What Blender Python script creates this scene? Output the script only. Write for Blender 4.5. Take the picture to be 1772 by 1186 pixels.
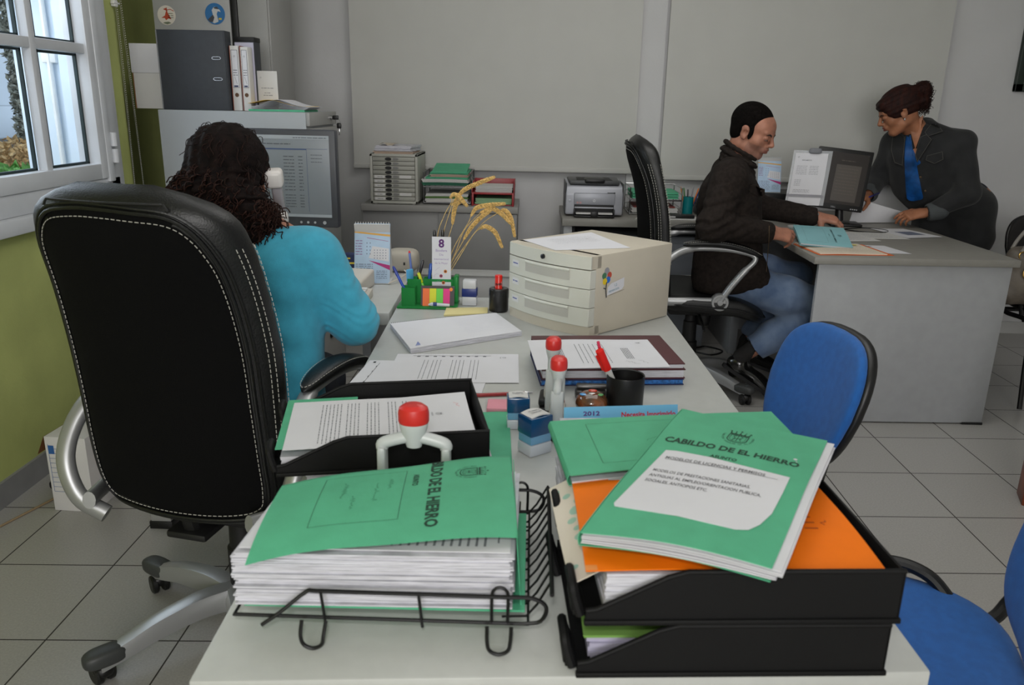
import bpy, bmesh, math, random
import numpy as np
from mathutils import Vector, Matrix, Euler

scene = bpy.context.scene
for o in list(bpy.data.objects):
    bpy.data.objects.remove(o, do_unlink=True)
COL = scene.collection
PI = math.pi
R_ = math.radians

# ------------------------------------------------------------------ camera
cd = bpy.data.cameras.new('camera'); cam = bpy.data.objects.new('camera', cd); COL.objects.link(cam)
cd.sensor_width = 36; cd.lens = 1385/1772*36; cd.clip_start = .02; cd.clip_end = 80
RT = [[0.9994483316330469, 0.026318803788256587, -0.02025717065816776],
      [0.026964152650417683, -0.28692623974162407, 0.9575731133545766],
      [0.019389865078536652, -0.9575910680007867, -0.28747761585443277]]
cam.matrix_world = Matrix(((RT[0][0], -RT[0][1], -RT[0][2], 0), (RT[1][0], -RT[1][1], -RT[1][2], 0),
                           (RT[2][0], -RT[2][1], -RT[2][2], 1.33), (0, 0, 0, 1)))
cd.dof.use_dof = True; cd.dof.focus_distance = 2.7; cd.dof.aperture_fstop = 9.0
scene.camera = cam

# ------------------------------------------------------------------ world, lights, exposure
w = bpy.data.worlds.new('sky'); scene.world = w; w.use_nodes = True
wn = w.node_tree.nodes; bg = wn['Background']
bg.inputs[0].default_value = (.74, .87, 1, 1); bg.inputs[1].default_value = 1.15
scene.view_settings.view_transform = 'Standard'
scene.view_settings.look = 'None'
scene.view_settings.gamma = 1
scene.view_settings.use_curve_mapping = False
scene.view_settings.exposure = 0.14

def area(name, loc, target, size, power, color=(1, 1, 1), sy=None):
    l = bpy.data.lights.new(name, 'AREA'); l.energy = power; l.size = size; l.color = color
    if sy: l.shape = 'RECTANGLE'; l.size_y = sy
    o = bpy.data.objects.new(name, l); COL.objects.link(o); o.location = loc
    o.rotation_euler = (Vector(target)-Vector(loc)).to_track_quat('-Z', 'Y').to_euler()
    return o
area('rear_fill', (.1, -3.6, 2.0), (.1, 4, 1.2), 2.2, 125, (1, .98, .98))  # added soft fill behind the camera to brighten upright faces, no real fixture
area('ceiling_bounce', (.1, 2.2, 2.66), (.1, 2.7, 0), 2.2, 17, (1, .99, .97))
area('ceiling_fill', (.4, 3.2, 2.68), (.2, 3.6, 0), .9, 12, (1, .97, .93), 1.4)  # added fill under the ceiling to lift the rear, stands for no lamp
area('camera_flash', (-.03, -.08, 1.52), (.3, 3.2, .85), .07, 3.2, (1, .97, .94))
area('window_daylight', (-2.3, 2.75, 1.75), (-.6, 2.4, .6), 1.2, 17, (.80, .90, 1))

# ------------------------------------------------------------------ materials
MATS = {}
def srgb(c):
    return tuple(((x/255)/12.92 if x/255 <= .04045 else ((x/255+.055)/1.055)**2.4) for x in c)
def mat(name, c, rough=.5, metal=0, spec=.5, var=0, vs=6, bump=0, bs=60, coat=0, trans=0, alpha=1, emit=0, ior=None, sheen=0, stretch=None, col2=None, aniso=0):
    if name in MATS: return MATS[name]
    m = bpy.data.materials.new(name); m.use_nodes = True
    nt = m.node_tree; b = nt.nodes['Principled BSDF']
    col = srgb(c)
    b.inputs['Base Color'].default_value = (*col, 1)
    b.inputs['Roughness'].default_value = rough
    b.inputs['Metallic'].default_value = metal
    b.inputs['Specular IOR Level'].default_value = spec
    b.inputs['Coat Weight'].default_value = coat
    b.inputs['Transmission Weight'].default_value = trans
    b.inputs['Alpha'].default_value = alpha
    if ior: b.inputs['IOR'].default_value = ior
    if sheen: b.inputs['Sheen Weight'].default_value = sheen; b.inputs['Sheen Roughness'].default_value = .5
    if emit:
        b.inputs['Emission Color'].default_value = (*col, 1); b.inputs['Emission Strength'].default_value = emit
    tc = nt.nodes.new('ShaderNodeTexCoord'); mp = nt.nodes.new('ShaderNodeMapping')
    nt.links.new(tc.outputs['Object'], mp.inputs[0])
    if stretch: mp.inputs['Scale'].default_value = stretch
    n = nt.nodes.new('ShaderNodeTexNoise'); n.inputs['Scale'].default_value = vs; n.inputs['Detail'].default_value = 5
    nt.links.new(mp.outputs[0], n.inputs['Vector'])
    v = var or .03
    mx = nt.nodes.new('ShaderNodeMix'); mx.data_type = 'RGBA'
    c2 = srgb(col2) if col2 else tuple(max(0, x*(1-v*2)) for x in col)
    c1 = col if col2 else tuple(min(1, x*(1+v)) for x in col)
    mx.inputs[6].default_value = (*c1, 1); mx.inputs[7].default_value = (*c2, 1)
    rmp = nt.nodes.new('ShaderNodeValToRGB'); rmp.color_ramp.elements[0].position = .35; rmp.color_ramp.elements[1].position = .65
    nt.links.new(n.outputs['Fac'], rmp.inputs[0]); nt.links.new(rmp.outputs[0], mx.inputs[0])
    nt.links.new(mx.outputs[2], b.inputs['Base Color'])
    if bump:
        n2 = nt.nodes.new('ShaderNodeTexNoise'); n2.inputs['Scale'].default_value = bs; n2.inputs['Detail'].default_value = 3
        nt.links.new(mp.outputs[0], n2.inputs['Vector'])
        bp = nt.nodes.new('ShaderNodeBump'); bp.inputs['Strength'].default_value = bump; bp.inputs['Distance'].default_value = .002
        nt.links.new(n2.outputs['Fac'], bp.inputs['Height']); nt.links.new(bp.outputs[0], b.inputs['Normal'])
    MATS[name] = m
    return m

# ------------------------------------------------------------------ object helpers
def mtx(loc=(0, 0, 0), rz=0, rx=0, ry=0):
    return Matrix.Translation(loc) @ Euler((rx, ry, rz)).to_matrix().to_4x4()
def setp(o, label=None, cat=None, group=None, kind=None):
    if label: o['label'] = label
    if cat: o['category'] = cat
    if group: o['group'] = group
    if kind: o['kind'] = kind
    return o
def thing(name, label, cat, loc=(0, 0, 0), rz=0, group=None, rx=0, ry=0):
    o = bpy.data.objects.new(name, None); o.empty_display_size = .05; COL.objects.link(o)
    o.location = loc; o.rotation_euler = (rx, ry, rz)
    return setp(o, label, cat, group)
def wm(o):
    m = Matrix.Translation(o.location) @ o.rotation_euler.to_matrix().to_4x4()
    return wm(o.parent) @ m if o.parent else m
def copy_tree(o, parent=None):
    c = o.copy(); COL.objects.link(c); c.parent = parent
    for ch in list(o.children): copy_tree(ch, c)
    return c

class MB:
    def __init__(s):
        s.v = []; s.f = []; s.mi = []; s.cur = 0; s.M = Matrix()
    def add(s, vs, fs, M=None):
        T = s.M @ M if M is not None else s.M
        b = len(s.v); s.v += [tuple(T @ Vector(p)) for p in vs]
        s.f += [tuple(i+b for i in f) for f in fs]; s.mi += [s.cur]*len(fs)
        return s
    def addbm(s, bm, M=None):
        bm.verts.index_update()
        s.add([v.co.copy() for v in bm.verts], [[v.index for v in f.verts] for f in bm.faces], M); bm.free(); return s
    def box(s, x0, x1, y0, y1, z0, z1, bev=0, M=None, seg=2):
        bm = bmesh.new(); bmesh.ops.create_cube(bm, size=1)
        for v in bm.verts:
            v.co = ((x0+x1)/2+v.co.x*(x1-x0), (y0+y1)/2+v.co.y*(y1-y0), (z0+z1)/2+v.co.z*(z1-z0))
        if bev: bmesh.ops.bevel(bm, geom=bm.edges[:], offset=bev, segments=seg, profile=.5, affect='EDGES')
        return s.addbm(bm, M)
    def quadprism(s, pts, z0, z1, bev=0, M=None, seg=2):
        bm = bmesh.new()
        lo = [bm.verts.new((p[0], p[1], z0)) for p in pts]; hi = [bm.verts.new((p[0], p[1], z1)) for p in pts]
        n = len(pts); bm.faces.new(lo[::-1]); bm.faces.new(hi)
        for i in range(n): bm.faces.new((lo[i], lo[(i+1) % n], hi[(i+1) % n], hi[i]))
        bmesh.ops.recalc_face_normals(bm, faces=bm.faces[:])
        if bev: bmesh.ops.bevel(bm, geom=bm.edges[:], offset=bev, segments=seg, profile=.5, affect='EDGES')
        return s.addbm(bm, M)
    def tube(s, pts, r, n=8, closed=False, M=None, flat=1, up=(0, 0, 1)):
        pts = [Vector(p) for p in pts]; N = len(pts); rs = r if isinstance(r, (list, tuple)) else [r]*N
        vs = []; fs = []; prev = None
        for i, p in enumerate(pts):
            a = pts[(i-1) % N] if (closed or i > 0) else p; b = pts[(i+1) % N] if (closed or i < N-1) else p
            t = (b-a)
            if t.length < 1e-9: t = Vector((0, 0, 1))
            t.normalize()
            if prev is None:
                u = Vector(up)
                if abs(t.dot(u)) > .95: u = Vector((1, 0, 0))
            else: u = prev
            u = (u-t*u.dot(t)).normalized(); prev = u; w_ = t.cross(u)
            for k in range(n):
                an = 2*PI*k/n; vs.append(p+(u*math.cos(an)+w_*math.sin(an)*flat)*rs[i])
        M2 = N if closed else N-1
        for i in range(M2):
            for k in range(n):
                a = i*n+k; b = i*n+(k+1) % n; c = ((i+1) % N)*n+(k+1) % n; d = ((i+1) % N)*n+k
                fs.append((a, b, c, d))
        if not closed: fs.append(tuple(range(n))[::-1]); fs.append(tuple((N-1)*n+k for k in range(n)))
        return s.add(vs, fs, M)
    def cyl(s, a, b, r, r2=None, n=24, M=None):
        return s.tube([a, b], [r, r if r2 is None else r2], n, M=M)
    def lathe(s, prof, n=32, M=None, sx=1, sy=1):
        vs = []; fs = []
        for (r, z) in prof:
            for k in range(n):
                an = 2*PI*k/n; vs.append((r*math.cos(an)*sx, r*math.sin(an)*sy, z))
        for i in range(len(prof)-1):
            for k in range(n):
                fs.append((i*n+k, i*n+(k+1) % n, (i+1)*n+(k+1) % n, (i+1)*n+k))
        fs.append(tuple(range(n))[::-1]); fs.append(tuple((len(prof)-1)*n+k for k in range(n)))
        return s.add(vs, fs, M)
    def sheet(s, F, nu, nv, th=.0003, M=None):
        "F(u,v) with u,v in 0..1; closed thin slab"
        P = [[Vector(F(i/nu, j/nv)) for j in range(nv+1)] for i in range(nu+1)]
        N = [[None]*(nv+1) for _ in range(nu+1)]
        for i in range(nu+1):
            for j in range(nv+1):
                a = P[min(i+1, nu)][j]-P[max(i-1, 0)][j]; b = P[i][min(j+1, nv)]-P[i][max(j-1, 0)]
                N[i][j] = a.cross(b).normalized()
        vs = []; idx = {}
        for L in (0, 1):
            for i in range(nu+1):
                for j in range(nv+1):
                    idx[L, i, j] = len(vs); vs.append(P[i][j]-N[i][j]*th*(1-L))
        fs = []
        for i in range(nu):
            for j in range(nv):
                fs.append((idx[1, i, j], idx[1, i+1, j], idx[1, i+1, j+1], idx[1, i, j+1]))
                fs.append((idx[0, i, j], idx[0, i, j+1], idx[0, i+1, j+1], idx[0, i+1, j]))
        for i in range(nu):
            fs.append((idx[0, i, 0], idx[0, i+1, 0], idx[1, i+1, 0], idx[1, i, 0]))
            fs.append((idx[1, i, nv], idx[1, i+1, nv], idx[0, i+1, nv], idx[0, i, nv]))
        for j in range(nv):
            fs.append((idx[1, 0, j], idx[1, 0, j+1], idx[0, 0, j+1], idx[0, 0, j]))
            fs.append((idx[0, nu, j], idx[0, nu, j+1], idx[1, nu, j+1], idx[1, nu, j]))
        return s.add(vs, fs, M)
    def super(s, c, r, e1=.5, e2=.5, nu=24, nv=32, M=None):
        "superellipsoid; small exponents = boxier"
        def sp(x, e): return math.copysign(abs(x)**e, x)
        vs = []; fs = []
        for i in range(nu+1):
            ph = -PI/2+PI*i/nu
            for k in range(nv):
                th = 2*PI*k/nv
                vs.append((c[0]+r[0]*sp(math.cos(ph), e1)*sp(math.cos(th), e2), c[1]+r[1]*sp(math.cos(ph), e1)*sp(math.sin(th), e2), c[2]+r[2]*sp(math.sin(ph), e1)))
        for i in range(nu):
            for k in range(nv): fs.append((i*nv+k, i*nv+(k+1) % nv, (i+1)*nv+(k+1) % nv, (i+1)*nv+k))
        return s.add(vs, fs, M)
    def build(s, name, m, parent=None, label=None, cat=None, group=None, kind=None, ang=35, world=False, origin=None, smooth=True, rz=None):
        me = bpy.data.meshes.new(name)
        if world and parent is not None: T = wm(parent).inverted()
        elif origin is not None:
            T = Matrix.Translation(origin) @ Matrix.Rotation(rz or 0, 4, 'Z'); T = T.inverted()
        else: T = None
        vs = [tuple(T @ Vector(p)) for p in s.v] if T is not None else s.v
        me.from_pydata(vs, [], s.f)
        ms = m if isinstance(m, (list, tuple)) else [m]
        for x in ms: me.materials.append(x)
        if len(ms) > 1: me.polygons.foreach_set('material_index', s.mi)
        me.validate()
        bm = bmesh.new(); bm.from_mesh(me); bmesh.ops.remove_doubles(bm, verts=bm.verts, dist=1e-6); bm.to_mesh(me); bm.free()
        if smooth:
            me.polygons.foreach_set('use_smooth', [True]*len(me.polygons)); me.set_sharp_from_angle(angle=R_(ang))
        me.update()
        o = bpy.data.objects.new(name, me); COL.objects.link(o)
        if parent is not None: o.parent = parent
        if origin is not None and parent is None:
            o.location = origin; o.rotation_euler = (0, 0, rz or 0)
        return setp(o, label, cat, group, kind)

def smooth_path(pts, k=6, closed=False):
    "Catmull-Rom"
    P = [Vector(p) for p in pts]; n = len(P); out = []
    rng = range(n if closed else n-1)
    for i in rng:
        p0 = P[(i-1) % n] if (closed or i > 0) else P[i]*2-P[i+1]
        p1 = P[i]; p2 = P[(i+1) % n]
        p3 = P[(i+2) % n] if (closed or i+2 < n) else p2*2-p1
        for j in range(k):
            t = j/k
            out.append(.5*((2*p1)+(p2-p0)*t+(2*p0-5*p1+4*p2-p3)*t*t+(3*p1-p0-3*p2+p3)*t**3))
    if not closed: out.append(P[-1])
    return out
def interp(x, xs, ys):
    return float(np.interp(x, xs, ys))
def cinterp(x, xs, ys):
    "smooth (cosine eased catmull) interpolation through key values"
    pts = smooth_path([(a, b, 0) for a, b in zip(xs, ys)], 8)
    return float(np.interp(x, [p.x for p in pts], [p.y for p in pts]))

# ------------------------------------------------------------------ printed marks
_tc = {}
def text2d(t, size=.01, align='LEFT', bold=0, sx=1):
    k = (t, bold)
    if k not in _tc:
        c = bpy.data.curves.new('t', 'FONT'); c.body = t; c.size = 1; c.offset = bold; c.resolution_u = 2; c.fill_mode = 'FRONT'
        o = bpy.data.objects.new('t', c); COL.objects.link(o)
        dg = bpy.context.evaluated_depsgraph_get(); dg.update()
        me = o.evaluated_get(dg).to_mesh()
        V = [(v.co.x, v.co.y) for v in me.vertices]; F = [tuple(p.vertices) for p in me.polygons]
        o.evaluated_get(dg).to_mesh_clear(); bpy.data.objects.remove(o, do_unlink=True); bpy.data.curves.remove(c)
        _tc[k] = (V, F)
    V, F = _tc[k]
    if not V: return [], []
    x0 = min(v[0] for v in V); x1 = max(v[0] for v in V)
    off = {'LEFT': -x0, 'CENTER': -(x0+x1)/2, 'RIGHT': -x1}[align]
    return [((v[0]+off)*size*sx, v[1]*size) for v in V], F
class Ink:
    "2-D marks collected in page units (metres), later laid on a surface by F(x,y)->Vector"
    def __init__(s): s.v = []; s.f = []
    def add(s, V, F): b = len(s.v); s.v += V; s.f += [tuple(i+b for i in f) for f in F]; return s
    def text(s, t, x, y, size, align='LEFT', bold=0, ang=0, sx=1):
        V, F = text2d(t, size, align, bold, sx); c, q = math.cos(ang), math.sin(ang)
        return s.add([(x+a*c-b*q, y+a*q+b*c) for a, b in V], F)
    def rect(s, x0, y0, x1, y1):
        if max(x1-x0, y1-y0) > .014 and min(x1-x0, y1-y0) < .006:
            n = int(math.ceil(max(x1-x0, y1-y0)/.012))
            for k in range(n):
                if x1-x0 > y1-y0: s.add([(x0+(x1-x0)*k/n, y0), (x0+(x1-x0)*(k+1)/n, y0), (x0+(x1-x0)*(k+1)/n, y1), (x0+(x1-x0)*k/n, y1)], [(0, 1, 2, 3)])
                else: s.add([(x0, y0+(y1-y0)*k/n), (x1, y0+(y1-y0)*k/n), (x1, y0+(y1-y0)*(k+1)/n), (x0, y0+(y1-y0)*(k+1)/n)], [(0, 1, 2, 3)])
            return s
        return s.add([(x0, y0), (x1, y0), (x1, y1), (x0, y1)], [(0, 1, 2, 3)])
    def frame(s, x0, y0, x1, y1, t):
        s.rect(x0, y0, x1, y0+t); s.rect(x0, y1-t, x1, y1); s.rect(x0, y0, x0+t, y1); return s.rect(x1-t, y0, x1, y1)
    def line(s, pts, t):
        for a, b in zip(pts, pts[1:]):
            dx, dy = b[0]-a[0], b[1]-a[1]; L = math.hypot(dx, dy) or 1; nx, ny = -dy/L*t/2, dx/L*t/2
            s.add([(a[0]+nx, a[1]+ny), (b[0]+nx, b[1]+ny), (b[0]-nx, b[1]-ny), (a[0]-nx, a[1]-ny)], [(3, 2, 1, 0)])
        return s
    def disc(s, x, y, r, n=14): return s.add([(x+r*math.cos(2*PI*k/n), y+r*math.sin(2*PI*k/n)) for k in range(n)], [tuple(range(n))])
    def words(s, x0, y, x1, h, rnd, gap=.6):
        x = x0
        while x < x1:
            wl = h*rnd.uniform(1.2, 5); e = min(x+wl, x1); s.rect(x, y, e, y+h*.62); x = e+h*gap
        return s
    def para(s, x0, y1, x1, n, lh, rnd, h=None, last=True):
        for i in range(n): s.words(x0, y1-(i+1)*lh, x1 if i < n-1 or not last else x0+(x1-x0)*rnd.uniform(.3, .8), h or lh*.42, rnd)
        return s
    def crest(s, x, y, S):
        "crown over a shield inside a ring of small letters"
        for i, a in enumerate((-.46, -.23, 0, .23, .46)):
            hh = .58 if i in (0, 4) else (.60 if i in (1, 3) else .70)
            s.add([(x+(a*.9-.045)*S, y+.38*S), (x+(a*.9+.045)*S, y+.38*S), (x+a*S, y+hh*S)], [(0, 1, 2)]); s.disc(x+a*S, y+(hh+.02)*S, .055*S if i % 2 == 0 else .035*S, 8)
        s.rect(x-.46*S, y+.32*S, x+.46*S, y+.39*S)
        sh = [(-.45, .26), (.45, .26), (.45, -.28), (.3, -.46), (.0, -.52), (-.3, -.46), (-.45, -.28), (-.45, .26)]
        s.line([(x+a*S, y+b*S) for a, b in sh], .045*S)
        s.line([(x+a*S*.8, y+b*S*.8) for a, b in sh], .02*S)
        for dx in (-.2, .2):
            s.line([(x+dx*S, y-.35*S), (x+dx*.5*S, y-.1*S), (x+dx*1.1*S, y+.1*S), (x+dx*.4*S, y+.2*S)], .03*S)
        s.line([(x-.22*S, y-.12*S), (x+.22*S, y-.12*S)], .03*S); s.line([(x, y+.2*S), (x, y-.38*S)], .03*S)
        s.ring(x, y, .74*S, 'CABILDO INSULAR DE EL HIERRO', .15*S)
        return s
    def ring(s, x, y, r, t, size):
        n = len(t)
        for i, ch in enumerate(t):
            if ch == ' ': continue
            a = R_(165)+R_(210)*i/(n-1)
            s.text(ch, x+r*math.cos(a), y+r*math.sin(a), size, 'CENTER', ang=a+PI/2)
        return s
    def put(s, mb, F, off=.0004):
        if not s.v: return
        e = 1e-3; out = []
        for (x, y) in s.v:
            p = Vector(F(x, y)); n = (Vector(F(x+e, y))-p).cross(Vector(F(x, y+e))-p).normalized()
            out.append(p+n*off)
        mb.add(out, s.f)
    def build(s, name, m, F, parent=None, off=.0004, world=False, label=None):
        mb = MB(); s.put(mb, F, off)
        return mb.build(name, m, parent, world=world, smooth=False, label=label)
def plane(o, ux, uy):
    o = Vector(o); ux = Vector(ux); uy = Vector(uy)
    return lambda x, y: o+ux*x+uy*y
def bilin(a, b, c, d, w_, h_, lift=None):
    "a=bottom-left b=bottom-right c=top-right d=top-left corners of a page w_ x h_; returns F(x,y) in metres"
    a, b, c, d = map(Vector, (a, b, c, d))
    def F(x, y):
        u = x/w_; v = y/h_
        p = a*(1-u)*(1-v)+b*u*(1-v)+c*u*v+d*(1-u)*v
        return p+Vector((0, 0, lift(u, v))) if lift else p
    return F
# ================================================================== materials used widely
M_wall = mat('wall_paint', (199, 199, 200), .85, var=.02, vs=3, bump=.25, bs=90)
M_green = mat('green_paint', (176, 184, 112), .8, var=.05, vs=5, bump=.3, bs=120)
M_ceil = mat('ceiling_paint', (225, 225, 222), .9)
M_white = mat('white_plastic', (214, 214, 212), .4)
M_pvc = mat('window_pvc', (205, 208, 212), .3)
M_desk = mat('desk_laminate', (187, 189, 186), .38, var=.015, vs=40, bump=.05, bs=400)
M_deskedge = mat('desk_edge', (170, 171, 174), .45)
M_greylam = mat('grey_laminate', (136, 134, 128), .5, var=.02, vs=30)
M_greyside = mat('grey_panel', (158, 160, 163), .5, var=.02, vs=20)
M_metalgrey = mat('painted_steel', (150, 150, 148), .45, var=.015, vs=4)
M_metalblue = mat('painted_steel_side', (158, 163, 167), .5, var=.02, vs=3)
M_black = mat('black_plastic', (14, 14, 15), .42, bump=.1, bs=500)
M_blackm = mat('matt_black', (14, 14, 15), .6)
M_rubber = mat('rubber', (22, 22, 23), .7)
M_leather = mat('black_leather', (11, 12, 13), .42, spec=.5, bump=.35, bs=260, var=.05)
M_mesh = mat('black_backcloth', (7, 7, 8), .9, spec=.15, bump=.3, bs=700)
M_silver = mat('silver_paint', (168, 169, 170), .36, metal=.55, var=.02)
M_chrome = mat('chrome', (200, 200, 202), .18, metal=1)
M_thread = mat('white_thread', (190, 188, 180), .8)
M_paper = mat('paper', (214, 214, 219), .75, var=.008, vs=20)
M_paper2 = mat('old_paper', (206, 205, 203), .8, var=.02)
M_ink = mat('ink', (32, 34, 36), .7)
M_inkg = mat('grey_ink', (120, 122, 128), .8)
M_inkb = mat('blue_ink', (92, 100, 160), .8)
M_greenf = mat('green_card', (80, 172, 132), .7, var=.03, vs=30, bump=.2, bs=500)
M_greenink = mat('green_card_ink', (14, 58, 40), .75)
M_red = mat('red_plastic', (206, 46, 42), .35)
M_cream = mat('cream_plastic', (196, 188, 172), .5, bump=.15, bs=500)
M_cream2 = mat('pale_cream_plastic', (204, 204, 194), .5, bump=.1, bs=500)
M_bluecl = mat('blue_cloth', (22, 92, 168), .85, bump=.5, bs=900, var=.05, vs=60, sheen=.1)

# ================================================================== room shell
YB = 4.93; XL = -1.745; XR = 3.6; YF = -4.4; ZC = 2.75
FLOOR_OFF = (-.136, -.035, 0)
def floor_mat():
    m = bpy.data.materials.new('floor_tile'); m.use_nodes = True; nt = m.node_tree; b = nt.nodes['Principled BSDF']
    tc = nt.nodes.new('ShaderNodeTexCoord'); mp = nt.nodes.new('ShaderNodeMapping')
    mp.inputs['Location'].default_value = FLOOR_OFF
    br = nt.nodes.new('ShaderNodeTexBrick'); br.offset = 0; br.squash = 1
    br.inputs['Scale'].default_value = 1; br.inputs['Brick Width'].default_value = .335; br.inputs['Row Height'].default_value = .342
    br.inputs['Mortar Size'].default_value = .0022; br.inputs['Mortar Smooth'].default_value = .1
    br.inputs['Color1'].default_value = (*srgb((170, 168, 164)), 1); br.inputs['Color2'].default_value = (*srgb((166, 164, 160)), 1)
    br.inputs['Mortar'].default_value = (*srgb((52, 48, 44)), 1)
    n = nt.nodes.new('ShaderNodeTexNoise'); n.inputs['Scale'].default_value = 180; n.inputs['Detail'].default_value = 3
    rp = nt.nodes.new('ShaderNodeValToRGB'); rp.color_ramp.elements[0].position = .3; rp.color_ramp.elements[0].color = (.86, .86, .86, 1)
    rp.color_ramp.elements[1].position = .7; rp.color_ramp.elements[1].color = (1.04, 1.04, 1.04, 1)
    mx = nt.nodes.new('ShaderNodeMix'); mx.data_type = 'RGBA'; mx.blend_type = 'MULTIPLY'; mx.inputs[0].default_value = 1
    L = nt.links.new
    sx = nt.nodes.new('ShaderNodeSeparateXYZ'); cx_ = nt.nodes.new('ShaderNodeCombineXYZ'); mm = nt.nodes.new('ShaderNodeMath'); mm.operation = 'MULTIPLY_ADD'; mm.inputs[1].default_value = -.0404
    L(tc.outputs['Object'], sx.inputs[0]); L(sx.outputs[0], mm.inputs[0]); L(sx.outputs[1], mm.inputs[2]); L(sx.outputs[0], cx_.inputs[0]); L(mm.outputs[0], cx_.inputs[1])
    L(cx_.outputs[0], mp.inputs[0]); L(mp.outputs[0], br.inputs[0]); L(tc.outputs['Object'], n.inputs['Vector']); L(n.outputs['Fac'], rp.inputs[0])
    L(br.outputs['Color'], mx.inputs[6]); L(rp.outputs[0], mx.inputs[7]); L(mx.outputs[2], b.inputs['Base Color'])
    rr = nt.nodes.new('ShaderNodeMapRange'); rr.inputs[3].default_value = .3; rr.inputs[4].default_value = .8
    L(br.outputs['Fac'], rr.inputs[0]); L(rr.outputs[0], b.inputs['Roughness'])
    bp = nt.nodes.new('ShaderNodeBump'); bp.invert = True; bp.inputs['Strength'].default_value = .5; bp.inputs['Distance'].default_value = .002
    L(br.outputs['Fac'], bp.inputs['Height']); L(bp.outputs[0], b.inputs['Normal'])
    return m


M_floor = floor_mat()
def struct(name, m, *boxes, **k):
    b = MB()
    for q in boxes: b.box(*q)
    return b.build(name, m, kind='structure', **k)
struct('floor', M_floor, (-2.2, XR+.2, YF-.2, YB+.2, -.1, 0), smooth=False)
struct('ceiling', M_ceil, (-2.2, XR+.2, YF-.2, YB+.2, ZC, ZC+.1))
struct('wall_back', M_wall, (-2.2, XR+.2, YB, YB+.15, 0, ZC))
struct('wall_right', M_wall, (XR, XR+.15, YF, YB, 0, ZC))
struct('wall_front', M_wall, (XL-.2, XR+.2, YF-.15, YF, 0, ZC))
# left wall with window opening  y 1.75..3.36, z .99..2.2
WY0, WY1, WZ0, WZ1 = 1.70, 3.36, .96, 2.25
struct('wall_left', M_green, (XL-.15, XL, YF, WY0, 0, ZC), (XL-.15, XL, WY1, 3.50, 0, ZC), (-2.1, -2.0, 3.50, YB, 0, ZC), (XL-.15, XL, WY0, WY1, 0, WZ0), (XL-.15, XL, WY0, WY1, WZ1, ZC))
b = MB(); b.quadprism([(-1.88, 3.505)]+[(XL-.05+.05*math.cos(a), 3.50+.05*math.sin(a)) for a in np.linspace(0, PI/2, 9)]+[(-1.99, 3.55)], 0, ZC)
b.build('trim_pilaster', M_green, kind='structure')
struct('baseboard_left', mat('grey_tile_skirting', (140, 140, 142), .5, var=.04, vs=12), (XL, XL+.012, YF, 3.54, 0, .085))
struct('baseboard_back', mat('white_skirting', (186, 186, 184), .6), (-2.0, XR, YB-.012, YB, 0, .075))

# ------------------------------------------------------------------ window
def winbox(b, y0, y1, z0, z1, x0, x1, bev=.004): b.box(x0, x1, y0, y1, z0, z1, bev)
b = MB()
for (y0, y1, z0, z1) in ((WY0-.03, WY0+.05, WZ0-.03, WZ1+.03), (WY1-.07, WY1+.02, WZ0-.03, WZ1+.03), (WY0, WY1, WZ0-.03, WZ0+.045), (WY0, WY1, WZ1-.05, WZ1+.03)):
    winbox(b, y0, y1, z0, z1, XL-.10, XL+.022)
winbox(b, WY1-.105, WY1-.06, WZ0+.03, WZ1-.04, XL-.08, XL+.035)
winbox(b, WY1+.004, WY1+.05, WZ0-.03, WZ1+.03, XL, XL+.014)
win = b.build('window_1', M_pvc, kind='structure')
b = MB()
SY0, SY1, SZ0, SZ1 = WY0+.05, WY1-.10, WZ0+.045, WZ1-.05
MID = (2.53, 2.90); 
for (y0, y1, z0, z1) in ((SY0, SY0+.06, SZ0, SZ1), (SY1-.055, SY1, SZ0, SZ1), (SY0, SY1, SZ0, SZ0+.06), (SY0, SY1, SZ1-.06, SZ1)):
    winbox(b, y0, y1, z0, z1, XL-.055, XL+.03+(.0012 if z1-z0 > y1-y0 else 0), .003 if z1-z0 > y1-y0 else .004)
b.box(XL-.012, XL+.020, SY0+.05, SY1-.05, 1.477, 1.513, .003)
for y0, y1 in ((2.15, 2.185), (2.858, 2.893)): b.box(XL-.012, XL+.0212, y0, y1, SZ0+.05, SZ1-.05, .003)
b.build('window_sash', M_pvc, win)
b = MB(); b.box(XL-.062, XL-.045, 2.985, 3.005, SZ0, SZ1, .002); b.build('outer_sash_stile', M_pvc, win); b = MB(); b.box(XL-.060, XL-.047, 3.005, 3.012, SZ0, SZ1); b.build('outer_gasket', mat('dark_gasket', (24, 44, 46), .6), win)
b = MB()
panes_y = [(SY0+.06, 2.15), (2.185, 2.858), (2.893, SY1-.055)]; panes_z = [(SZ0+.06, 1.477), (1.513, SZ1-.06)]
for y0, y1 in panes_y:
    for z0, z1 in panes_z:
        t = .009
        for q in ((y0, y1, z0, z0+t), (y0, y1, z1-t, z1), (y0, y0+t, z0, z1), (y1-t, y1, z0, z1)):
            b.box(XL-.026, XL-.014, *q)
b.build('window_gasket', mat('dark_gasket', (24, 44, 46), .6), win)
b = MB(); b.box(XL-.022, XL-.018, SY0+.03, SY1-.03, SZ0+.03, SZ1-.03)
b.build('window_pane', mat('window_glass', (255, 255, 255), .0, trans=1, ior=1.02, spec=.35), win)
b = MB(); b.box(XL-.02, XL+.05, WY0-.06, WY1+.0, WZ0-.085, WZ0-.03, .006)
b.build('window_sill', M_pvc, win)
for z in (1.09, 1.155):
    b = MB(); b.cyl((XL+.04, WY1-.055, z-.027), (XL+.04, WY1-.055, z+.027), .013, n=16); b.box(XL+.014, XL+.042, WY1-.06, WY1-.02, z-.026, z+.026, .003)
    b.build('hinge', M_pvc, win)
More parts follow.
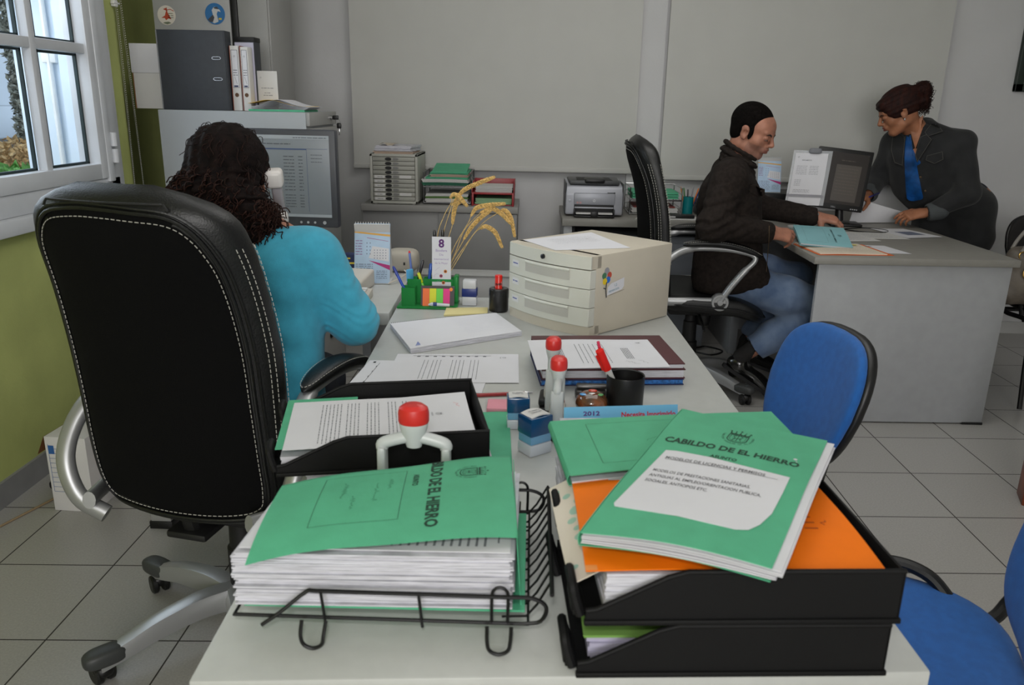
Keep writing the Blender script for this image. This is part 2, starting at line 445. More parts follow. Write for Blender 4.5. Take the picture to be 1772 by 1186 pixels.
# outside the window
M_out = mat('outdoor_render', (206, 218, 230), .9, var=.03, vs=3)
def out(name, m, label, cat, b, **k): return b.build(name, m, label=label, cat=cat, **k)
bm_ = bpy.data.materials.new('block_wall'); bm_.use_nodes = True; nt = bm_.node_tree
br = nt.nodes.new('ShaderNodeTexBrick'); br.inputs['Scale'].default_value = 1; br.inputs['Brick Width'].default_value = .6; br.inputs['Row Height'].default_value = .22; br.inputs['Mortar Size'].default_value = .006
br.inputs['Color1'].default_value = (*srgb((214, 226, 238)), 1); br.inputs['Color2'].default_value = (*srgb((208, 221, 234)), 1); br.inputs['Mortar'].default_value = (*srgb((178, 190, 202)), 1)
tc = nt.nodes.new('ShaderNodeTexCoord'); mp = nt.nodes.new('ShaderNodeMapping'); mp.inputs['Rotation'].default_value = (PI/2, 0, PI/2)
nt.links.new(tc.outputs['Object'], mp.inputs[0]); nt.links.new(mp.outputs[0], br.inputs[0]); nt.links.new(br.outputs['Color'], nt.nodes['Principled BSDF'].inputs['Base Color'])
b = MB(); b.box(-5.6, -5.3, -1, 14, -1, 6)
b.build('neighbouring_building', bm_, label='white block-walled building outside beyond the garden', cat='building')
b = MB(); b.box(-9, XL-.5, -3, 14, -1.2, -.2); b.build('garden_ground', mat('soil', (120, 96, 76), .95, var=.2), label='garden ground outside the window', cat='ground', kind='structure')
b = MB(); b.box(-2.18, -2.105, 3.53, 5.1, -.6, 3.4, .004); b.box(-2.18, -1.897, 3.485, 3.53, -.6, 3.4, .004); b.box(-1.912, -1.8962, 3.365, 3.49, -.6, 3.4); b.box(-1.914, -1.846, 3.350, 3.3605, -.6, 3.4)
pl = b.build('white_outdoor_pillar', M_out, label='white rendered wall end with a downpipe right outside the window', cat='wall')
b = MB(); b.tube([(-2.02, 3.470, -.5), (-2.02, 3.470, 3.2)], .011, 10); b.build('downpipe', M_white, pl)
b = MB(); b.box(-2.05, -1.99, 3.462, 3.487, 1.45, 1.50, .004); b.build('junction_box', M_white, pl)
rnd = random.Random(4)
def foliage(b, c, r, n, s, rnd, zs=1):
    for _ in range(n):
        d = Vector((rnd.gauss(0, 1), rnd.gauss(0, 1), rnd.gauss(0, 1))).normalized()*rnd.uniform(.55, 1)
        p = Vector(c)+Vector((d.x*r[0], d.y*r[1], d.z*r[2])); a = Vector((rnd.gauss(0, 1), rnd.gauss(0, 1), rnd.gauss(0, 1))).normalized(); q = a.orthogonal().normalized()
        k = s*rnd.uniform(.6, 1.3)
        b.add([p-a*k, p+q*k*.45, p+a*k, p-q*k*.45], [(0, 1, 2, 3)])
b = MB(); foliage(b, (-4.5, 7.43, 1.5), (.20, .20, 2.3), 12000, .032, rnd)
cy = thing('slim_cypress', 'tall narrow grey-green cypress seen through the window', 'tree', (-4.5, 7.33, -.3))
b.build('foliage', mat('cypress_green', (172, 172, 158), .9, var=.3, vs=20), cy, world=True, smooth=False)
b = MB(); b.cyl((-4.5, 7.33, -.3), (-4.5, 7.33, 3), .03, .01, 8); b.build('trunk', mat('bark', (90, 74, 60), .9), cy, world=True)
b = MB()
for k in range(40): b.box(-4.95, -4.90, 6.0+k*.08, 6.05+k*.08, .2, .86)
b.box(-4.98, -4.87, 5.9, 9.4, .86, .92); b.box(-4.98, -4.87, 5.9, 9.4, -.2, .2)
b.build('garden_balustrade', mat('grey_concrete', (150, 156, 160), .9, var=.05), label='low grey concrete balustrade behind the garden shrubs', cat='balustrade', smooth=False)
sp = [('dry_shrub', (-4.2, 6.55, .68), (.30, .34, .30), 1500, .035, (206, 172, 122), 'dry brownish yellow shrub low in the left window pane'),
      ('dry_shrub', (-4.25, 7.22, .62), (.24, .24, .24), 1100, .035, (190, 150, 124), 'rust-coloured dry shrub beside the foot of the cypress'),
      ('leafy_shrub', (-3.3, 5.08, .74), (.22, .30, .14), 700, .05, (140, 196, 110), 'bright green leafy shrub at the bottom of the left pane')]
for nm, c, r, n, s, colr, lab in sp:
    t = thing(nm, lab, 'shrub', (c[0], c[1], -.2)); b = MB(); foliage(b, c, r, n, s, rnd)
    b.build('foliage', mat(nm+str(colr[0]), colr, .85, var=.25, vs=25), t, world=True, smooth=False)
    b = MB(); b.cyl((c[0], c[1], -.2), (c[0], c[1], c[2]), .02, .01, 8); b.build('stem', MATS['bark'], t, world=True)

# ------------------------------------------------------------------ roller blinds and things on the back wall
M_blind = mat('blind_cloth', (192, 192, 188), .85, bump=.2, bs=600, var=.01)
def blind(x0, x1, zb, y, label):
    t = thing('roller_blind', label, 'blind', ((x0+x1)/2, y, zb), group=None)
    b = MB(); b.box(x0, x1, y-.0015, y+.0015, zb+.012, 2.6); b.build('blind_cloth', M_blind, t, world=True)
    b = MB(); b.box(x0-.003, x1+.003, y-.008, y+.008, zb, zb+.028, .004); b.build('bottom_bar', M_blind, t, world=True)
    b = MB(); b.cyl((x0-.01, y+.0, 2.6), (x1+.01, y, 2.6), .03, n=16); b.build('roller', M_white, t, world=True)
blind(-1.07, .60, .935, YB-.055, 'wide off-white roller blind above the sideboard and drawer tower')
blind(.755, 2.34, .905, YB-.045, 'off-white roller blind on the right behind the seated man')
b = MB(); b.box(.56, .74, YB-.03, YB, 0, ZC); b.build('trim_1', M_wall, kind='structure')
t = thing('picture_frame', 'dark green framed picture at the top right corner of the wall', 'picture', (3.05, YB-.02, 1.75))
b = MB(); X0, X1, Z0, Z1 = 2.758, 3.35, 1.445, 2.2; Yp = YB
for q in ((X0, X1, Z0, Z0+.045), (X0, X1, Z1-.045, Z1), (X0, X0+.045, Z0, Z1), (X1-.045, X1, Z0, Z1)): b.box(q[0], q[1], Yp-.03, Yp, q[2], q[3], .004)
b.build('frame', mat('dark_green_wood', (30, 44, 36), .4), t, world=True)
b = MB(); b.box(X0+.04, X1-.04, Yp-.012, Yp-.002, Z0+.04, Z1-.04); b.build('mat_board', M_paper2, t, world=True)
b = MB(); b.box(X0+.10, X1-.10, Yp-.015, Yp-.0125, Z0+.11, Z1-.11); b.build('print', mat('muted_print', (120, 140, 128), .7, var=.3, vs=8), t, world=True)
# bead chain of the window blind
t = thing('bead_chain', 'white bead chain loop of a blind hanging on the green wall', 'blind cord', (XL+.02, 3.52, 1.9))
b = MB()
def beads(p0, p1, n):
    for i in range(n+1):
        q = Vector(p0).lerp(Vector(p1), i/n); q += Vector((0, .012*math.sin(PI*i/n), 0)); b.super(q, (.0017,)*3, 1, 1, 5, 6)
beads((XL+.02, 3.50, 2.3), (XL+.02, 3.475, .80), 170); beads((XL+.02, 3.505, 2.3), (XL+.024, 3.555, .80), 170)
b.tube([(XL+.02, 3.50, 2.3), (XL+.02, 3.475, .80)], .0003, 4); b.tube([(XL+.02, 3.505, 2.3), (XL+.024, 3.555, .80)], .0003, 4)
b.build('beads', M_white, t, world=True)
b = MB(); b.box(XL, XL+.02, 3.488, 3.515, 1.675, 1.70, .004); b.box(XL+.005, XL+.022, 3.478, 3.525, 1.685, 1.692, .002); b.build('chain_clip', M_white, t, world=True)
# ================================================================== furniture
def desk_text(): pass
# near desk
t = thing('office_desk', 'long light grey desk in the foreground covered with paperwork', 'desk', (.04, 1.55, 0))
b = MB(); b.quadprism([(-.348, .694), (.452, .750), (.402, 2.475), (-.398, 2.440)], .712, .74, bev=.003)
b.build('desktop', M_desk, t, world=True)
for y0, y1, xs in ((.80, .83, (-.30, .40)), (2.36, 2.39, (-.34, .355))):
    b = MB(); b.box(xs[0], xs[1], y0, y1, .0, .71, .002); b.build('end_panel', M_greyside, t, world=True)
b = MB(); b.box(.02, .045, .84, 2.35, .3, .71); b.build('modesty_panel', M_greyside, t, world=True)
# return desk (seated woman's screen desk)
t = thing('side_desk', 'light grey desk under the computer screen and phone', 'desk', (-.84, 2.58, 0))
b = MB(); b.quadprism([(-1.27, 2.215), (-.405, 2.238), (-.425, 2.95), (-1.27, 2.95)], .70, .738, bev=.003); b.build('desktop', M_desk, t, world=True)
b = MB(); b.box(-.50, -.475, 2.30, 2.9, 0, .70); b.build('end_panel', M_greyside, t, world=True)
b = MB(); b.box(-1.190, -1.125, 2.255, 2.31, .025, .70, .002); lg_ = b.build('leg', M_metalgrey, t, world=True); b = MB(); b.box(-1.194, -1.121, 2.251, 2.314, 0, .026, .002); b.build('foot', M_black, lg_, world=True)
b = MB(); b.box(-1.25, -1.17, 2.80, 2.88, .03, .70, .003); b.cyl((-1.21, 2.84, 0), (-1.21, 2.84, .03), .03); b.build('leg', M_metalgrey, t, world=True)
# grey square table leg under the sitting woman
# right desk
t = thing('office_desk', 'grey desk with a closed end panel between the man and the standing woman', 'desk', (1.6, 4.1, 0))
b = MB(); b.quadprism([(1.175, 3.30), (2.035, 3.33), (2.035, 4.90), (1.175, 4.90)], .712, .742, bev=.0025); b.build('desktop', M_greylam, t, world=True)
b = MB(); b.quadprism([(1.205, 3.325), (2.02, 3.355), (2.02, 3.38), (1.205, 3.35)], .006, .708, bev=.002); b.build('end_panel', M_greyside, t, world=True)
b = MB(); b.box(1.93, 2.02, 3.348, 3.40, 0, .010); b.build('foot', M_black, t, world=True); b = MB(); b.box(1.21, 1.28, 3.33, 3.36, 0, .008); b.build('foot', M_black, t, world=True)
b = MB(); b.box(1.98, 2.005, 3.39, 4.86, .25, .705); b.build('modesty_panel', M_greyside, t, world=True)
b = MB(); b.box(1.25, 2.0, 4.85, 4.875, 0, .705); b.build('end_panel', M_greyside, t, world=True)
# printer table joined to it
t = thing('printer_table', 'grey table against the wall carrying the laser printer', 'table', (.6, 4.6, 0))
b = MB(); b.box(.165, 1.172, 4.30, 4.87, .70, .74, .002); b.build('tabletop', M_greylam, t, world=True)
for x in (.175, 1.12):
    b = MB(); b.box(x, x+.045, 4.32, 4.86, 0, .70, .002); b.build('side_panel', M_greyside, t, world=True)
b = MB(); b.box(.22, 1.12, 4.80, 4.82, .2, .70); b.build('back_panel', M_greyside, t, world=True)
t = thing('drawer_pedestal', 'grey low drawer unit standing under the printer table', 'drawer unit', (.6, 4.55, 0))
b = MB(); b.box(.26, .98, 4.36, 4.78, .03, .645, .004); b.build('body', mat('steel_blue_grey', (104, 108, 114), .45), t, world=True)
for z in (.05, .34):
    b = MB(); b.box(.27, .97, 4.345, 4.36, z, z+.27, .003); d = b.build('drawer', mat('steel_blue_grey', (104, 108, 114), .45), t, world=True)
    b = MB(); b.box(.5, .75, 4.335, 4.347, z+.2, z+.225, .003); b.build('handle', M_black, d, world=True)
# sideboard
SX0, SX1, SY, SZ = -.945, -.075, 4.44, .775
t = thing('sideboard', 'low grey cabinet with two sliding doors under the blind', 'cabinet', ((SX0+SX1)/2, 4.65, 0))
b = MB(); b.box(SX0, SX1, SY-.01, 4.865, SZ-.035, SZ, .002); b.build('top', mat('sideboard_top', (142, 141, 138), .5), t, world=True)
b = MB(); b.box(SX0+.005, SX1-.005, SY+.03, 4.86, .0, SZ-.035); b.build('carcass', M_greylam, t, world=True)
M_door = mat('sideboard_door', (134, 134, 134), .5)
xm = SX0+.45
b = MB(); b.box(SX0+.006, xm+.01, SY+.012, SY+.03, .045, SZ-.039, .001); b.build('sliding_door', M_door, t, world=True)
b = MB(); b.box(xm-.02, SX1-.006, SY-.0, SY+.012, .045, SZ-.039, .001); b.build('sliding_door', M_door, t, world=True)
b = MB(); b.box(SX0, SX1, SY-.008, SY+.03, 0, .045, .001); b.build('plinth', M_greylam, t, world=True)
# low light panel in front of it (heater-like box seen behind the desk end)
t = thing('low_grey_box', 'low light grey box with a dark top rim behind the far end of the desk', 'box', (-.08, 3.0, 0))
b = MB(); b.box(-.42, .16, 2.92, 3.02, 0, .706, .004); b.build('body', mat('pale_grey_box', (178, 178, 178), .5), t, world=True)
b = MB(); b.box(-.425, .165, 2.915, 3.025, .706, .711, .001); b.build('rim', M_metalgrey, t, world=True)
# filing cabinet
FX0, FX1, FY0, FY1, FZ = -1.60, -.968, 3.50, 3.98, 1.272
t = thing('filing_cabinet', 'grey four drawer filing cabinet seen from its side, behind the computer screen', 'filing cabinet', (-1.28, 3.74, 0))
b = MB(); b.box(FX0, FX1, FY0, FY1, 0, FZ, .003); b.build('body', M_metalblue, t, world=True)
for k in range(4):
    z = .03+k*.295
    b = MB(); b.box(FX1, FX1+.018, FY0+.004, FY1-.004, z, z+.29, .003); d = b.build('drawer', M_metalgrey, t, world=True)
    b = MB(); b.box(FX1+.018, FX1+.028, FY0+.16, FY1-.16, z+.2, z+.22, .003); b.build('handle', M_black, d, world=True)
b = MB(); b.box(FX1, FX1+.016, FY0+.002, FY1-.002, 1.215, FZ, .002); b.build('top_rail', M_metalgrey, t, world=True)
b = MB(); b.cyl((FX1+.015, 3.86, 1.245), (FX1+.028, 3.86, 1.245), .011); b.build('lock', M_chrome, t, world=True)
k_ = thing('key_bunch', 'keys hanging from the lock at the top of the filing cabinet', 'keys', (FX1+.03, 3.86, 1.245))
b = MB(); b.box(FX1+.028, FX1+.055, 3.857, 3.863, 1.236, 1.256, .003); b.box(FX1+.045, FX1+.066, 3.857, 3.864, 1.196, 1.222, .005); b.build('key_head', M_black, k_, world=True)
b = MB(); b.tube([(FX1+.05+.011*math.cos(a), 3.86, 1.226+.013*math.sin(a)) for a in np.linspace(0, 2*PI, 18)[:-1]], .0012, 6, closed=True); b.box(FX1+.052, FX1+.058, 3.859, 3.862, 1.166, 1.198, .001); b.build('key_ring', M_chrome, k_, world=True)
# tall cabinet
t = thing('tall_cabinet', 'tall grey steel cabinet with two round stickers in the far left corner', 'cabinet', (-1.5, 4.25, 0))
b = MB(); b.box(-1.80, -1.255, 4.012, 4.36, 0, 2.1, .003); b.build('body', M_metalgrey, t, world=True)
b = MB(); b.box(-1.798, -1.435, 3.992, 4.010, .05, 2.08, .002); b.build('door', mat('painted_steel_light', (166, 167, 166), .45), t, world=True)
b = MB(); b.box(-1.40, -1.262, 3.998, 4.010, .05, 2.08, .002); b.build('door', M_metalgrey, t, world=True)
b = MB(); b.box(-1.432, -1.402, 3.994, 4.008, .1, 2.06, .003); b.build('locking_bar', M_black, t, world=True)
def disc_sticker(x, z, r, name, label):
    s_ = thing(name, label, 'sticker', (x, 3.989, z)); return s_
s_ = disc_sticker(-1.735, 1.690, .043, 'round_sticker', 'round white sticker with a red bird high on the grey cabinet')
F = lambda cx_, cz, y: (lambda x, y2: Vector((cx_+x, y, cz+y2)))
i = Ink().disc(0, 0, .043, 32); i.build('sticker_ground', mat('sticker_white', (214, 208, 196), .5), F(-1.735, 1.690, 3.990), s_, world=True)
i = Ink().add([(-.026, -.012), (-.008, -.002), (.0, .02), (-.014, .026), (.004, .034), (.006, .012), (.022, -.018), (.008, -.014), (-.004, -.022), (-.01, -.012)], [tuple(range(10))])
i.line([(0, .022), (.02, .026), (.036, .018)], .003)
i.build('bird', mat('rust_red', (176, 66, 36), .6), F(-1.735, 1.690, 3.990), s_, off=.0009, world=True)
i = Ink()
for k in range(3): i.words(.008, .006-k*.009, .032, .005, random.Random(k))
i.add([(-.02, -.034), (.0, -.040), (.02, -.034), (.008, -.028), (-.01, -.030)], [(0, 1, 2, 3, 4)])
i.build('caption', mat('olive_ink', (110, 120, 96), .7), F(-1.735, 1.690, 3.990), s_, off=.0009, world=True)
s_ = disc_sticker(-1.505, 1.700, .046, 'round_sticker', 'round blue sticker with a grey and white sea bird on the grey cabinet')
i = Ink().disc(0, 0, .047, 32); i.build('sticker_ground', mat('sticker_blue', (40, 110, 168), .5), F(-1.505, 1.700, 3.990), s_, world=True)
i = Ink().add([(-.034, -.026), (-.01, -.006), (-.014, .016), (-.004, .03), (.012, .03), (.022, .018), (.028, .008), (.014, .012), (.008, 0), (.014, -.034), (-.006, -.042)], [tuple(range(11))])
i.build('bird', mat('bird_white', (200, 202, 202), .6), F(-1.505, 1.700, 3.990), s_, off=.0009, world=True)
i = Ink().add([(-.036, -.026), (-.01, -.004), (-.004, -.016), (-.012, -.036), (-.026, -.036)], [(0, 1, 2, 3, 4)]); i.build('wing', mat('bird_dark', (64, 66, 72), .6), F(-1.505, 1.700, 3.990), s_, off=.0014, world=True); i = Ink().add([(-.006, .028), (.012, .031), (.02, .02), (.0, .022)], [(0, 1, 2, 3)])
i.build('crown_mark', mat('bird_dark', (64, 66, 72), .6), F(-1.505, 1.700, 3.990), s_, off=.0014, world=True)
i = Ink().rect(.016, -.026, .03, -.018); i.build('emblem', mat('yellow_ink', (214, 190, 60), .6), F(-1.505, 1.700, 3.990), s_, off=.0014, world=True)

# ------------------------------------------------------------------ executive swivel chair (local: faces +Y, origin on the floor)
def exec_chair(label, loc, rz, base_rz=0, lift=0, bo=(0, 0)):
    t = thing('executive_chair', label, 'chair', loc, rz)
    SH = .46
    # star base
    b = MB(); b.M = Matrix.Translation((.018, -.028, 0)) if False else Matrix(); b.lathe([(.0, .075), (.036, .075), (.042, .09), (.042, .12), (.034, .135), (0, .135)], 28); b.build('base_hub', M_silver, t)
    for k in range(5):
        a = base_rz+k*2*PI/5; Mz = Matrix.Rotation(a, 4, 'Z')
        pts = smooth_path([(0, .02, .108), (0, .10, .112), (0, .20, .098), (0, .27, .078), (0, .335, .06)], 5)
        n = len(pts); b = MB(); vs = []; fs = []
        for q, p in enumerate(pts):
            s_ = q/(n-1); wd = .030-.010*s_; hh = .030-.012*s_
            ring = [(-wd, -hh), (-wd*1.05, 0), (-wd*.75, hh*.85), (0, hh), (wd*.75, hh*.85), (wd*1.05, 0), (wd, -hh), (0, -hh*.9)]
            vs += [(x, p.y, p.z+z) for x, z in ring]
        for q in range(n-1):
            for j in range(8): fs.append((q*8+j, q*8+(j+1) % 8, (q+1)*8+(j+1) % 8, (q+1)*8+j))
        fs.append(tuple(range(8))[::-1]); fs.append(tuple((n-1)*8+j for j in range(8)))
        b.add(vs, fs, Mz); leg = b.build('leg', M_silver, t, ang=50)
        b = MB(); b.super((0, .318, .072), (.027, .052, .021), .6, .7, 12, 20, M=Mz @ mtx((0, 0, .022), 0, -.26) if False else Mz); b.build('toe_cap', mat('dark_grey_cap', (58, 60, 60), .5), leg)
        ca = a*1.7+.6; Mc = Mz @ Matrix.Translation((0, .325, 0)) @ Matrix.Rotation(ca, 4, 'Z')
        b = MB()
        for sx in (-1, 1):
            b.lathe([(0, -.009), (.022, -.009), (.0265, -.005), (.0265, .005), (.022, .009), (0, .009)], 20, M=Mc @ Matrix.Translation((sx*.014, .012, .0265)) @ Matrix.Rotation(PI/2, 4, 'Y'))
        b.super((0, .008, .036), (.024, .027, .017), .7, .8, 10, 16, M=Mc); b.cyl((0, 0, .03), (0, 0, .062), .007, M=Mc)
        b.build('castor', M_black, leg)
    b = MB(); b.lathe([(0, .13), (.040, .13), (.040, .235), (.034, .24), (.032, .335), (.027, .34), (.025, .37), (0, .37)], 28); b.build('gas_column', M_blackm, t)
    b = MB(); b.box(-.10, .10, -.12, .13, .355, .395, .012); b.tube([(.06, .02, .37), (.2, .02, .35), (.27, .02, .33)], .006, 8); b.lathe([(0, 0), (.03, 0), (.034, .02), (.034, .06), (.03, .07), (0, .07)], 20, M=mtx((0, .06, .29))); b.build('tilt_mechanism', M_blackm, t)
    # seat
    b = MB(); nu, nv = 40, 28
    vs = []; fs = []
    def sp(x, e): return math.copysign(abs(x)**e, x)
    for i_ in range(nv+1):
        ph = -PI/2+PI*i_/nv
        for k in range(nu):
            th = 2*PI*k/nu; x = .265*sp(math.cos(ph), .35)*sp(math.cos(th), .45); y = .065+.245*sp(math.cos(ph), .35)*sp(math.sin(th), .45); z = .052*sp(math.sin(ph), .6)
            u = (y+.24)/.54
            z += SH-.02+.015*math.cos(u*PI)*.5-.06*max(0, u-.72)**1.4*5 - (.018*(1-(x/.265)**2) if z > 0 else 0)
            vs.append((x, y, z))
    for i_ in range(nv):
        for k in range(nu): fs.append((i_*nu+k, i_*nu+(k+1) % nu, (i_+1)*nu+(k+1) % nu, (i_+1)*nu+k))
    b.add(vs, fs); seat = b.build('seat', M_leather, t, ang=60)
    def seat_line(inset, zt):
        out_ = []
        for k in range(60):
            th = 2*PI*k/60; x = (.265-inset)*sp(math.cos(th), .45); y = .065+(.247-inset)*sp(math.sin(th), .45); u = (y+.24)/.54
            z = SH-.02+.015*math.cos(u*PI)*.5-.06*max(0, u-.72)**1.4*5+zt
            out_.append((x, y, z))
        return out_
    b = MB(); b.tube(seat_line(-.003, -.002), .004, 6, closed=True); b.build('piping', M_leather, seat)
    # backrest
    zs = [.42, .49, .60, .72, .84, .96, 1.06, 1.13, 1.165]
    hw = [.212, .236, .243, .246, .248, .242, .230, .200, .150]
    cyy = [-.185, -.205, -.218, -.228, -.242, -.265, -.290, -.305, -.312]
    th_ = [.035, .045, .048, .046, .044, .044, .052, .052, .034]
    def prof(z): return cinterp(z, zs, hw), cinterp(z, zs, cyy), cinterp(z, zs, th_)
    vs = []; fs = []; NZ = 44; NK = 48
    for i_ in range(NZ+1):
        s_ = i_/NZ; z = .405+(1.172-.405)*s_
        e = 1.0
        if s_ < .06: e = math.sqrt(max(0, 1-((.06-s_)/.06)**2))
        if s_ > .90: e = math.sqrt(max(0, 1-((s_-.90)/.10)**2))
        w_, cy_, tt = prof(min(max(z, .42), 1.165)); e2 = .25+.75*e if e > 0 else .25
        for k in range(NK):
            a = 2*PI*k/NK
            x = w_*(.55+.45*e if e < 1 else 1)*sp(math.cos(a), .55); y = tt*max(e, .02)*sp(math.sin(a), .62)
            curve = .05*(x/.245)**2      # wings wrap forwards
            wr = .0022*math.sin(z*150+x*40)*max(0, abs(x)/.24-.86)*6 if z > .9 else 0
            vs.append((x, cy_+y+curve+wr, z))
    for i_ in range(NZ):
        for k in range(NK): fs.append((i_*NK+k, i_*NK+(k+1) % NK, (i_+1)*NK+(k+1) % NK, (i_+1)*NK+k))
    fs.append(tuple(range(NK))[::-1]); fs.append(tuple(NZ*NK+k for k in range(NK)))
    b = MB(); b.add(vs, fs); back = b.build('backrest', M_leather, t, ang=60)
    # flat cloth-like panel on the rear face, its piping and stitching
    def rear(u, z, off=0):
        w_, cy_, tt = prof(z); x = u*w_; ex = max(0, 1-abs(u)**(2/.55))**(.55/2)
        ex = max(0, 1-abs(u)**(1/.55*1))**.62 if abs(u) < 1 else 0
        ca = abs(u)**(1/.55); sa = math.sqrt(max(0, 1-ca*ca)); yy = tt*sa**.62
        return Vector((x, cy_-yy+.05*(x/.245)**2-off, z))
    def outline(k):   # rounded outline of the rear panel in (u,z)
        pts = [(-.86, .56), (-.80, .525), (-.6, .518), (0, .512), (.6, .515), (.84, .53), (.88, .57), (.87, .66), (.85, .78), (.84, .90), (.83, 1.0), (.81, 1.06), (.74, 1.11), (.60, 1.135), (.3, 1.142), (0, 1.146), (-.3, 1.146), (-.62, 1.135), (-.77, 1.10), (-.83, 1.04), (-.84, .95), (-.84, .85), (-.85, .72), (-.87, .63)]
        return [(x*k, .785+(z-.83)*1.09*k) for x, z in pts]
    b = MB(); o_ = smooth_path([(u, z, 0) for u, z in outline(1)], 4, True)
    ring_in = []
    vs = []; fs = []; n = len(o_); K = 10
    for j in range(K+1):
        f_ = 1-j/K
        for p in o_:
            u, z = p.x*f_, .785+(p.y-.785)*f_; vs.append(rear(u, z, .004 if j else -.002))
    for j in range(K):
        for k in range(n): fs.append((j*n+k, j*n+(k+1) % n, (j+1)*n+(k+1) % n, (j+1)*n+k))
    b.add(vs, fs); pn = b.build('rear_panel', M_mesh, back, ang=70)
    b = MB(); b.tube([rear(p.x, p.y, .003) for p in o_], .0042, 8, closed=True); b.tube([rear(p.x*1.055, .785+(p.y-.785)*1.025, .002) for p in o_], .0035, 8, closed=True)
    b.build('piping', M_leather, back)
    def stitches(b, path, L=.0075, gap=.004, r=.0009):
        acc = []; d = 0; cum = [0]
        for p, q in zip(path, path[1:]): cum.append(cum[-1]+(q-p).length)
        def at(s_):
            i_ = min(max(int(np.searchsorted(cum, s_))-1, 0), len(path)-2); f_ = (s_-cum[i_])/max(cum[i_+1]-cum[i_], 1e-9); return path[i_].lerp(path[i_+1], f_)
        s_ = 0
        while s_+L < cum[-1]: b.tube([at(s_), at(s_+L)], r, 4); s_ += L+gap
    b = MB(); o2 = smooth_path([(u, z, 0) for u, z in outline(.955)], 6, True); o2.append(o2[0])
    stitches(b, [rear(p.x, p.y, .0052) for p in o2])
    b.build('stitching', M_thread, pn)
    b = MB()
    for sg in (-1, 1):
        for du in (0, .035):
            path = []
            for z in np.linspace(.62, 1.06, 30):
                w_, cy_, tt = prof(z); a_ = .93-du*8*max(0, z-.9)*.0
                ua = .975-.25*max(0, (z-1.0))*2+0
                ca = .985**(1/.55); x = sg*w_*(.988 if du == 0 else .960)
                uu = abs(x)/w_; c_ = uu**(1/.55); sa = math.sqrt(max(0, 1-c_*c_)); path.append(Vector((x*1.004, cy_-tt*sa**.62-.0012+.05*(x/.245)**2, z)))
            b = MB(); stitches(b, path)
            path2 = [Vector((p.x, 2*(prof(p.z)[1]+.05*(p.x/.245)**2)-p.y+.001, p.z)) for p in path]; b.build('side_stitching', M_thread, back); b = MB(); stitches(b, path2); b.build('side_stitching', M_thread, back)
    b = MB()   # seam of the head roll
    b.tube([rear(u, 1.142, .003) for u in np.linspace(-.66, .66, 24)], .0025, 6)
    for sg in (-1, 1): b.tube([rear(sg*.66, z, .003) for z in np.linspace(1.130, 1.142, 4)], .0022, 6)
    b.build('head_seam', M_blackm, back)
    # back bracket
    b = MB(); b.box(-.05, .05, -.22, -.10, .372, .39, .006); b.tube([(0, -.15, .38), (0, -.19, .40), (0, -.195, .43)], .022, 10); b.build('back_bracket', M_blackm, t)
    # armrests
    for sg in (-1, 1):
        X = sg*.246
        def arm(pts, wz, flat, b): b.tube(smooth_path(pts, 6), wz, 12, flat=flat)
        b = MB()
        P1 = [(X, .08, .46), (X+sg*.006, .12, .53), (X+sg*.008, .17, .60), (X+sg*.006, .215, .652), (X, .20, .678), (X-sg*.004, .12, .694), (X-sg*.004, .02, .700), (X-sg*.002, -.08, .692), (X+sg*.020, -.15, .660), (X+sg*.036, -.20, .60), (X+sg*.030, -.235, .535), (X-sg*.002, -.245, .46), (X-sg*.06, -.235, .42)]
        pp = smooth_path(P1, 6); N_ = len(pp)
        rr = [.019 if q < 14 else (.015 if q < N_*.55 else .021) for q in range(N_)]
        b.tube(pp, rr, 12, flat=.8, up=(1, 0, 0))
        b.tube(smooth_path([(X, .08, .46), (X, -.05, .458), (X-sg*.01, -.17, .455), (X-sg*.05, -.27, .47)], 6), .020, 12, flat=.7, up=(0, 0, 1))
        b.lathe([(0, -.02), (.037, -.02), (.04, -.014), (.04, .014), (.036, .02), (.028, .02), (.026, .016), (.014, .016), (.012, .021), (0, .021)], 28, M=mtx((X, .08, .46)) @ Matrix.Rotation(sg*PI/2, 4, 'Y'))
        ar = b.build('armrest', M_silver, t, ang=50)
        b = MB(); vs = []; fs = []; pts = smooth_path([(X, .245, .668), (X, .18, .700), (X, .08, .722), (X, -.02, .724), (X, -.10, .712)], 5); n = len(pts)
        for q, p in enumerate(pts):
            s_ = q/(n-1); e = max(.08, math.sin(PI*min(max(s_, .001), .999))**.35); wd = .031*e*(1.15-.25*s_); hh = .018*e
            for k in range(16):
                a = 2*PI*k/16; vs.append((p.x+wd*sp(math.cos(a), .8), p.y, p.z+hh*sp(math.sin(a), .8)))
        for q in range(n-1):
            for k in range(16): fs.append((q*16+k, q*16+(k+1) % 16, (q+1)*16+(k+1) % 16, (q+1)*16+k))
        fs.append(tuple(range(16))[::-1]); fs.append(tuple((n-1)*16+k for k in range(16)))
        b.add(vs, fs); pad = b.build('arm_pad', M_leather, ar, ang=60)
        b = MB()
        ring = [Vector((pts[q].x+sx*.032*max(.08, math.sin(PI*min(max(q/(n-1), .001), .999))**.35)*(1.15-.25*q/(n-1))*.92, pts[q].y, pts[q].z+.010)) for sx, rg in ((1, range(n)), (-1, range(n-1, -1, -1))) for q in rg]
        ring.append(ring[0]); stitches(b, ring, .006, .004, .0007); b.build('pad_stitching', M_thread, pad)
    for c in t.children:
        if c.name.split('.')[0] in ('base_hub', 'leg'): c.location.x += bo[0]; c.location.y += bo[1]
        elif c.name.split('.')[0] != 'gas_column': c.location.z += lift
    return t
exec_chair('large black leather swivel chair seen from behind, under the curly-haired woman', (-.712, 1.79, 0), R_(-12), base_rz=R_(73), bo=(-.02, -.02))
exec_chair('black leather swivel chair seen side on, occupied by the man', (.78, 3.76, 0), R_(-92), base_rz=R_(-42), lift=.03)

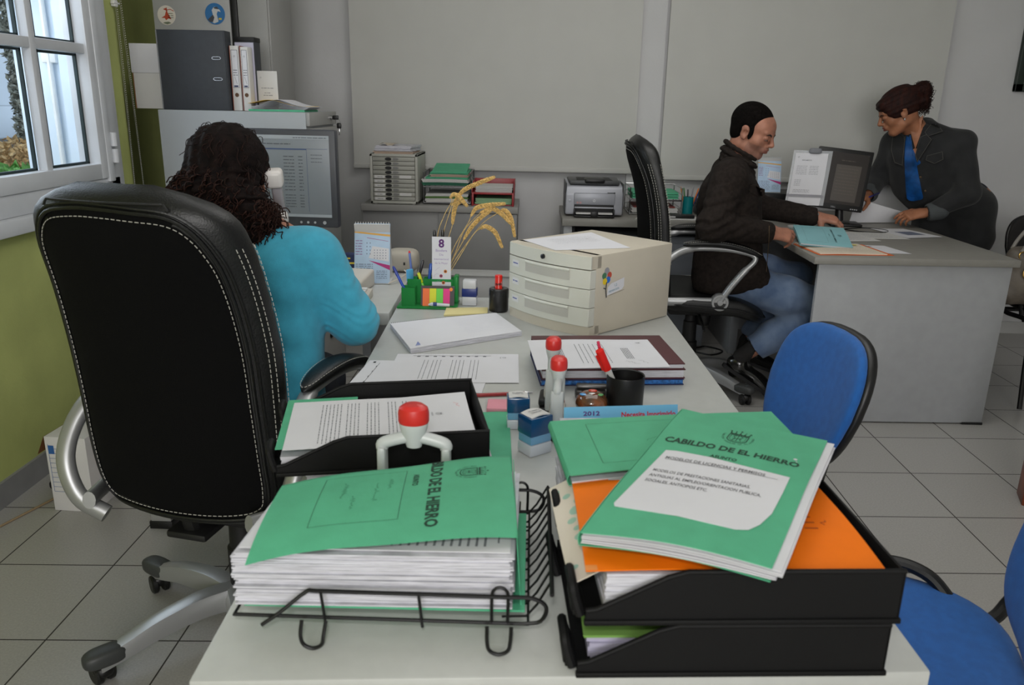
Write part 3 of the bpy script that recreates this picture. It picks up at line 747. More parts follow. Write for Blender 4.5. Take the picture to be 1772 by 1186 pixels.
# ------------------------------------------------------------------ blue visitor chairs (local: faces +Y)
def visitor_chair(label, loc, rz, cloth, group=None):
    t = thing('visitor_chair', label, 'chair', loc, rz, group)
    def sp(x, e): return math.copysign(abs(x)**e, x)
    def pad(b, F, w_, h_, tf, tb, nu=30, nv=30):
        pass
    # seat
    def seatshape(b, top, dz, sc=1):
        vs = []; fs = []; nu, nv = 44, 14
        for i_ in range(nv+1):
            ph = -PI/2+PI*i_/nv
            for k in range(nu):
                th = 2*PI*k/nu; x = .24*sc*sp(math.cos(ph), .4)*sp(math.cos(th), .6); y = .215*sc*sp(math.cos(ph), .4)*sp(math.sin(th), .6)
                z = top*sp(math.sin(ph), .7); vs.append((x*(1-.10*max(0, -y/.2)), y+.01, .44+dz+z-.10*max(0, y/.2-.75)**2+.02*(x/.24)**2))
        for i_ in range(nv):
            for k in range(nu): fs.append((i_*nu+k, i_*nu+(k+1) % nu, (i_+1)*nu+(k+1) % nu, (i_+1)*nu+k))
        b.add(vs, fs)
    b = MB(); seatshape(b, .025, .012); b.build('seat_cushion', cloth, t, ang=60)
    b = MB(); seatshape(b, .016, -.008, 1.012); b.build('seat_shell', M_black, t, ang=60)
    def backshape(b, top, dy, sc=1):
        vs = []; fs = []; nu, nv = 44, 14
        for i_ in range(nv+1):
            ph = -PI/2+PI*i_/nv
            for k in range(nu):
                th = 2*PI*k/nu; x = .182*sc*sp(math.cos(ph), .4)*sp(math.cos(th), .65); zz = .155*sc*sp(math.cos(ph), .4)*sp(math.sin(th), .65)
                y = top*sp(math.sin(ph), .7); x *= (1-.16*max(0, -zz/.155))
                vs.append((x, -.245+dy+y+.035*(x/.182)**2-.30*(zz)+.015*abs(zz/.155)**2, .69+zz))
        for i_ in range(nv):
            for k in range(nu): fs.append((i_*nu+k, (i_+1)*nu+k, (i_+1)*nu+(k+1) % nu, i_*nu+(k+1) % nu))
        b.add(vs, fs)
    b = MB(); backshape(b, .020, .008); b.build('back_cushion', cloth, t, ang=60)
    b = MB(); backshape(b, .022, -.012, 1.012); b.build('back_shell', M_black, t, ang=60)
    # oval tube frame: one on each side, from floor feet up to the back
    for sg in (-1, 1):
        b = MB(); x = sg*.255
        b.tube(smooth_path([(x, .26, .012), (x*.96, .22, .20), (x*.93, .19, .38), (x*.93, .16, .412), (x*.93, .0, .405)], 5), .011, 10); b.build('front_leg', M_black, t)
        b = MB()
        b.tube(smooth_path([(x, -.30, .012), (x*.96, -.20, .22), (x*.93, -.12, .40), (x*.93, .0, .405)], 5), .011, 10); b.build('rear_leg', M_black, t)
    b = MB(); b.tube([(-.237, .12, .404), (.237, .12, .404)], .011, 10); b.tube([(-.237, -.10, .402), (.237, -.10, .402)], .011, 10)
    b.build('seat_frame', M_black, t)
    for sg in (-1, 1):
        b = MB(); b.tube(smooth_path([(sg*.06, -.08, .405), (sg*.06, -.17, .405), (sg*.06, -.215, .43), (sg*.06, -.225, .50), (sg*.06, -.25, .64)], 6), .013, 10); b.build('back_support', M_black, t)
    for sg in (1,):
        b = MB(); b.tube(smooth_path([(sg*.232, .10, .42), (sg*.236, .07, .485), (sg*.233, -.01, .505), (sg*.215, -.07, .50), (sg*.190, -.115, .465), (sg*.175, -.15, .450), (sg*.185, -.18, .462), (sg*.200, -.205, .50), (sg*.17, -.235, .57)], 6), .012, 10); b.build('side_bar', M_black, t)
    return t
visitor_chair('blue cloth visitor chair pushed against the right side of the foreground desk', (.455, 1.745, 0), R_(99), M_bluecl)
visitor_chair('blue cloth visitor chair at the lower right corner with its seat in view', (.618, 1.145, 0), R_(70), M_bluecl)
M_blackcl = mat('black_cloth', (30, 28, 28), .9, bump=.4, bs=800)
visitor_chair('black cloth chair holding the handbag at the right edge', (2.54, 3.79, 0), R_(180), M_blackcl)
# wooden leg at the right edge
t = thing('wooden_stand', 'varnished wooden leg with a dark red foot block at the right edge', 'wooden stand', (1.80, 2.68, 0))
b = MB(); b.quadprism([(1.755, 2.59), (1.915, 2.53), (1.955, 2.63), (1.795, 2.69)], 0, .135, bev=.004); b.build('foot', mat('dark_mahogany', (112, 50, 26), .35, var=.3, vs=8), t, world=True)
b = MB(); T = Matrix.Translation((1.85, 2.61, .12)) @ Euler((0, R_(9), R_(-20))).to_matrix().to_4x4(); b.box(-.05, .05, -.03, .03, 0, .75, .01, M=T); b.build('leg', mat('varnished_pine', (184, 120, 48), .35, var=.15, vs=6, stretch=(1, 1, .1)), t, world=True)
# ================================================================== things on the foreground desk
rnd = random.Random(11)
DZ = .7402
def V3(x, y, z): return Vector((x, y, z))
M_wire = mat('black_wire', (12, 12, 13), .45, spec=.35)
M_traypl = mat('black_tray', (11, 11, 12), .6, bump=.25, bs=900, spec=.25)
M_edgepaper = mat('paper_edges', (206, 206, 214), .8, var=.12, vs=30, stretch=(1, 1, 30))
M_stampgrey = mat('stamp_grey', (192, 196, 196), .35)
def quadframe(a, b, c, d):
    return [Vector(p) for p in (a, b, c, d)]
def bundle(b, q, z0, z1, n, jit, rnd, zs=None, bev=0):
    "pile of loose leaves on a quadrilateral footprint q (4 xy)"
    cx_ = sum(p[0] for p in q)/4; cy_ = sum(p[1] for p in q)/4
    for k in range(n):
        a0 = z0+(z1-z0)*k/n; a1 = z0+(z1-z0)*(k+1)/n-.00005; dx, dy = rnd.uniform(-jit, jit), rnd.uniform(-jit, jit); an = rnd.uniform(-jit, jit)*2
        pts = []
        for p in q:
            x, y = p[0]-cx_, p[1]-cy_; pts.append((cx_+dx+x*math.cos(an)-y*math.sin(an), cy_+dy+x*math.sin(an)+y*math.cos(an)))
        b.quadprism(pts, a0, a1)
def folder_ink(i, W, H, title=True, box=True, S=.022, top=.045):
    "regional council file cover: crest, title, subject box (page W x H, y up)"
    i.crest(W/2, H-.038, .021)
    i.text('CABILDO DE EL HIERRO', W/2, H-.084, .0150, 'CENTER', bold=.03)
    i.text('ASUNTO', W/2, H-.118, .0085, 'CENTER', bold=.02)
    return i

# ---- black wire letter tray with its pile (front left)
t = thing('wire_letter_tray', 'black wire letter tray on hairpin feet holding the thick white paper pile', 'letter tray', (-.15, .9, DZ))
zb, zr = .768, .802
x0, x1, y0, y1 = -.325, .008, .772, 1.03
b = MB(); r = .0024
b.tube([(x0, y0, zb), (x1, y0, zb), (x1, y1, zb), (x0, y1, zb)], r, 8, closed=True)
for k in range(1, 6): b.tube([(x0, y0+(y1-y0)*k/6, zb), (x1, y0+(y1-y0)*k/6, zb)], .0016, 6)
b.build('base', M_wire, t, world=True)
for yy, nm in ((y0, 'near_side'), (y1, 'far_side')):
    b = MB(); b.tube(smooth_path([(x0+.035, yy-.012, zb-.004), (x0+.055, yy-.008, zb+.010), (x0+.083, yy, zr-.002), (x0+.095, yy, zr), (x0+.15, yy, zr), (x1-.03, yy, zr), (x1+.005, yy, zr-.001), (x1+.020, yy, zr-.012), (x1+.014, yy, zb+.004), (x1-.005, yy, zb)], 4), r, 8)
    for x in (-.225, -.115): b.tube([(x, yy-.001, zr+.001), (x+.004, yy-.001, zb-.008)], .0018, 6)
    b.build('side_rail', M_wire, t, world=True)
b = MB(); b.tube([(x1+.026, y0+.0, zr+.004), (x1+.026, y1, zr+.004)], .0026, 8)
for k in range(11):
    y = y0+.012+(y1-y0-.02)*k/10; b.tube([(x1-.03, y, zb), (x1-.002, y+.001, zb+.001), (x1+.010, y+.008, zb+.012), (x1+.026, y+.016, zr+.004)], .0016, 6)
b.build('slanted_end', M_wire, t, world=True)
for (x, y) in ((-.231, y0-.022), (-.024, y0-.022), (-.231, y1+.012), (-.02, y1+.012)):
    b = MB(); h = zb+.004; w_ = .0135
    b.tube(smooth_path([(x+w_, y+.01, h), (x+w_*.95, y, h-.012), (x+w_*.75, y, DZ+.008), (x, y, DZ+.003), (x-w_*.75, y, DZ+.008), (x-w_*.95, y, h-.012), (x-w_, y+.01, h)], 5), .0022, 8)
    b.build('hairpin_foot', M_wire, t, world=True)
for (x, y) in ((-.024, y0), (-.004, y1)):
    b = MB(); w_ = .009; b.tube(smooth_path([(x-w_, y, zb), (x-w_, y, zr), (x-w_*.7, y, zr+.009), (x, y, zr+.012), (x+w_*.7, y, zr+.009), (x+w_, y, zr), (x+w_, y, zb)], 5), .0019, 8); b.build('stacking_loop', M_wire, t, world=True)
q = [(-.325, .782), (-.012, .790), (-.010, 1.005), (-.318, .920)]
b = MB(); bundle(b, [(-.318, .785), (.004, .789), (.004, 1.015), (-.316, 1.0)], .7705, .7735, 2, .002, rnd)
b.build('green_folder', M_greenf, label='green card folder at the very bottom of the paper pile in the wire tray', cat='folder')
b = MB(); bundle(b, q, .774, .842, 34, .0035, rnd)
pb = b.build('paper_bundle', M_edgepaper, label='thick pile of white sheets in the wire tray, under the left green folder', cat='papers')
# top printed sheet lifted at the right
a_, b_, c_, d_ = (-.318, .786, .846), (-.014, .795, .844), (-.012, 1.000, .845), (-.312, .915, .846)
F = bilin(a_, b_, c_, d_, .30, .21)
b = MB(); b.sheet(lambda u, v: F(u*.30, v*.21), 6, 4, .0012); tp = b.build('printed_sheet', M_paper, label='printed white sheet lying directly under the left green folder', cat='paper', ang=60)
i = Ink(); rr = random.Random(3)
for k in range(14): i.v and None; 
for k in range(12):
    x = .165+k*.0095; i.rect(x, .012, x+.0028, .012+.18*rr.uniform(.5, .95))
i.rect(.285, .02, .287, .07); i.build('print', M_inkg, F, tp, world=True)
# left green folder (page top towards +x)
M_fold = M_greenf
fa, fb, fc, fd = (-.300, .752, .862), (-.006, .812, .858), (-.022, 1.032, .853), (-.309, .918, .856)
W, H = .228, .300
def FL(x, y):   # page x runs towards the viewer (-y world), page y towards +x world
    u = y/H; v = 1-max(x, 0)/W
    p = Vector(fa)*(1-u)*(1-v)+Vector(fb)*u*(1-v)+Vector(fc)*u*v+Vector(fd)*(1-u)*v
    if x < 0: p.z += x*.9; p.y -= x*.45
    p.z += .010*math.sin(PI*v)*.5+.006*math.sin(PI*u)-.012*(1-u)**3*(1-v)-.005*(1-v)**6+.002*math.sin(u*9)
    return p
t = thing('green_folder', 'green card file on the wire tray pile, its title running towards the viewer', 'folder', (-.15, .9, .85))
b = MB(); b.sheet(lambda u, v: FL((1-v)*(W+.03)-.03, u*H), 24, 26, .0009); b.build('cover', M_fold, t, world=True, ang=60)
i = Ink(); i.crest(.058, H-.054, .030); i.text('CABILDO DE EL HIERRO', -.030, H-.108, .0215, 'LEFT', bold=.035, sx=1.0); i.text('ASUNTO', .042, H-.130, .0105, 'LEFT', bold=.02)
i.build('title_print', M_greenink, FL, t, world=True)
i = Ink(); i.frame(.022, .058, .178, .160, .0006); i.build('subject_box', M_greenink, FL, t, world=True)
i = Ink(); rr = random.Random(5)
for (x, y, n) in ((.05, .14, 5), (.06, .125, 9), (.05, .085, 8), (.10, .10, 6)):
    for k in range(n): i.line([(x+k*.007, y+rr.uniform(-.002, .002)), (x+k*.007+.003, y+.006*rr.random()), (x+k*.007+.006, y)], .0006)
i.build('handwriting', mat('pencil', (36, 104, 74), .8), FL, t, world=True)
b = MB(); b.sheet(lambda u, v: Vector((-.006+.006*u-.010*v, .795+.225*v, .855-.078*u+.003*math.sin(6*v))), 6, 8, .0009)
b.build('spine_flap', M_fold, t, world=True, ang=60)

# ---- black plastic letter trays
def letter_tray(label, loc, rz, L=.335, W=.245, H=.062, curve=0):
    t = thing('letter_tray', label, 'letter tray', loc, rz)
    th = .0035
    def wall(y, name):
        prof = [(.0, .004), (.0, .016), (.012, .018), (.085, H-.006), (.105, H), (L, H), (L, .004)]
        b = MB(); n = len(prof)
        vs = [(x, y, z) for x, z in prof]+[(x, y+th, z) for x, z in prof]
        fs = [tuple(range(n))[::-1], tuple(range(n, 2*n))]+[(k, (k+1) % n, n+(k+1) % n, n+k) for k in range(n)]
        b.add(vs, fs); b.tube([(p[0], y+th/2, p[1]) for p in prof[1:6]], .0028, 8)
        b.build(name, M_traypl, t)
    wall(0, 'side_wall'); wall(W-th, 'side_wall')
    b = MB(); b.box(0, L, 0, W, .003, .0055); b.box(-.002, L+.002, -.003, .004, .0, .0065, .0015); b.box(-.002, L+.002, W-.004, W+.003, 0, .0065, .0015); b.build('floor', M_traypl, t)
    b = MB(); b.box(L-th, L, 0, W, .004, H, .001); b.build('end_wall', M_traypl, t)
    for y in (.012, W-.062):
        b = MB(); b.tube(smooth_path([(-.004, y, .004), (-.010, y+.004, .022), (-.013, y+.01, .036), (-.013, y+.04, .036), (-.010, y+.046, .022), (-.004, y+.05, .004)], 5), .0055, 8); b.box(-.014, -.008, y+.004, y+.046, .004, .036, .002); b.box(-.012, .002, y+.002, y+.048, .002, .008, .001)
        b.build('front_lip', M_traypl, t)
    return t
letter_tray('lower of two stacked black letter trays at the front right of the desk', (.062, .722, DZ), R_(3.5), W=.25)
letter_tray('upper of two stacked black letter trays, holding the orange folder', (.068, .722, .8055), R_(3.7), W=.25)
letter_tray('black letter tray with printed letters behind the big red-knobbed stamp', (-.372, 1.088, .782), R_(11), L=.322, W=.245, H=.058)
# lower tray contents
b = MB(); bundle(b, [(.075, .74), (.37, .757), (.35, .955), (.068, .935)], .7465, .775, 5, .003, rnd); b.build('paper_bundle', mat('lilac_paper', (176, 172, 196), .8, var=.05), label='lilac and white papers inside the lower front right letter tray', cat='papers')
b = MB(); bundle(b, [(.068, .742), (.24, .752), (.24, .93), (.064, .93)], .7755, .778, 2, .002, rnd); b.build('green_sheet', mat('lime_paper', (126, 170, 84), .8), label='lime green sheet peeping out of the lower front right tray', cat='paper')
# upper tray contents
b = MB(); bundle(b, [(.088, .735), (.388, .753), (.372, .955), (.072, .945)], .8115, .8585, 16, .0012, rnd); b.build('paper_bundle', M_edgepaper, label='white papers in the upper tray beneath the orange folder', cat='papers')
oa, ob, oc, od = (.066, .731, .8645), (.385, .750, .8655), (.372, .965, .872), (.060, .957, .8665)
FO = bilin(oa, ob, oc, od, .3, .21, lambda u, v: .002*math.sin(u*5)+.003*math.sin(v*4))
t = thing('orange_folder', 'translucent orange plastic folder in the upper tray under the titled green file', 'folder', (.22, .85, .866))
b = MB(); b.sheet(lambda u, v: FO(u*.3, v*.21), 16, 12, .0012); b.build('cover', mat('orange_plastic', (248, 122, 10), .6, spec=.2, var=.03, vs=15, bump=.15, bs=30), t, world=True, ang=60)
i = Ink(); rr = random.Random(8)
def scrib(i, x, y, n, s, ang, rr, t=.0006):
    c, q = math.cos(ang), math.sin(ang); pts = []
    for k in range(n): 
        px, py = k*s*.5, rr.uniform(-.5, .6)*s; pts.append((x+px*c-py*q, y+px*q+py*c))
    i.line(pts, t)
scrib(i, .215, .15, 12, .009, -.9, rr, .0009); scrib(i, .268, .085, 4, .007, 1.2, rr, .0012)
for k in range(9): scrib(i, .04+k*.004, .04+k*.003, 22, .0045, -.05, rr, .0004)
for k in range(3): i.words(.20, .10-k*.012, .26, .004, rr)
i.build('handwriting', mat('brown_ink', (176, 70, 8), .7), FO, t, world=True)
i = Ink(); 
i.add([(.0, 0), (.012, 0), (.008, .20), (.0, .205)], [(0, 1, 2, 3)]); i.build('folded_edge', mat('pale_orange', (240, 150, 80), .3), FO, t, off=.0006, world=True)
i = Ink().rect(.045, .190, .062, .202); i.build('index_tab', M_paper, FO, t, off=.0006, world=True)
# patterned sheet hanging over the front of the upper tray
t = thing('patterned_sheet', 'pastel patterned paper curling over the left lip of the upper tray', 'paper', (.06, .85, .85))
Fp = lambda x, y: Vector((.052+x*.9-.02*(y/.22), .745+y, .838+x*.55-.003*math.sin(y*20)))
b = MB(); b.sheet(lambda u, v: Fp(u*.045, v*.215), 6, 12, .0008); b.build('sheet', mat('ivory_paper', (222, 212, 198), .7), t, world=True, ang=60)
i = Ink(); rr = random.Random(2)
for k in range(11): i.disc(rr.uniform(.008, .035), .01+k*.0185, rr.uniform(.004, .009), 10)
i.build('pastel_flowers', mat('pastel_blue_green', (160, 196, 180), .7), Fp, t, world=True)
# pile and second green folder behind
b = MB(); bundle(b, [(.058, 1.035), (.372, 1.065), (.360, 1.185), (.050, 1.160)], DZ+.0005, .862, 30, .004, rnd); b.build('paper_bundle', M_edgepaper, label='tall pile of papers behind the front right trays, under the rear green folder', cat='papers')
F2 = bilin((.060, .930, .8805), (.372, 1.040, .880), (.378, 1.165, .882), (.037, 1.100, .880), .32, .215, lambda u, v: .003*math.sin(PI*u))
F2 = bilin((.058, .925, .8785), (.392, 1.010, .8785), (.378, 1.165, .880), (.036, 1.100, .880), .32, .215, lambda u, v: .002*math.sin(PI*u))
t = thing('green_folder', 'green card folder lying crosswise behind, partly under the titled green file', 'folder', (.2, 1.05, .87))
b = MB(); b.sheet(lambda u, v: F2(u*.32, v*.215), 14, 8, .001); b.build('cover', M_fold, t, world=True, ang=60)
b = MB(); b.sheet(lambda u, v: F2(u*.32+.003, v*.205+.004)-Vector((0, 0, .011)), 8, 6, .006); b.build('sheets', M_edgepaper, t, world=True)
b = MB(); b.sheet(lambda u, v: F2(u*.32, v*.215+.002)-Vector((0, 0, .0145)), 8, 6, .001); b.sheet(lambda u, v: F2(0, .003+v*.21)+Vector((-.003*math.sin(PI*u), 0, -.0155*u)), 5, 8, .0009); b.build('back_cover', M_fold, t, world=True, ang=60)
i = Ink(); i.frame(.045, .03, .17, .19, .0005); i.build('subject_box', M_greenink, F2, t, world=True)
i = Ink(); rr = random.Random(6); scrib(i, .12, .10, 5, .014, 1.1, rr, .0006); scrib(i, .14, .06, 4, .016, .9, rr, .0006); i.build('handwriting', MATS['pencil'], F2, t, world=True)
b = MB(); q = [(.30, 1.05), (.400, 1.085), (.385, 1.172), (.29, 1.15)]
# titled green file on top
ga, gb, gc, gd = (.0610, .7610, .892), (.2470, .7010, .893), (.4040, 1.000, .905), (.2310, 1.110, .901)
W, H = .24, .34
FT = bilin(ga, gb, gc, gd, W, H, lambda u, v: .006*math.sin(PI*u)*(1-v)+.004*math.sin(PI*v)+.0015*math.sin(9*v+3*u))
t = thing('green_folder', 'bulging green file on top of the right pile, with title and pasted white label', 'folder', (.24, .9, .88))
b = MB(); b.sheet(lambda u, v: FT(u*W, v*H), 24, 30, .001); b.build('cover', M_fold, t, world=True, ang=60)
for k in range(7):
    dz = .0020+.0017*k; dx = .003+.0022*k
    b = MB(); b.sheet(lambda u, v: FT(.002+u*(W+.010-dx*.3+.004*math.sin(k)), .002*math.cos(k*2)+v*(H-.004-.03*(k % 2)))-Vector((0, 0, dz+.004*(1-v)*math.sin(PI*u)*(k/7))), 8, 8, .0009); b.build('sheet', M_paper, t, world=True, ang=60)
b = MB(); b.sheet(lambda u, v: FT(u*W, v*H)-Vector((0, 0, .0150)), 10, 10, .001); b.sheet(lambda u, v: FT(-.0015*math.sin(PI*u)-.001, v*H)-Vector((0, 0, .0150*u)), 6, 12, .0008); b.build('back_cover', M_fold, t, world=True, ang=60)
i = Ink(); i.crest(W*.48, H-.062, .034); i.text('CABILDO DE EL HIERRO', W/2-.004, H-.113, .0195, 'CENTER', bold=.035, sx=.98); i.text('ASUNTO', W/2-.006, H-.136, .0100, 'CENTER', bold=.03)
i.build('title_print', M_greenink, FT, t, world=True)
lab = [(.026, .215), (.052, .222)] 
def FLb(x, y): return FT(x, y)+Vector((0, 0, .0006))
LW, LH = .20, .15; lx, ly = .015, .052
def Fl(x, y): return FT(lx+x, ly+y)
b = MB()
pts = [(0, .006), (.004, 0), (.09, .0), (.165, .0), (.180, .006), (.190, .022), (.198, .05), (.2, .10), (.2, .140), (.155, .142), (.08, .150), (.03, .152), (.012, .150), (.006, .08)]
vs = []; n = len(pts); cx_, cy_ = .10, .075
K = 12
for L_ in (0, 1):
    for j in range(K+1):
        f_ = 1-j/K
        for p in pts: vs.append(Fl(cx_+(p[0]-cx_)*f_, cy_+(p[1]-cy_)*f_)+Vector((0, 0, .0006+.0004*L_)))
fs = []
for j in range(K):
    for k in range(n): fs.append(((K+1)*n+j*n+k, (K+1)*n+j*n+(k+1) % n, (K+1)*n+(j+1)*n+(k+1) % n, (K+1)*n+(j+1)*n+k))
for k in range(n): fs.append((k, (k+1) % n, (K+1)*n+(k+1) % n, (K+1)*n+k))
b.add(vs, fs); lb = b.build('pasted_label', M_paper, t, world=True, ang=60)
i = Ink(); i.text('MODELOS DE LICENCIAS Y PERMISOS', .020, .128, .0092, bold=.012, sx=.96); i.rect(.020, .1262, .186, .1269)
for k, s_ in enumerate(('MODELOS DE PRESTACIONES SANITARIAS,', 'ANTIGUAS AL EMPLEO/ORIENTACION PUBLICA,', 'SOCIALES, ANTICIPOS ETC.')): i.text(s_, .016, .092-k*.0135, .0092, bold=.012, sx=.80)
i.build('label_print', mat('typed_ink', (92, 92, 96), .8), Fl, lb, off=.0014, world=True)
i = Ink().disc(.210, .250, .003, 10); i.disc(.213, .243, .0015, 6); i.build('correction_spot', M_paper, FT, t, off=.0006, world=True)

# ---- mid tray letters
T_ = mtx((-.368, 1.088, .782), R_(11))
def FM(x, y): 
    p = T_ @ Vector((x, y, 0)); u = x/.31
    p.z = .782+.030+.022*math.sin(min(max((u+.1), 0), 1.2)*1.9+.4)*.8-.02*u*(1-u)*1.2+(.010*max(0, u-.6)*max(0, y/.21-.5)*4); return p
b = MB(); bundle(b, [tuple((T_ @ Vector(p))[:2]) for p in ((.0, .012, 0), (.305, .012, 0), (.305, .225, 0), (.0, .225, 0))], .788, .809, 8, .002, rnd); b.build('paper_bundle', M_edgepaper, label='loose papers in the middle letter tray beneath the printed letter', cat='papers')
t = thing('green_folder', 'green folder edge sticking out of the middle letter tray to the left', 'folder', (-.3, 1.2, .81))
b = MB(); b.sheet(lambda u, v: FM(-.008+u*.12, .018+v*.21)-Vector((0, 0, .0022)), 8, 6, .0008); b.build('cover', M_fold, t, world=True)
t = thing('letter', 'curling printed letter with a crest on top in the middle letter tray', 'letter', (-.25, 1.2, .82))
b = MB(); b.sheet(lambda u, v: FM(.004+u*.297, .008+v*.20), 24, 8, .0005); b.build('sheet', M_paper, t, world=True, ang=60)
i = Ink(); rr = random.Random(9)
def FMp(x, y): return FM(.301-y, .208-.208+x)   # page turned: page y runs to -x
FMq = lambda x, y: FM(.004+y, .208-x)           # page top at +x, text reading towards viewer
for k in range(6): i.words(.02, .050+k*.0062, .185, .0022, rr, 1.2)
for grp, n in ((.092, 4), (.125, 4), (.160, 3), (.185, 2)):
    for k in range(n): i.words(.02, grp+k*.0062, .185, .0022, rr, 1.2)
i.build('print', M_inkg, FMq, t, world=True); i = Ink(); i.crest(.085, .245, .009); i.text('CABILDO', .085, .232, .004, 'CENTER'); i.build('crest_print', M_inkg, FMq, t, world=True)
i = Ink(); scrib(i, .04, .275, 8, .006, .3, rr, .0007); i.build('red_note', mat('red_pencil', (220, 130, 130), .8), FMq, t, world=True)
t = thing('green_folder', 'green folder under the middle letter tray, its edge showing to the right', 'folder', (-.1, 1.3, DZ))
b = MB(); b.quadprism([(-.34, 1.16), (-.020, 1.20), (-.034, 1.475), (-.052, 1.476), (-.40, 1.40)], DZ+.001, DZ+.004); b.build('cover', M_fold, t, world=True)
b = MB(); bundle(b, [(-.345, 1.14), (-.055, 1.195), (-.095, 1.42), (-.385, 1.36)], DZ+.0045, .781, 9, .002, rnd); b.build('paper_bundle', M_edgepaper, label='flat pile of papers carrying the middle letter tray', cat='papers')

# ---- stamps
def heavy_stamp(label, loc, rz, group=None, sc=1):
    t = thing('hand_stamp', label, 'stamp', loc, rz, group); t.scale = (sc, sc, sc)
    b = MB(); b.box(-.05, .05, -.028, .028, 0, .018, .004); b.box(-.038, .038, -.03, .03, .016, .036, .006); b.build('base', M_black, t)
    b = MB(); b.box(-.036, .036, -.018, .018, .036, .062, .006); b.build('date_block', mat('stamp_warm_grey', (168, 164, 156), .5), t)
    b = MB()
    for s_ in (-1, 1): b.box(s_*.046-.0065, s_*.046+.0065, -.014, .014, .012, .115, .005)
    b.tube(smooth_path([(-.046, 0, .110), (-.044, 0, .118), (-.02, 0, .126), (0, 0, .129), (.02, 0, .126), (.044, 0, .118), (.046, 0, .110)], 5), .009, 12); b.build('frame', M_stampgrey, t)
    b = MB(); b.lathe([(0, .112), (.011, .114), (.013, .122), (.0195, .142), (.021, .150), (.0205, .153)], 28, sy=.85); b.build('handle', M_stampgrey, t)
    b = MB(); b.lathe([(.0205, .150), (.0222, .154), (.0222, .166), (.0205, .173), (.014, .178), (0, .179)], 28, sy=.85, M=mtx((0, 0, 0))); b.build('knob', M_red, t)
    b = MB(); b.box(.03, .034, -.031, -.029, .004, .010, .0005); b.build('latch', M_red, t)
    return t
heavy_stamp('large grey self-inking stamp with a red knob standing before the middle tray', (-.160, 1.055, DZ), R_(1))
heavy_stamp('front one of two slim red-knobbed stamps beside the black pen cup', (.057, 1.385, DZ), R_(86), sc=.84)
heavy_stamp('rear one of two slim red-knobbed stamps, close to the book pile', (.050, 1.510, DZ), R_(86), sc=.84)
def blue_stamp(label, loc, rz, s=1):
    t = thing('pocket_stamp', label, 'stamp', loc, rz)
    b = MB(); b.box(-.022*s, .022*s, -.018*s, .018*s, 0, .020*s, .003); b.build('base', mat('clear_white_plastic', (204, 208, 214), .3, coat=.3), t)
    b = MB(); b.box(-.021*s, .021*s, -.017*s, .017*s, .020*s, .040*s, .002); b.build('window', mat('light_blue_plastic', (112, 164, 200), .25, coat=.4), t)
    b = MB(); b.box(-.0225*s, .0225*s, -.0185*s, .0185*s, .034*s, .066*s, .003); b.build('body', mat('dark_blue_plastic', (16, 68, 112), .22, coat=.5), t)
    b = MB(); b.sheet(lambda u, v: Vector(((u-.5)*.038*s, (v-.5)*.030*s, .0668*s+.003*s*math.sin(PI*u))), 8, 2, .002); b.build('label', M_paper2, t)
    i = Ink(); i.words(-.012*s, .003*s, .012*s, .003, random.Random(1)); i.words(-.012*s, -.004*s, .010*s, .003, random.Random(2)); i.build('label_print', M_inkg, lambda x, y: Vector((x, y, .0702*s)), t)
    return t
blue_stamp('nearer of two small blue stamps, turned cornerwise in the middle of the desk', (.016, 1.300, DZ), R_(38), 1.08)
blue_stamp('farther of two small blue stamps, square to the desk', (-.016, 1.412, DZ), R_(4), .95)
# blue-banded white stamp near the drawer box
t = thing('pocket_stamp', 'white stamp with a dark blue band standing beside the green organiser', 'stamp', (-.180, 2.352, DZ), R_(-3))
b = MB(); b.box(-.022, .022, -.016, .016, 0, .028, .003); b.box(-.0205, .0205, -.015, .015, .050, .078, .004); b.build('body', mat('pale_grey_plastic', (200, 202, 206), .35), t)
b = MB(); b.box(-.0225, .0225, -.0165, .0165, .027, .052, .002); b.build('band', mat('navy_plastic', (24, 44, 116), .35), t)
# ---- books
UX = Vector((.9945, .105, 0)); UY = Vector((-.105, .9945, 0)); BO = Vector((.029, 1.640, 0))
def bk(name, label, z0, z1, cov, w_=.318, d=.222, dx=0, dy=0):
    t = thing(name, label, 'book', BO+Vector((0, 0, z0))+UX*dx+UY*dy, math.atan2(.105, .9945)); h = z1-z0
    b = MB(); b.box(0, w_, 0, d, 0, .0022, .0006); b.box(0, w_, 0, d, h-.0022, h, .0006); b.box(0, w_, d-.003, d, 0, h, .001); b.build('cover', cov, t)
    b = MB(); b.box(.003, w_-.003, .003, d-.004, .0024, h-.0024); b.build('pages', M_edgepaper, t)
M_maroon = mat('maroon_cover', (80, 34, 40), .5, bump=.1, bs=300)
bk('ledger', 'blue-edged hardback at the bottom of the book pile', DZ, DZ+.014, mat('navy_cover', (30, 40, 90), .5))
b = MB(); b.box(.002, .316, .0005, .004, .0025, .0115, .001); o = b.build('blue_edge', mat('mottled_blue', (52, 118, 196), .6, var=.3, vs=120), [c for c in bpy.data.objects if c.name == 'ledger'][0])
bk('ledger', 'maroon hardback in the middle of the book pile', DZ+.0145, DZ+.036, M_maroon, dx=.002, dy=.001)
bk('ledger', 'thin maroon hardback on top of the book pile, under the letter', DZ+.0365, DZ+.050, M_maroon, w_=.316, dx=.001, dy=-.001)
FB = bilin((.020, 1.600, .7915), (.308, 1.648, .7915), (.286, 1.852, .7915), (-.002, 1.815, .7915), .30, .21, lambda u, v: .0012*math.sin(5*u))
t = thing('letter', 'printed letter with notes lying on the book pile', 'letter', (.15, 1.73, .792))
b = MB(); b.sheet(lambda u, v: FB(u*.30, v*.21), 8, 6, .0012); b.build('sheets', M_paper, t, world=True, ang=60)
FBq = lambda x, y: FB(y, .21-x)
i = Ink(); rr = random.Random(12)
i.crest(.028, .268, .009)
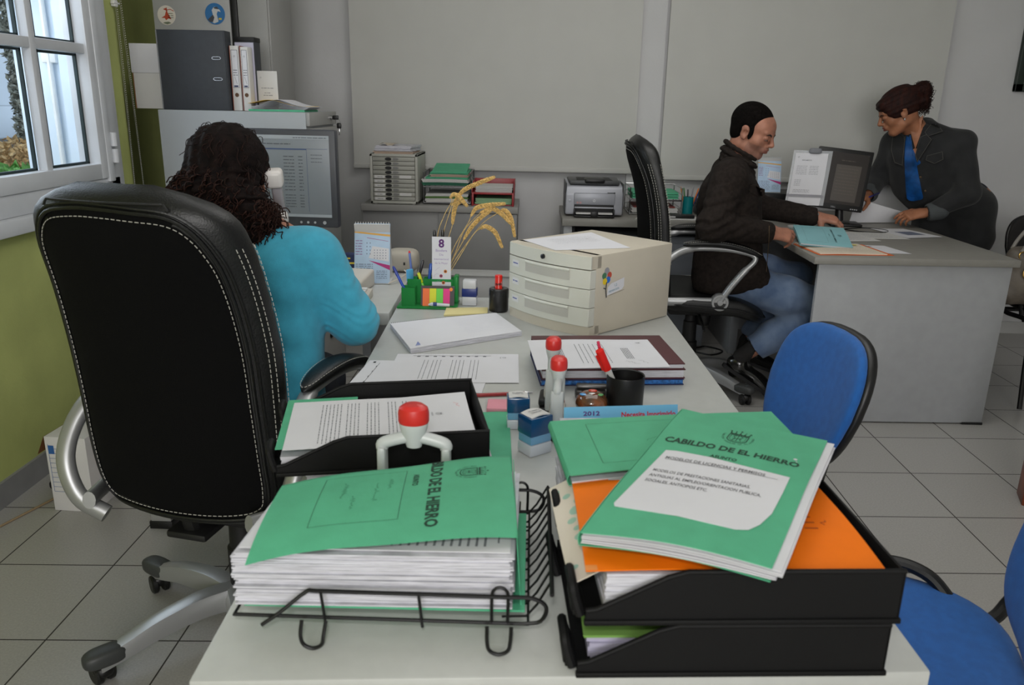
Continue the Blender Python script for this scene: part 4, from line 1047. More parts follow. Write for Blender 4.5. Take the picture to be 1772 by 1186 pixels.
for k in range(7): i.words(.04, .108+k*.011, .18, .0024, rr, 1.2)
for k in range(5): i.words(.07, .215+k*.004, .15, .0028, rr)
for k in range(6): i.words(.07+.004*k, .072-k*.0035, .14, .0025, rr)
i.build('print', M_inkg, FBq, t, world=True)
i = Ink(); scrib(i, .06, .075, 9, .010, -.4, rr, .0007); scrib(i, .165, .21, 10, .008, .8, rr, .0007); scrib(i, .16, .24, 8, .008, .6, rr, .0007); i.build('handwriting', MATS['typed_ink'], FBq, t, world=True)

# ---- cup, pen, paperweight
t = thing('pen_cup', 'round black plastic pen cup holding one red marker', 'pen cup', (.199, 1.535, DZ))
b = MB(); b.lathe([(0, 0), (.036, 0), (.0375, .004), (.0385, .066), (.0378, .068), (.0355, .066), (.0345, .006), (0, .005)], 40); b.build('cup', M_black, t)
t = thing('marker_pen', 'red marker pen leaning in the black pen cup', 'pen', (.185, 1.535, DZ+.01))
A = Vector((.192, 1.552, DZ+.008)); B = Vector((.141, 1.530, DZ+.122)); D_ = (B-A)
def seg(f0, f1, r0, r1, b): b.tube([A+D_*f0, A+D_*f1], [r0, r1], 16)
b = MB(); seg(0, .62, .0072, .0072, b); b.build('barrel', M_white, t, world=True)
b = MB(); seg(.60, .97, .0088, .0084, b); n_ = D_.cross(Vector((0, 1, 0))).normalized(); b.tube([A+D_*.62+n_*.009, A+D_*.9+n_*.010], .0022, 8); b.build('cap', mat('bright_red', (226, 30, 22), .3), t, world=True)
t = thing('ballpoint_pen', 'thin pink-tipped pen behind the red marker in the black cup', 'pen', (.16, 1.545, .8))
b = MB(); b.tube([(.185, 1.556, DZ+.01), (.143, 1.545, DZ+.122)], .0035, 10); b.build('barrel', mat('pink_red', (206, 40, 70), .4), t, world=True)
b = MB(); b.tube([(.143, 1.545, DZ+.122), (.140, 1.544, DZ+.133)], [.0032, .003], 10); b.build('tip', mat('pink_tip', (214, 60, 96), .4), t, world=True)
t = thing('paperweight', 'domed glass paperweight with coloured glass inside, beside the black cup', 'paperweight', (.130, 1.512, DZ))
b = MB(); b.lathe([(0, 0), (.022, 0), (.031, .006), (.033, .014), (.031, .024), (.022, .034), (.012, .038), (0, .0395)], 36); b.build('glass_dome', mat('brown_glass', (72, 58, 44), .05, coat=1, spec=.8, var=.5, vs=40, col2=(150, 84, 40)), t)
for (x, y, z, c, nm) in ((-.016, -.008, .0345, (70, 150, 210), 'blue_swirl'), (.002, .002, .039, (206, 60, 36), 'red_swirl'), (.014, -.008, .0345, (90, 170, 100), 'green_swirl')):
    b = MB(); b.super((x, y, z), (.009, .007, .002), .9, .9, 10, 14); b.build(nm, mat(nm, c, .15, coat=.6), t)
b = MB(); b.box(.100, .165, 1.560, 1.585, DZ, DZ+.022, .006); b.box(.102, .166, 1.563, 1.582, DZ+.024, DZ+.032, .004); b.build('small_dark_box', mat('translucent_dark', (60, 58, 56), .3), label='small dark translucent box lying behind the glass paperweight', cat='box', origin=(.13, 1.57, DZ))
t = thing('ballpoint_pen', 'dark red ballpoint lying flat on the desk beside the blue stamps', 'pen', (-.03, 1.58, DZ+.004))
b = MB(); b.tube([(-.105, 1.562, DZ+.0042), (-.005, 1.583, DZ+.0042)], .004, 12); b.build('barrel', mat('dark_red', (150, 26, 32), .25, coat=.5), t, world=True)
b = MB(); b.tube([(-.005, 1.583, DZ+.0042), (.012, 1.587, DZ+.0042)], [.0042, .0015], 12); b.build('tip', M_chrome, t, world=True)
b = MB(); b.box(-.079, -.037, 1.475, 1.530, DZ, DZ+.010, .002); b.build('note_block', mat('pink_notes', (224, 150, 164), .8), label='pink block of sticky notes next to the farther blue stamp', cat='sticky notes', origin=(-.058, 1.5, DZ))
# leaflet calendar
FC = plane((.062, 1.213, .800), (.190/.19, .028/.19, 0), (0, .45, .89))
t = thing('wall_planner_card', 'light blue year card with red lettering standing behind the rear green folder', 'card', (.15, 1.23, .8))
b = MB(); b.sheet(lambda u, v: FC(u*.192, -.06+v*.115), 2, 2, .0015); b.build('card', mat('sky_blue_card', (110, 184, 226), .6), t, world=True, ang=20)
i = Ink(); i.text('2012', .032, .040, .010, bold=.03, sx=1.4); i.build('year_print', mat('violet_ink', (90, 50, 130), .7), FC, t, world=True)
i = Ink(); i.text('Necesita Imprimirlo', .096, .036, .012, bold=.03, sx=.95); i.build('red_print', mat('scarlet_ink', (200, 30, 50), .7), FC, t, world=True)
i = Ink(); i.frame(.006, -.05, .04, .030, .001); i.frame(.042, -.05, .078, .030, .001); i.text('ENERO', .012, .028, .006, bold=.02); i.text('FEBRERO', .048, .028, .006, bold=.02); i.build('month_print', MATS['violet_ink'], FC, t, world=True)
i = Ink(); i.rect(.008, -.048, .038, .024); i.rect(.044, -.048, .076, .024); i.build('month_field', M_paper, FC, t, off=.0003, world=True)

# ---- papers and notepad further up
def sheetthing(name, label, cat, q, z, W, H, th=.0006, m=None):
    F = bilin(*[(p[0], p[1], z) for p in q], W, H); t = thing(name, label, cat, (sum(p[0] for p in q)/4, sum(p[1] for p in q)/4, z-th))
    b = MB(); b.sheet(lambda u, v: F(u*W, v*H), 6, 4, th); b.build('sheet', m or M_paper, t, world=True, ang=30); return t, F
t, F = sheetthing('letter', 'printed letter lying on the left edge of the desk behind the middle tray', 'letter', [(-.388, 1.575), (-.095, 1.585), (-.082, 1.795), (-.372, 1.785)], DZ+.0012, .297, .21)
Fq = lambda x, y, F=F: F(y, .21-x); rr = random.Random(21)
Fr = lambda x, y, F=F: F(.297-y, x)
i = Ink(); i.rect(.19, .278, .20, .284); 
for k in range(5): i.rect(.02+k*.035, .268, .028+k*.035, .2695)
i.rect(.01, .267, .19, .2678)
i.build('print', M_ink, Fr, t, world=True)
i = Ink()
for g, n in ((.175, 2), (.135, 3), (.09, 3), (.055, 2)):
    for k in range(n): i.words(.02, g-k*.008, .18, .0022, rr, 1.2)
i.build('body_print', M_inkg, Fr, t, world=True); i = Ink().disc(.12, .18, .012, 12); i.build('blue_stamp_mark', mat('faint_blue_ink', (176, 180, 214), .8), Fr, t, world=True)
t, F = sheetthing('letter', 'printed letter with a crest, lying further right over the other letter', 'letter', [(-.312, 1.632), (-.018, 1.652), (-.023, 1.859), (-.314, 1.836)], DZ+.0024, .297, .21)
Fr = lambda x, y, F=F: F(y, .21-x)
i = Ink(); i.crest(.03, .262, .008); i.text('CABILDO', .03, .252, .0036, 'CENTER')
for g, n in ((.20, 3), (.165, 4), (.11, 3), (.08, 2)):
    for k in range(n): i.words(.05, g-k*.009, .19, .0022, rr, 1.2)
i.rect(.015, .04, .0165, .23); 
for k in range(9): i.rect(.018, .05+k*.02, .024, .058+k*.02)
i.build('print', M_inkg, Fr, t, world=True)
q = [(-.285, 1.846), (-.018, 2.030), (-.095, 2.215), (-.373, 2.070)]
t = thing('notepad', 'spiral-bound notepad of white paper with faint handwriting, lying askew', 'notepad', (-.19, 2.04, DZ))
b = MB(); bundle(b, q, DZ+.0005, DZ+.012, 9, .0008, rnd); b.build('pages', M_edgepaper, t, world=True)
F = bilin(*[(p[0], p[1], DZ+.0135) for p in q], .325, .22, lambda u, v: .001*math.sin(4*u))
b = MB(); b.sheet(lambda u, v: F(u*.325, v*.22), 8, 6, .0012); b.build('top_sheet', M_paper, t, world=True, ang=60)
b = MB()
for k in range(60):
    p = F(.004+k*.0054, .219); d = (F(.325, .22)-F(0, .22)).normalized(); nrm = Vector((-d.y, d.x, 0))
    b.tube([p+nrm*(.0035*math.cos(a))+Vector((0, 0, -.005+.0065*math.sin(a))) for a in np.linspace(0, 2*PI, 9)[:-1]], .0006, 4, closed=True)
b.build('spiral_binding', mat('dark_wire', (80, 80, 84), .4), t, world=True)
i = Ink(); rr = random.Random(31)
for k in range(14): i.line([(.17+rr.uniform(0, .01), .19-k*.011), (.30, .19-k*.011+rr.uniform(-.003, .003))], .0003)
for k in range(10): scrib(i, .18, .186-k*.015, 16, .007, rr.uniform(-.05, .05), rr, .00035)
i.build('handwriting', mat('faint_pencil', (178, 180, 196), .8), F, t, world=True)
i = Ink()
for k in range(5): i.line([(.018+.003*k, .012), (.032, .040-.004*k)], .002)
i.build('blue_scribble', mat('blue_pencil', (130, 142, 190), .8), F, t, world=True)
b = MB(); b.quadprism([(-.243, 2.206), (-.120, 2.231), (-.122, 2.302), (-.244, 2.285)], DZ, DZ+.006, bev=.0005)
b.build('note_block', mat('yellow_notes', (216, 204, 146), .8), label='pale yellow sticky note block behind the spiral notepad', cat='sticky notes', origin=(-.18, 2.25, DZ))

# ---- cream drawer box
DA = math.atan2(-.214, .215); DW, DD, DH = .303, .350, .2155
t = thing('desktop_drawer_box', 'cream plastic desktop drawer box with three drawers, set cornerwise', 'drawer box', (-.057, 2.244, DZ), DA)
bul = lambda x: -.024*math.sin(PI*min(max(x/DW, 0), 1))**.8
def front_slab(b, z0, z1, dy=0, y1=.03, bev=0, xa=0, xb=DW, n=20):
    pts = [(xa+(xb-xa)*k/n, bul(xa+(xb-xa)*k/n)+dy) for k in range(n+1)]
    b.quadprism(pts+[(xb, y1), (xa, y1)], z0, z1, bev=bev, seg=1)
b = MB(); b.box(0, DW, .02, DD, .0, DH, .004); front_slab(b, 0, .026, .002, .04); front_slab(b, DH-.036, DH, .0, .04, bev=.0015); b.build('casing', M_cream, t)
b = MB(); front_slab(b, DH-.035, DH-.002, -.0022, .005); b.build('top_fascia', M_cream2, t)
M_lab = mat('label_grey', (214, 214, 214), .6); M_rec = mat('recess_grey', (180, 178, 170), .5)
for k in range(3):
    z0 = .0275+k*.0505
    b = MB(); front_slab(b, z0, z0+.0490, -.003, .02, bev=.001); dr = b.build('drawer', M_cream2, t)
    Ff = lambda x, y, z0=z0: Vector((x, bul(x)-.0034, z0+y))
    i = Ink(); n = 14
    for s_ in range(n):
        xa, xb = .085+(.16)*s_/n, .085+.16*(s_+1)/n; i.rect(xa, .018, xb, .047)
    i.build('handle_recess', M_rec, Ff, dr)
    b = MB(); b.sheet(lambda u, v: Vector((.085+.16*u, bul(.085+.16*u)-.004-.003*math.sin(PI*v), z0+.040+.009*v)), 10, 4, .002); b.build('pull_lip', M_cream2, dr)
    i = Ink(); i.rect(.022, .022, .055, .040); i.build('label_holder', M_lab, Ff, dr, off=.0006)
    i = Ink(); i.words(.026, .030, .050, .005, random.Random(k)); i.build('label_print', M_inkb, Ff, dr, off=.0011)
b = MB(); b.lathe([(0, 0), (.0065, 0), (.0065, .005), (.004, .006), (0, .0062)], 20, M=mtx((.155, bul(.155)-.002, DH-.018)) @ Matrix.Rotation(PI/2, 4, 'X')); b.build('lock', mat('dark_metal', (70, 70, 74), .3, metal=.8), t)
Fs = lambda x, y: Vector((DW+.0006, x, y))
st = []
for (x, y, r, c, nm) in ((.062, .170, .010, (150, 150, 156), 'grey_petal'), (.052, .158, .009, (70, 120, 90), 'green_petal'), (.073, .158, .009, (190, 80, 60), 'red_petal'), (.068, .146, .009, (40, 110, 200), 'blue_petal'), (.055, .143, .009, (226, 196, 40), 'yellow_petal')):
    i = Ink().disc(x, y, r, 16); i.build(nm, mat(nm, c, .5), Fs, t, off=.0004+.0001*len(st)); st.append(1)
i = Ink(); i.line([(.062, .14), (.060, .12), (.064, .098)], .004); i.line([(.06, .122), (.05, .126)], .003); i.line([(.075, .1025), (.138, .110)], .0008); i.build('sticker_figure', mat('dark_sticker', (60, 62, 66), .6), Fs, t, off=.0010)
i = Ink(); i.add([(.066, .103), (.128, .112), (.136, .120), (.136, .144), (.080, .134), (.068, .125)], [(0, 1, 2, 3, 4, 5)]); i.build('sticker_ground', M_paper, Fs, t, off=.0008)
i = Ink(); i.text('PREVENCION', .073, .1095, .0075, ang=.14, sx=.95); i.text('1,2', .096, .124, .010, ang=.14); i.build('sticker_print', mat('teal_ink', (60, 130, 150), .6), Fs, t, off=.0014)
t, F = sheetthing('letter', 'white printed sheet lying on the cream drawer box', 'letter', [tuple((mtx((-.057, 2.244, 0), DA) @ Vector(p))[:2]) for p in ((.185, -.012, 0), (.285, .18, 0), (.04, .30, 0), (.015, .035, 0))], DZ+DH+.0012, .2, .25)
i = Ink(); rr = random.Random(14); i.crest(.15, .165, .008)
for k in range(5): i.words(.05, .20-k*.02, .17, .003, rr)
i.build('print', mat('faint_ink', (176, 176, 180), .8), F, t, world=True)

# ---- tape holder with glue stick
b = MB(); b.lathe([(.012, .004), (.012, .066), (.0145, .069), (.026, .069), (.0285, .066), (.0285, .003), (.026, 0), (.0145, 0), (.012, .004)], 36)
b.build('tape_roll', mat('black_glossy', (20, 20, 22), .3, coat=.3), label='black cylindrical holder carrying the glue stick', cat='holder', origin=None)
bpy.data.objects['tape_roll'].location = (-.090, 2.288, DZ)
t = thing('glue_stick', 'red glue stick with white lettered band standing in the black holder', 'glue stick', (-.091, 2.288, DZ+.003))
b = MB(); b.lathe([(0, 0), (.0108, 0), (.0108, .098), (.0098, .1), (0, .1)], 24); b.build('tube', mat('glue_red', (214, 42, 30), .3), t)
b = MB(); b.lathe([(.0118, .100), (.0122, .072), (.0118, .071)], 24) if False else b.lathe([(.0112, .099), (.0112, .1005), (.0102, .104), (0, .1045)], 24); b.build('cap_top', mat('bright_red', (226, 30, 22), .3), t)
Fg = lambda x, y: Vector((.0112*math.sin(x/.0112), -.0112*math.cos(x/.0112), .066+y))
i = Ink(); i.add([(-.009, .004), (.010, .009), (.010, .020), (-.009, .014)], [(0, 1, 2, 3)]); i.build('label_band', M_paper, Fg, t, off=.0002)
i = Ink(); i.text('Pritt', -.008, .0075, .0105, bold=.04, ang=.2, sx=1.0); i.build('label_print', M_ink, Fg, t, off=.0005)

# ---- green organiser with pens
M_tg = mat('translucent_green', (66, 176, 96), .15, trans=.55, ior=1.15, spec=.5)
OX, OY = -.391, 2.282
t = thing('desk_organiser', 'translucent green plastic desk organiser for pens and notes', 'organiser', (-.30, 2.35, DZ))
b = MB(); b.box(-.391, -.213, 2.282, 2.385, DZ, DZ+.006, .002); b.build('base', M_tg, t, world=True)
def cupbox(x0, x1, y0, y1, h, nm='compartment', th=.002):
    b = MB()
    for q in ((x0, x1, y0, y0+th), (x0, x1, y1-th, y1), (x0, x0+th, y0+th, y1-th), (x1-th, x1, y0+th, y1-th)): b.box(*q, DZ+.006, DZ+h)
    b.build(nm, M_tg, t, world=True)
cupbox(-.378, -.338, 2.295, 2.335, .060); cupbox(-.366, -.325, 2.337, 2.378, .078); cupbox(-.320, -.225, 2.345, 2.380, .078)
b = MB(); b.box(-.228, -.214, 2.34, 2.383, DZ+.006, DZ+.088, .003); b.build('upright', M_tg, t, world=True)
def pen(label, a, b2, r, c, tipc=None, cat='pen', name='ballpoint_pen', capf=.75):
    a = Vector(a); d = Vector(b2)-a; t = thing(name, label, cat, a)
    b = MB(); b.tube([a, a+d*.02, a+d*capf], [r*.4, r, r], 14); b.build('barrel', mat('pen_%d_%d_%d' % c, c, .3, coat=.3), t, world=True)
    c2 = tipc or c; b = MB(); b.tube([a+d*capf, a+d*.96, a+d], [r*1.12, r*1.05, r*.6], 14); b.build('cap', mat('pen_%d_%d_%d' % c2, c2, .3, coat=.3), t, world=True)
    return t
pen('blue ballpoint with a white collar leaning left in the green organiser', (-.352, 2.318, DZ+.008), (-.406, 2.325, .858), .0042, (30, 70, 180), (38, 60, 150))
pen('pencil with a red end standing upright in the green organiser', (-.348, 2.355, DZ+.008), (-.364, 2.370, .897), .0035, (92, 112, 176), (214, 44, 52), 'pencil', 'pencil', .965)
pen('black pen with an orange ring leaning right in the green organiser', (-.352, 2.362, DZ+.008), (-.322, 2.365, .872), .0042, (34, 32, 34), (34, 32, 34))
pen('blue capped pen beside the white card in the green organiser', (-.312, 2.362, DZ+.008), (-.298, 2.365, .862), .0048, (36, 84, 176), (36, 84, 176))
def marker(label, a, b2, w_, c, cc, f=.5):
    a = Vector(a); d = Vector(b2)-a; t = thing('highlighter', label, 'highlighter', a); L = d.length
    T = Matrix.Translation(a) @ d.to_track_quat('Z', 'Y').to_matrix().to_4x4()
    b = MB(); b.box(-w_*.9, w_*.9, -w_*.45, w_*.45, 0, L*f, .002, M=T); b.build('barrel', mat('hl_%d_%d_%d' % c, c, .4), t, world=True)
    b = MB(); b.box(-w_, w_, -w_*.55, w_*.55, L*f, L, .003, M=T); b.build('cap', mat('hl_%d_%d_%d' % cc, cc, .35), t, world=True)
marker('highlighter with a light blue cap standing in the green organiser', (-.358, 2.350, DZ+.008), (-.361, 2.352, .845), .011, (38, 70, 60), (86, 164, 208), .62)
marker('highlighter with a yellow cap tilted left in the green organiser', (-.306, 2.352, DZ+.008), (-.334, 2.345, .836), .0085, (120, 200, 60), (206, 214, 30), .66)
marker('lime correction roller lying in the low green compartment', (-.368, 2.310, DZ+.010), (-.345, 2.305, .790), .008, (120, 200, 80), (150, 214, 90), .5)
# upright card with the figure 8
t = thing('information_card', 'tall narrow white card headed with a purple 8 and small round flags', 'card', (-.265, 2.36, DZ+.01))
FK = plane((-.293, 2.343, .770), (.0565/.0565, 0, 0), (0, .05, .9987))
b = MB(); b.sheet(lambda u, v: FK(u*.0565, -.02+v*.195), 2, 4, .0006); b.build('card', M_paper, t, world=True)
M_pur = mat('purple_ink', (92, 44, 110), .7); M_purl = mat('pale_purple_ink', (168, 150, 190), .8)
i = Ink(); i.text('8', .028, .144, .034, 'CENTER', bold=.03, sx=1.0); i.build('figure', M_pur, FK, t, world=True)
i = Ink(); i.text('Biosfera', .028, .131, .0105, 'CENTER', bold=.01); i.text('Dia', .028, .119, .009, 'CENTER'); i.text('Internacional', .028, .106, .0085, 'CENTER'); i.text('de la Mujer', .028, .094, .0085, 'CENTER')
rr = random.Random(5)
for (x, y) in ((.018, .072), (.012, .055), (.016, .036), (.022, .022)): scrib(i, x-.008, y, 6, .007, .6, rr, .0005)
i.build('print', M_purl, FK, t, world=True)
for (x, y, c) in ((.040, .072, (206, 130, 50)), (.027, .058, (170, 90, 120)), (.034, .038, (200, 110, 50)), (.038, .018, (190, 60, 50))):
    i = Ink().disc(x, y, .0052, 14); i.build('round_emblem', mat('emb%d' % c[1], c, .7), FK, t, off=.0004, world=True); i = Ink().disc(x, y, .0026, 10); i.build('emblem_centre', mat('embd', (90, 40, 40), .7), FK, t, off=.0007, world=True)
# index flags pack
t = thing('index_flags_pack', 'pack of orange, yellow, green and pink index flags leaning on the organiser', 'index flags', (-.27, 2.33, DZ+.006))
FI = plane((-.322, 2.300, .748), (.92*1.0, .02, 0), (0, .25, .968))
b = MB(); b.sheet(lambda u, v: FI(u*.108, v*.058), 2, 2, .002); b.build('backing', mat('dark_card', (44, 40, 42), .5), t, world=True)
for k, c in enumerate(((236, 112, 52), (214, 214, 44), (104, 206, 72), (222, 52, 130))):
    i = Ink().rect(.006+k*.022, -.002+.0015*k, .0275+k*.022, .050); i.build('flag_strip', mat('flag%d' % k, c, .6), FI, t, off=.0008, world=True)
i = Ink().disc(.097, .048, .0055, 16); i.build('orange_dot', mat('flag0'+'d', (240, 130, 40), .6), FI, t, off=.001, world=True)
t = thing('glue_tube', 'tiny silver and blue tube with a barcode lying before the index flags', 'tube', (-.27, 2.29, DZ+.006))
b = MB(); b.tube([(-.297, 2.283, .754), (-.288, 2.283, .756), (-.235, 2.290, .752)], [.002, .0055, .0045], 12); b.build('tube', mat('silver_blue', (196, 200, 206), .3), t, world=True)
b = MB(); b.tube([(-.283, 2.2825, .7565), (-.272, 2.2835, .7565)], [.0058, .0056], 12); b.build('blue_band', mat('navy_plastic', (24, 44, 116), .35), t, world=True)
# wheat ears in a little vase
M_st = mat('straw', (206, 176, 116), .8, var=.15, vs=80)
t = thing('card_holder', 'slim dark cup behind the white card holding black pens and dried wheat', 'pen cup', (-.268, 2.402, DZ))
b = MB(); b.lathe([(0, 0), (.019, 0), (.020, .004), (.021, .085), (.0195, .085), (.0185, .005), (0, .004)], 28); b.build('cup', M_black, t)
for x0, x1, z in ((-.279, -.291, .958), (-.262, -.266, .960)):
    pen('black tapered pen end poking up behind the white card, %s' % ('left one' if x0 < -.27 else 'right one'), (x0, 2.398, DZ+.006), (x1, 2.392, z), .0045, (20, 20, 22), (22, 22, 24))
wh = [([(-.275, 2.40, .80), (-.283, 2.40, .93), (-.262, 2.40, 1.00), (-.238, 2.40, 1.045)], [(-.245, 2.40, 1.055), (-.232, 2.40, 1.063), (-.215, 2.40, 1.055), (-.197, 2.40, 1.035)], 'wheat stalk with a small ear arching at the upper left'),
      ([(-.272, 2.405, .80), (-.268, 2.41, .93), (-.243, 2.41, 1.02)], [(-.240, 2.41, 1.030), (-.205, 2.41, 1.075), (-.155, 2.41, 1.100), (-.118, 2.41, 1.115)], 'wheat stalk whose ear points highest to the upper right'),
      ([(-.270, 2.41, .80), (-.258, 2.41, .90), (-.240, 2.41, .965)], [(-.238, 2.41, .972), (-.235, 2.41, 1.00), (-.228, 2.41, 1.03), (-.212, 2.41, 1.045)], 'short wheat ear standing upright amid the stalks'),
      ([(-.268, 2.40, .80), (-.235, 2.40, .90), (-.19, 2.40, .98)], [(-.182, 2.40, 1.00), (-.165, 2.40, 1.025), (-.13, 2.40, 1.035), (-.085, 2.40, 1.040)], 'wheat stalk with a long level ear in the middle'),
      ([(-.266, 2.395, .80), (-.235, 2.395, .87), (-.205, 2.395, .925)], [(-.203, 2.395, .93), (-.180, 2.395, .968), (-.150, 2.395, 1.000), (-.125, 2.395, 1.018)], 'wheat ear rising diagonally low in the bunch'),
      ([(-.266, 2.41, .80), (-.22, 2.41, .88), (-.15, 2.41, .975), (-.10, 2.41, 1.012)], [(-.100, 2.41, 1.014), (-.080, 2.41, 1.018), (-.062, 2.41, .995), (-.05, 2.41, .945)], 'wheat ear drooping farthest to the right'),
      ([(-.262, 2.39, .80), (-.22, 2.39, .87), (-.175, 2.39, .945), (-.155, 2.39, .965)], [(-.155, 2.39, .965), (-.135, 2.39, .972), (-.108, 2.39, .955), (-.088, 2.39, .915)], 'wheat ear drooping in a low arc'),
      ([(-.266, 2.40, .80), (-.228, 2.40, .89), (-.20, 2.40, .96), (-.15, 2.40, 1.015)], [(-.155, 2.40, 1.012), (-.12, 2.40, 1.025), (-.09, 2.40, 1.010), (-.065, 2.40, .985)], 'wheat ear bending over the middle towards the right')]
for st_, er, lab in wh:
    t = thing('wheat_stalk', lab, 'dried wheat', st_[0], group='dried wheat stalks')
    b = MB(); b.tube(smooth_path(st_+[er[0]], 6), .0012, 6); b.build('stalk', M_st, t, world=True)
    b = MB(); p = smooth_path(er, 10); n = len(p); rs = [.0015+.0036*math.sin(PI*(k+.6)/(n+.6))**.6 for k in range(n)]
    b.tube(p, [x*.8 for x in rs], 8)
    for k in range(n-1):
        d = (p[k+1]-p[k]).normalized()
        for s_ in range(5):
            an = s_*2*PI/5+k*.6; o1 = d.orthogonal().normalized(); o2 = d.cross(o1); v = o1*math.cos(an)+o2*math.sin(an)
            b.tube([p[k]+v*rs[k]*.5, p[k]+v*rs[k]*1.15+d*.006, p[k]+v*rs[k]*.9+d*.012], [.0006, .0022, .0003], 5)
    b.build('ear', mat('wheat_ear', (214, 178, 110), .85, var=.2, vs=150), t, world=True)
# ================================================================== things on the side desk (left)
DS = .7385
M_beige = mat('beige_plastic', (202, 196, 186), .45)
M_bezel = mat('dark_grey_bezel', (62, 64, 70), .45)
def lines_screen(): pass
t = thing('computer_monitor', 'large dark-framed computer screen with an open spreadsheet, before the seated woman', 'monitor', (-.918, 2.86, DS-.0), R_(-3))
# local: screen faces -y
b = MB(); b.box(-.235, .235, -.02, .02, .150, .488, .008); b.box(-.18, .18, .015, .055, .20, .45, .02); b.build('housing', M_bezel, t)
scr = mat('lit_screen', (118, 124, 130), .35, emit=.10, var=.02)
b = MB(); b.box(-.213, .213, -.0225, -.0185, .187, .468, .001); b.build('screen', scr, t)
Fm = lambda x, y: Vector((-.213+x, -.0228, .187+y))
i = Ink(); i.rect(0, .268, .426, .281); i.build('title_bar', mat('screen_light', (150, 156, 162), .4, emit=.10), Fm, t); i = Ink().rect(0, 0, .426, .010); i.build('task_bar', mat('screen_light', (150, 156, 162), .4, emit=.10), Fm, t)
i = Ink(); i.rect(0, .232, .345, .236); i.rect(.345, .02, .346, .236); i.rect(.02, .2355, .420, .2365); i.build('divider_lines', mat('screen_blue', (72, 88, 126), .5), Fm, t, off=.0006)
i = Ink(); rr = random.Random(4); i.words(.10, .250, .29, .005, rr); i.words(.30, .272, .42, .004, rr)
for k in range(11): i.words(.262, .208-k*.0115, .300, .0045, rr); i.words(.315, .208-k*.0115, .33, .0045, rr)
for k in range(5): i.words(.262, .075-k*.010, .300, .004, rr); i.words(.315, .075-k*.010, .33, .004, rr)
for k in range(3): i.words(.36, .215-k*.012, .40, .003, rr)
i.build('screen_text', mat('screen_text_grey', (88, 92, 100), .5), Fm, t, off=.0008)
b = MB(); b.box(-.03, .012, -.0225, -.019, .158, .172, .001); b.build('maker_plate', mat('pale_plate', (180, 184, 190), .4), t)
for k, x in enumerate((.10, .125, .150, .185, -.07)):
    b = MB(); r = .0062 if x in (.185, -.07) else .0042; b.lathe([(0, 0), (r, 0), (r, .002), (0, .0025)], 16, M=mtx((x, -.019, .168)) @ Matrix.Rotation(PI/2, 4, 'X')); b.build('button', mat('silver_button', (176, 178, 182), .3), t)
b = MB(); b.box(-.035, .035, .02, .05, .01, .25, .006); b.lathe([(0, 0), (.11, 0), (.11, .008), (.09, .014), (0, .016)], 32, M=mtx((0, .03, 0)), sy=.8); b.build('stand', M_bezel, t)
# telephone base + handset held by the woman
t = thing('telephone', 'beige desk telephone base with speaker holes near the corner of the side desk', 'telephone', (-.585, 2.50, DS), R_(-8))
def wedge(b, x0, x1, y0, y1, h0, h1, bev=.008):
    bm = bmesh.new(); vs = [bm.verts.new(p) for p in ((x0, y0, 0), (x1, y0, 0), (x1, y1, 0), (x0, y1, 0), (x0, y0, h0), (x1, y0, h0), (x1, y1, h1), (x0, y1, h1))]
    for f in ((3, 2, 1, 0), (4, 5, 6, 7), (0, 1, 5, 4), (1, 2, 6, 5), (2, 3, 7, 6), (3, 0, 4, 7)): bm.faces.new([vs[k] for k in f])
    bmesh.ops.bevel(bm, geom=bm.edges[:], offset=bev, segments=3, profile=.5, affect='EDGES'); b.addbm(bm)
b = MB(); wedge(b, -.07, .060, -.095, .095, .032, .058); b.build('body', M_beige, t)
i = Ink()
for a in range(6):
    for c in range(5): i.disc(-.02+a*.0085, -.05+c*.011, .0015, 6)
i.build('speaker_holes', mat('hole_grey', (110, 104, 98), .8), lambda x, y: Vector((x, y, .0325+(y+.095)*.137)), t, off=.0006)
b = MB(); b.box(-.062, .052, -.089, .085, -.0, .006, .002); b.build('foot_plate', mat('grey_base_plate', (120, 120, 120), .6), t)
t = thing('phone_cradle', 'rounded beige device standing behind the desk calendar', 'device', (-.46, 2.84, DS), 0)
b = MB(); b.super((0, 0, .040), (.058, .05, .040), .55, .55); b.build('shell', mat('old_beige', (170, 164, 152), .55), t)
b = MB(); b.box(.01, .016, -.052, -.049, .03, .04); b.build('slot', M_blackm, t)
b = MB(); b.tube(smooth_path([(-.47, 2.60, DS+.006), (-.44, 2.64, DS+.014), (-.425, 2.70, DS+.02), (-.44, 2.75, DS+.02)], 6), .0025, 8); b.build('curly_cord', M_beige, label='curly beige phone cord behind the desk calendar', cat='cord')
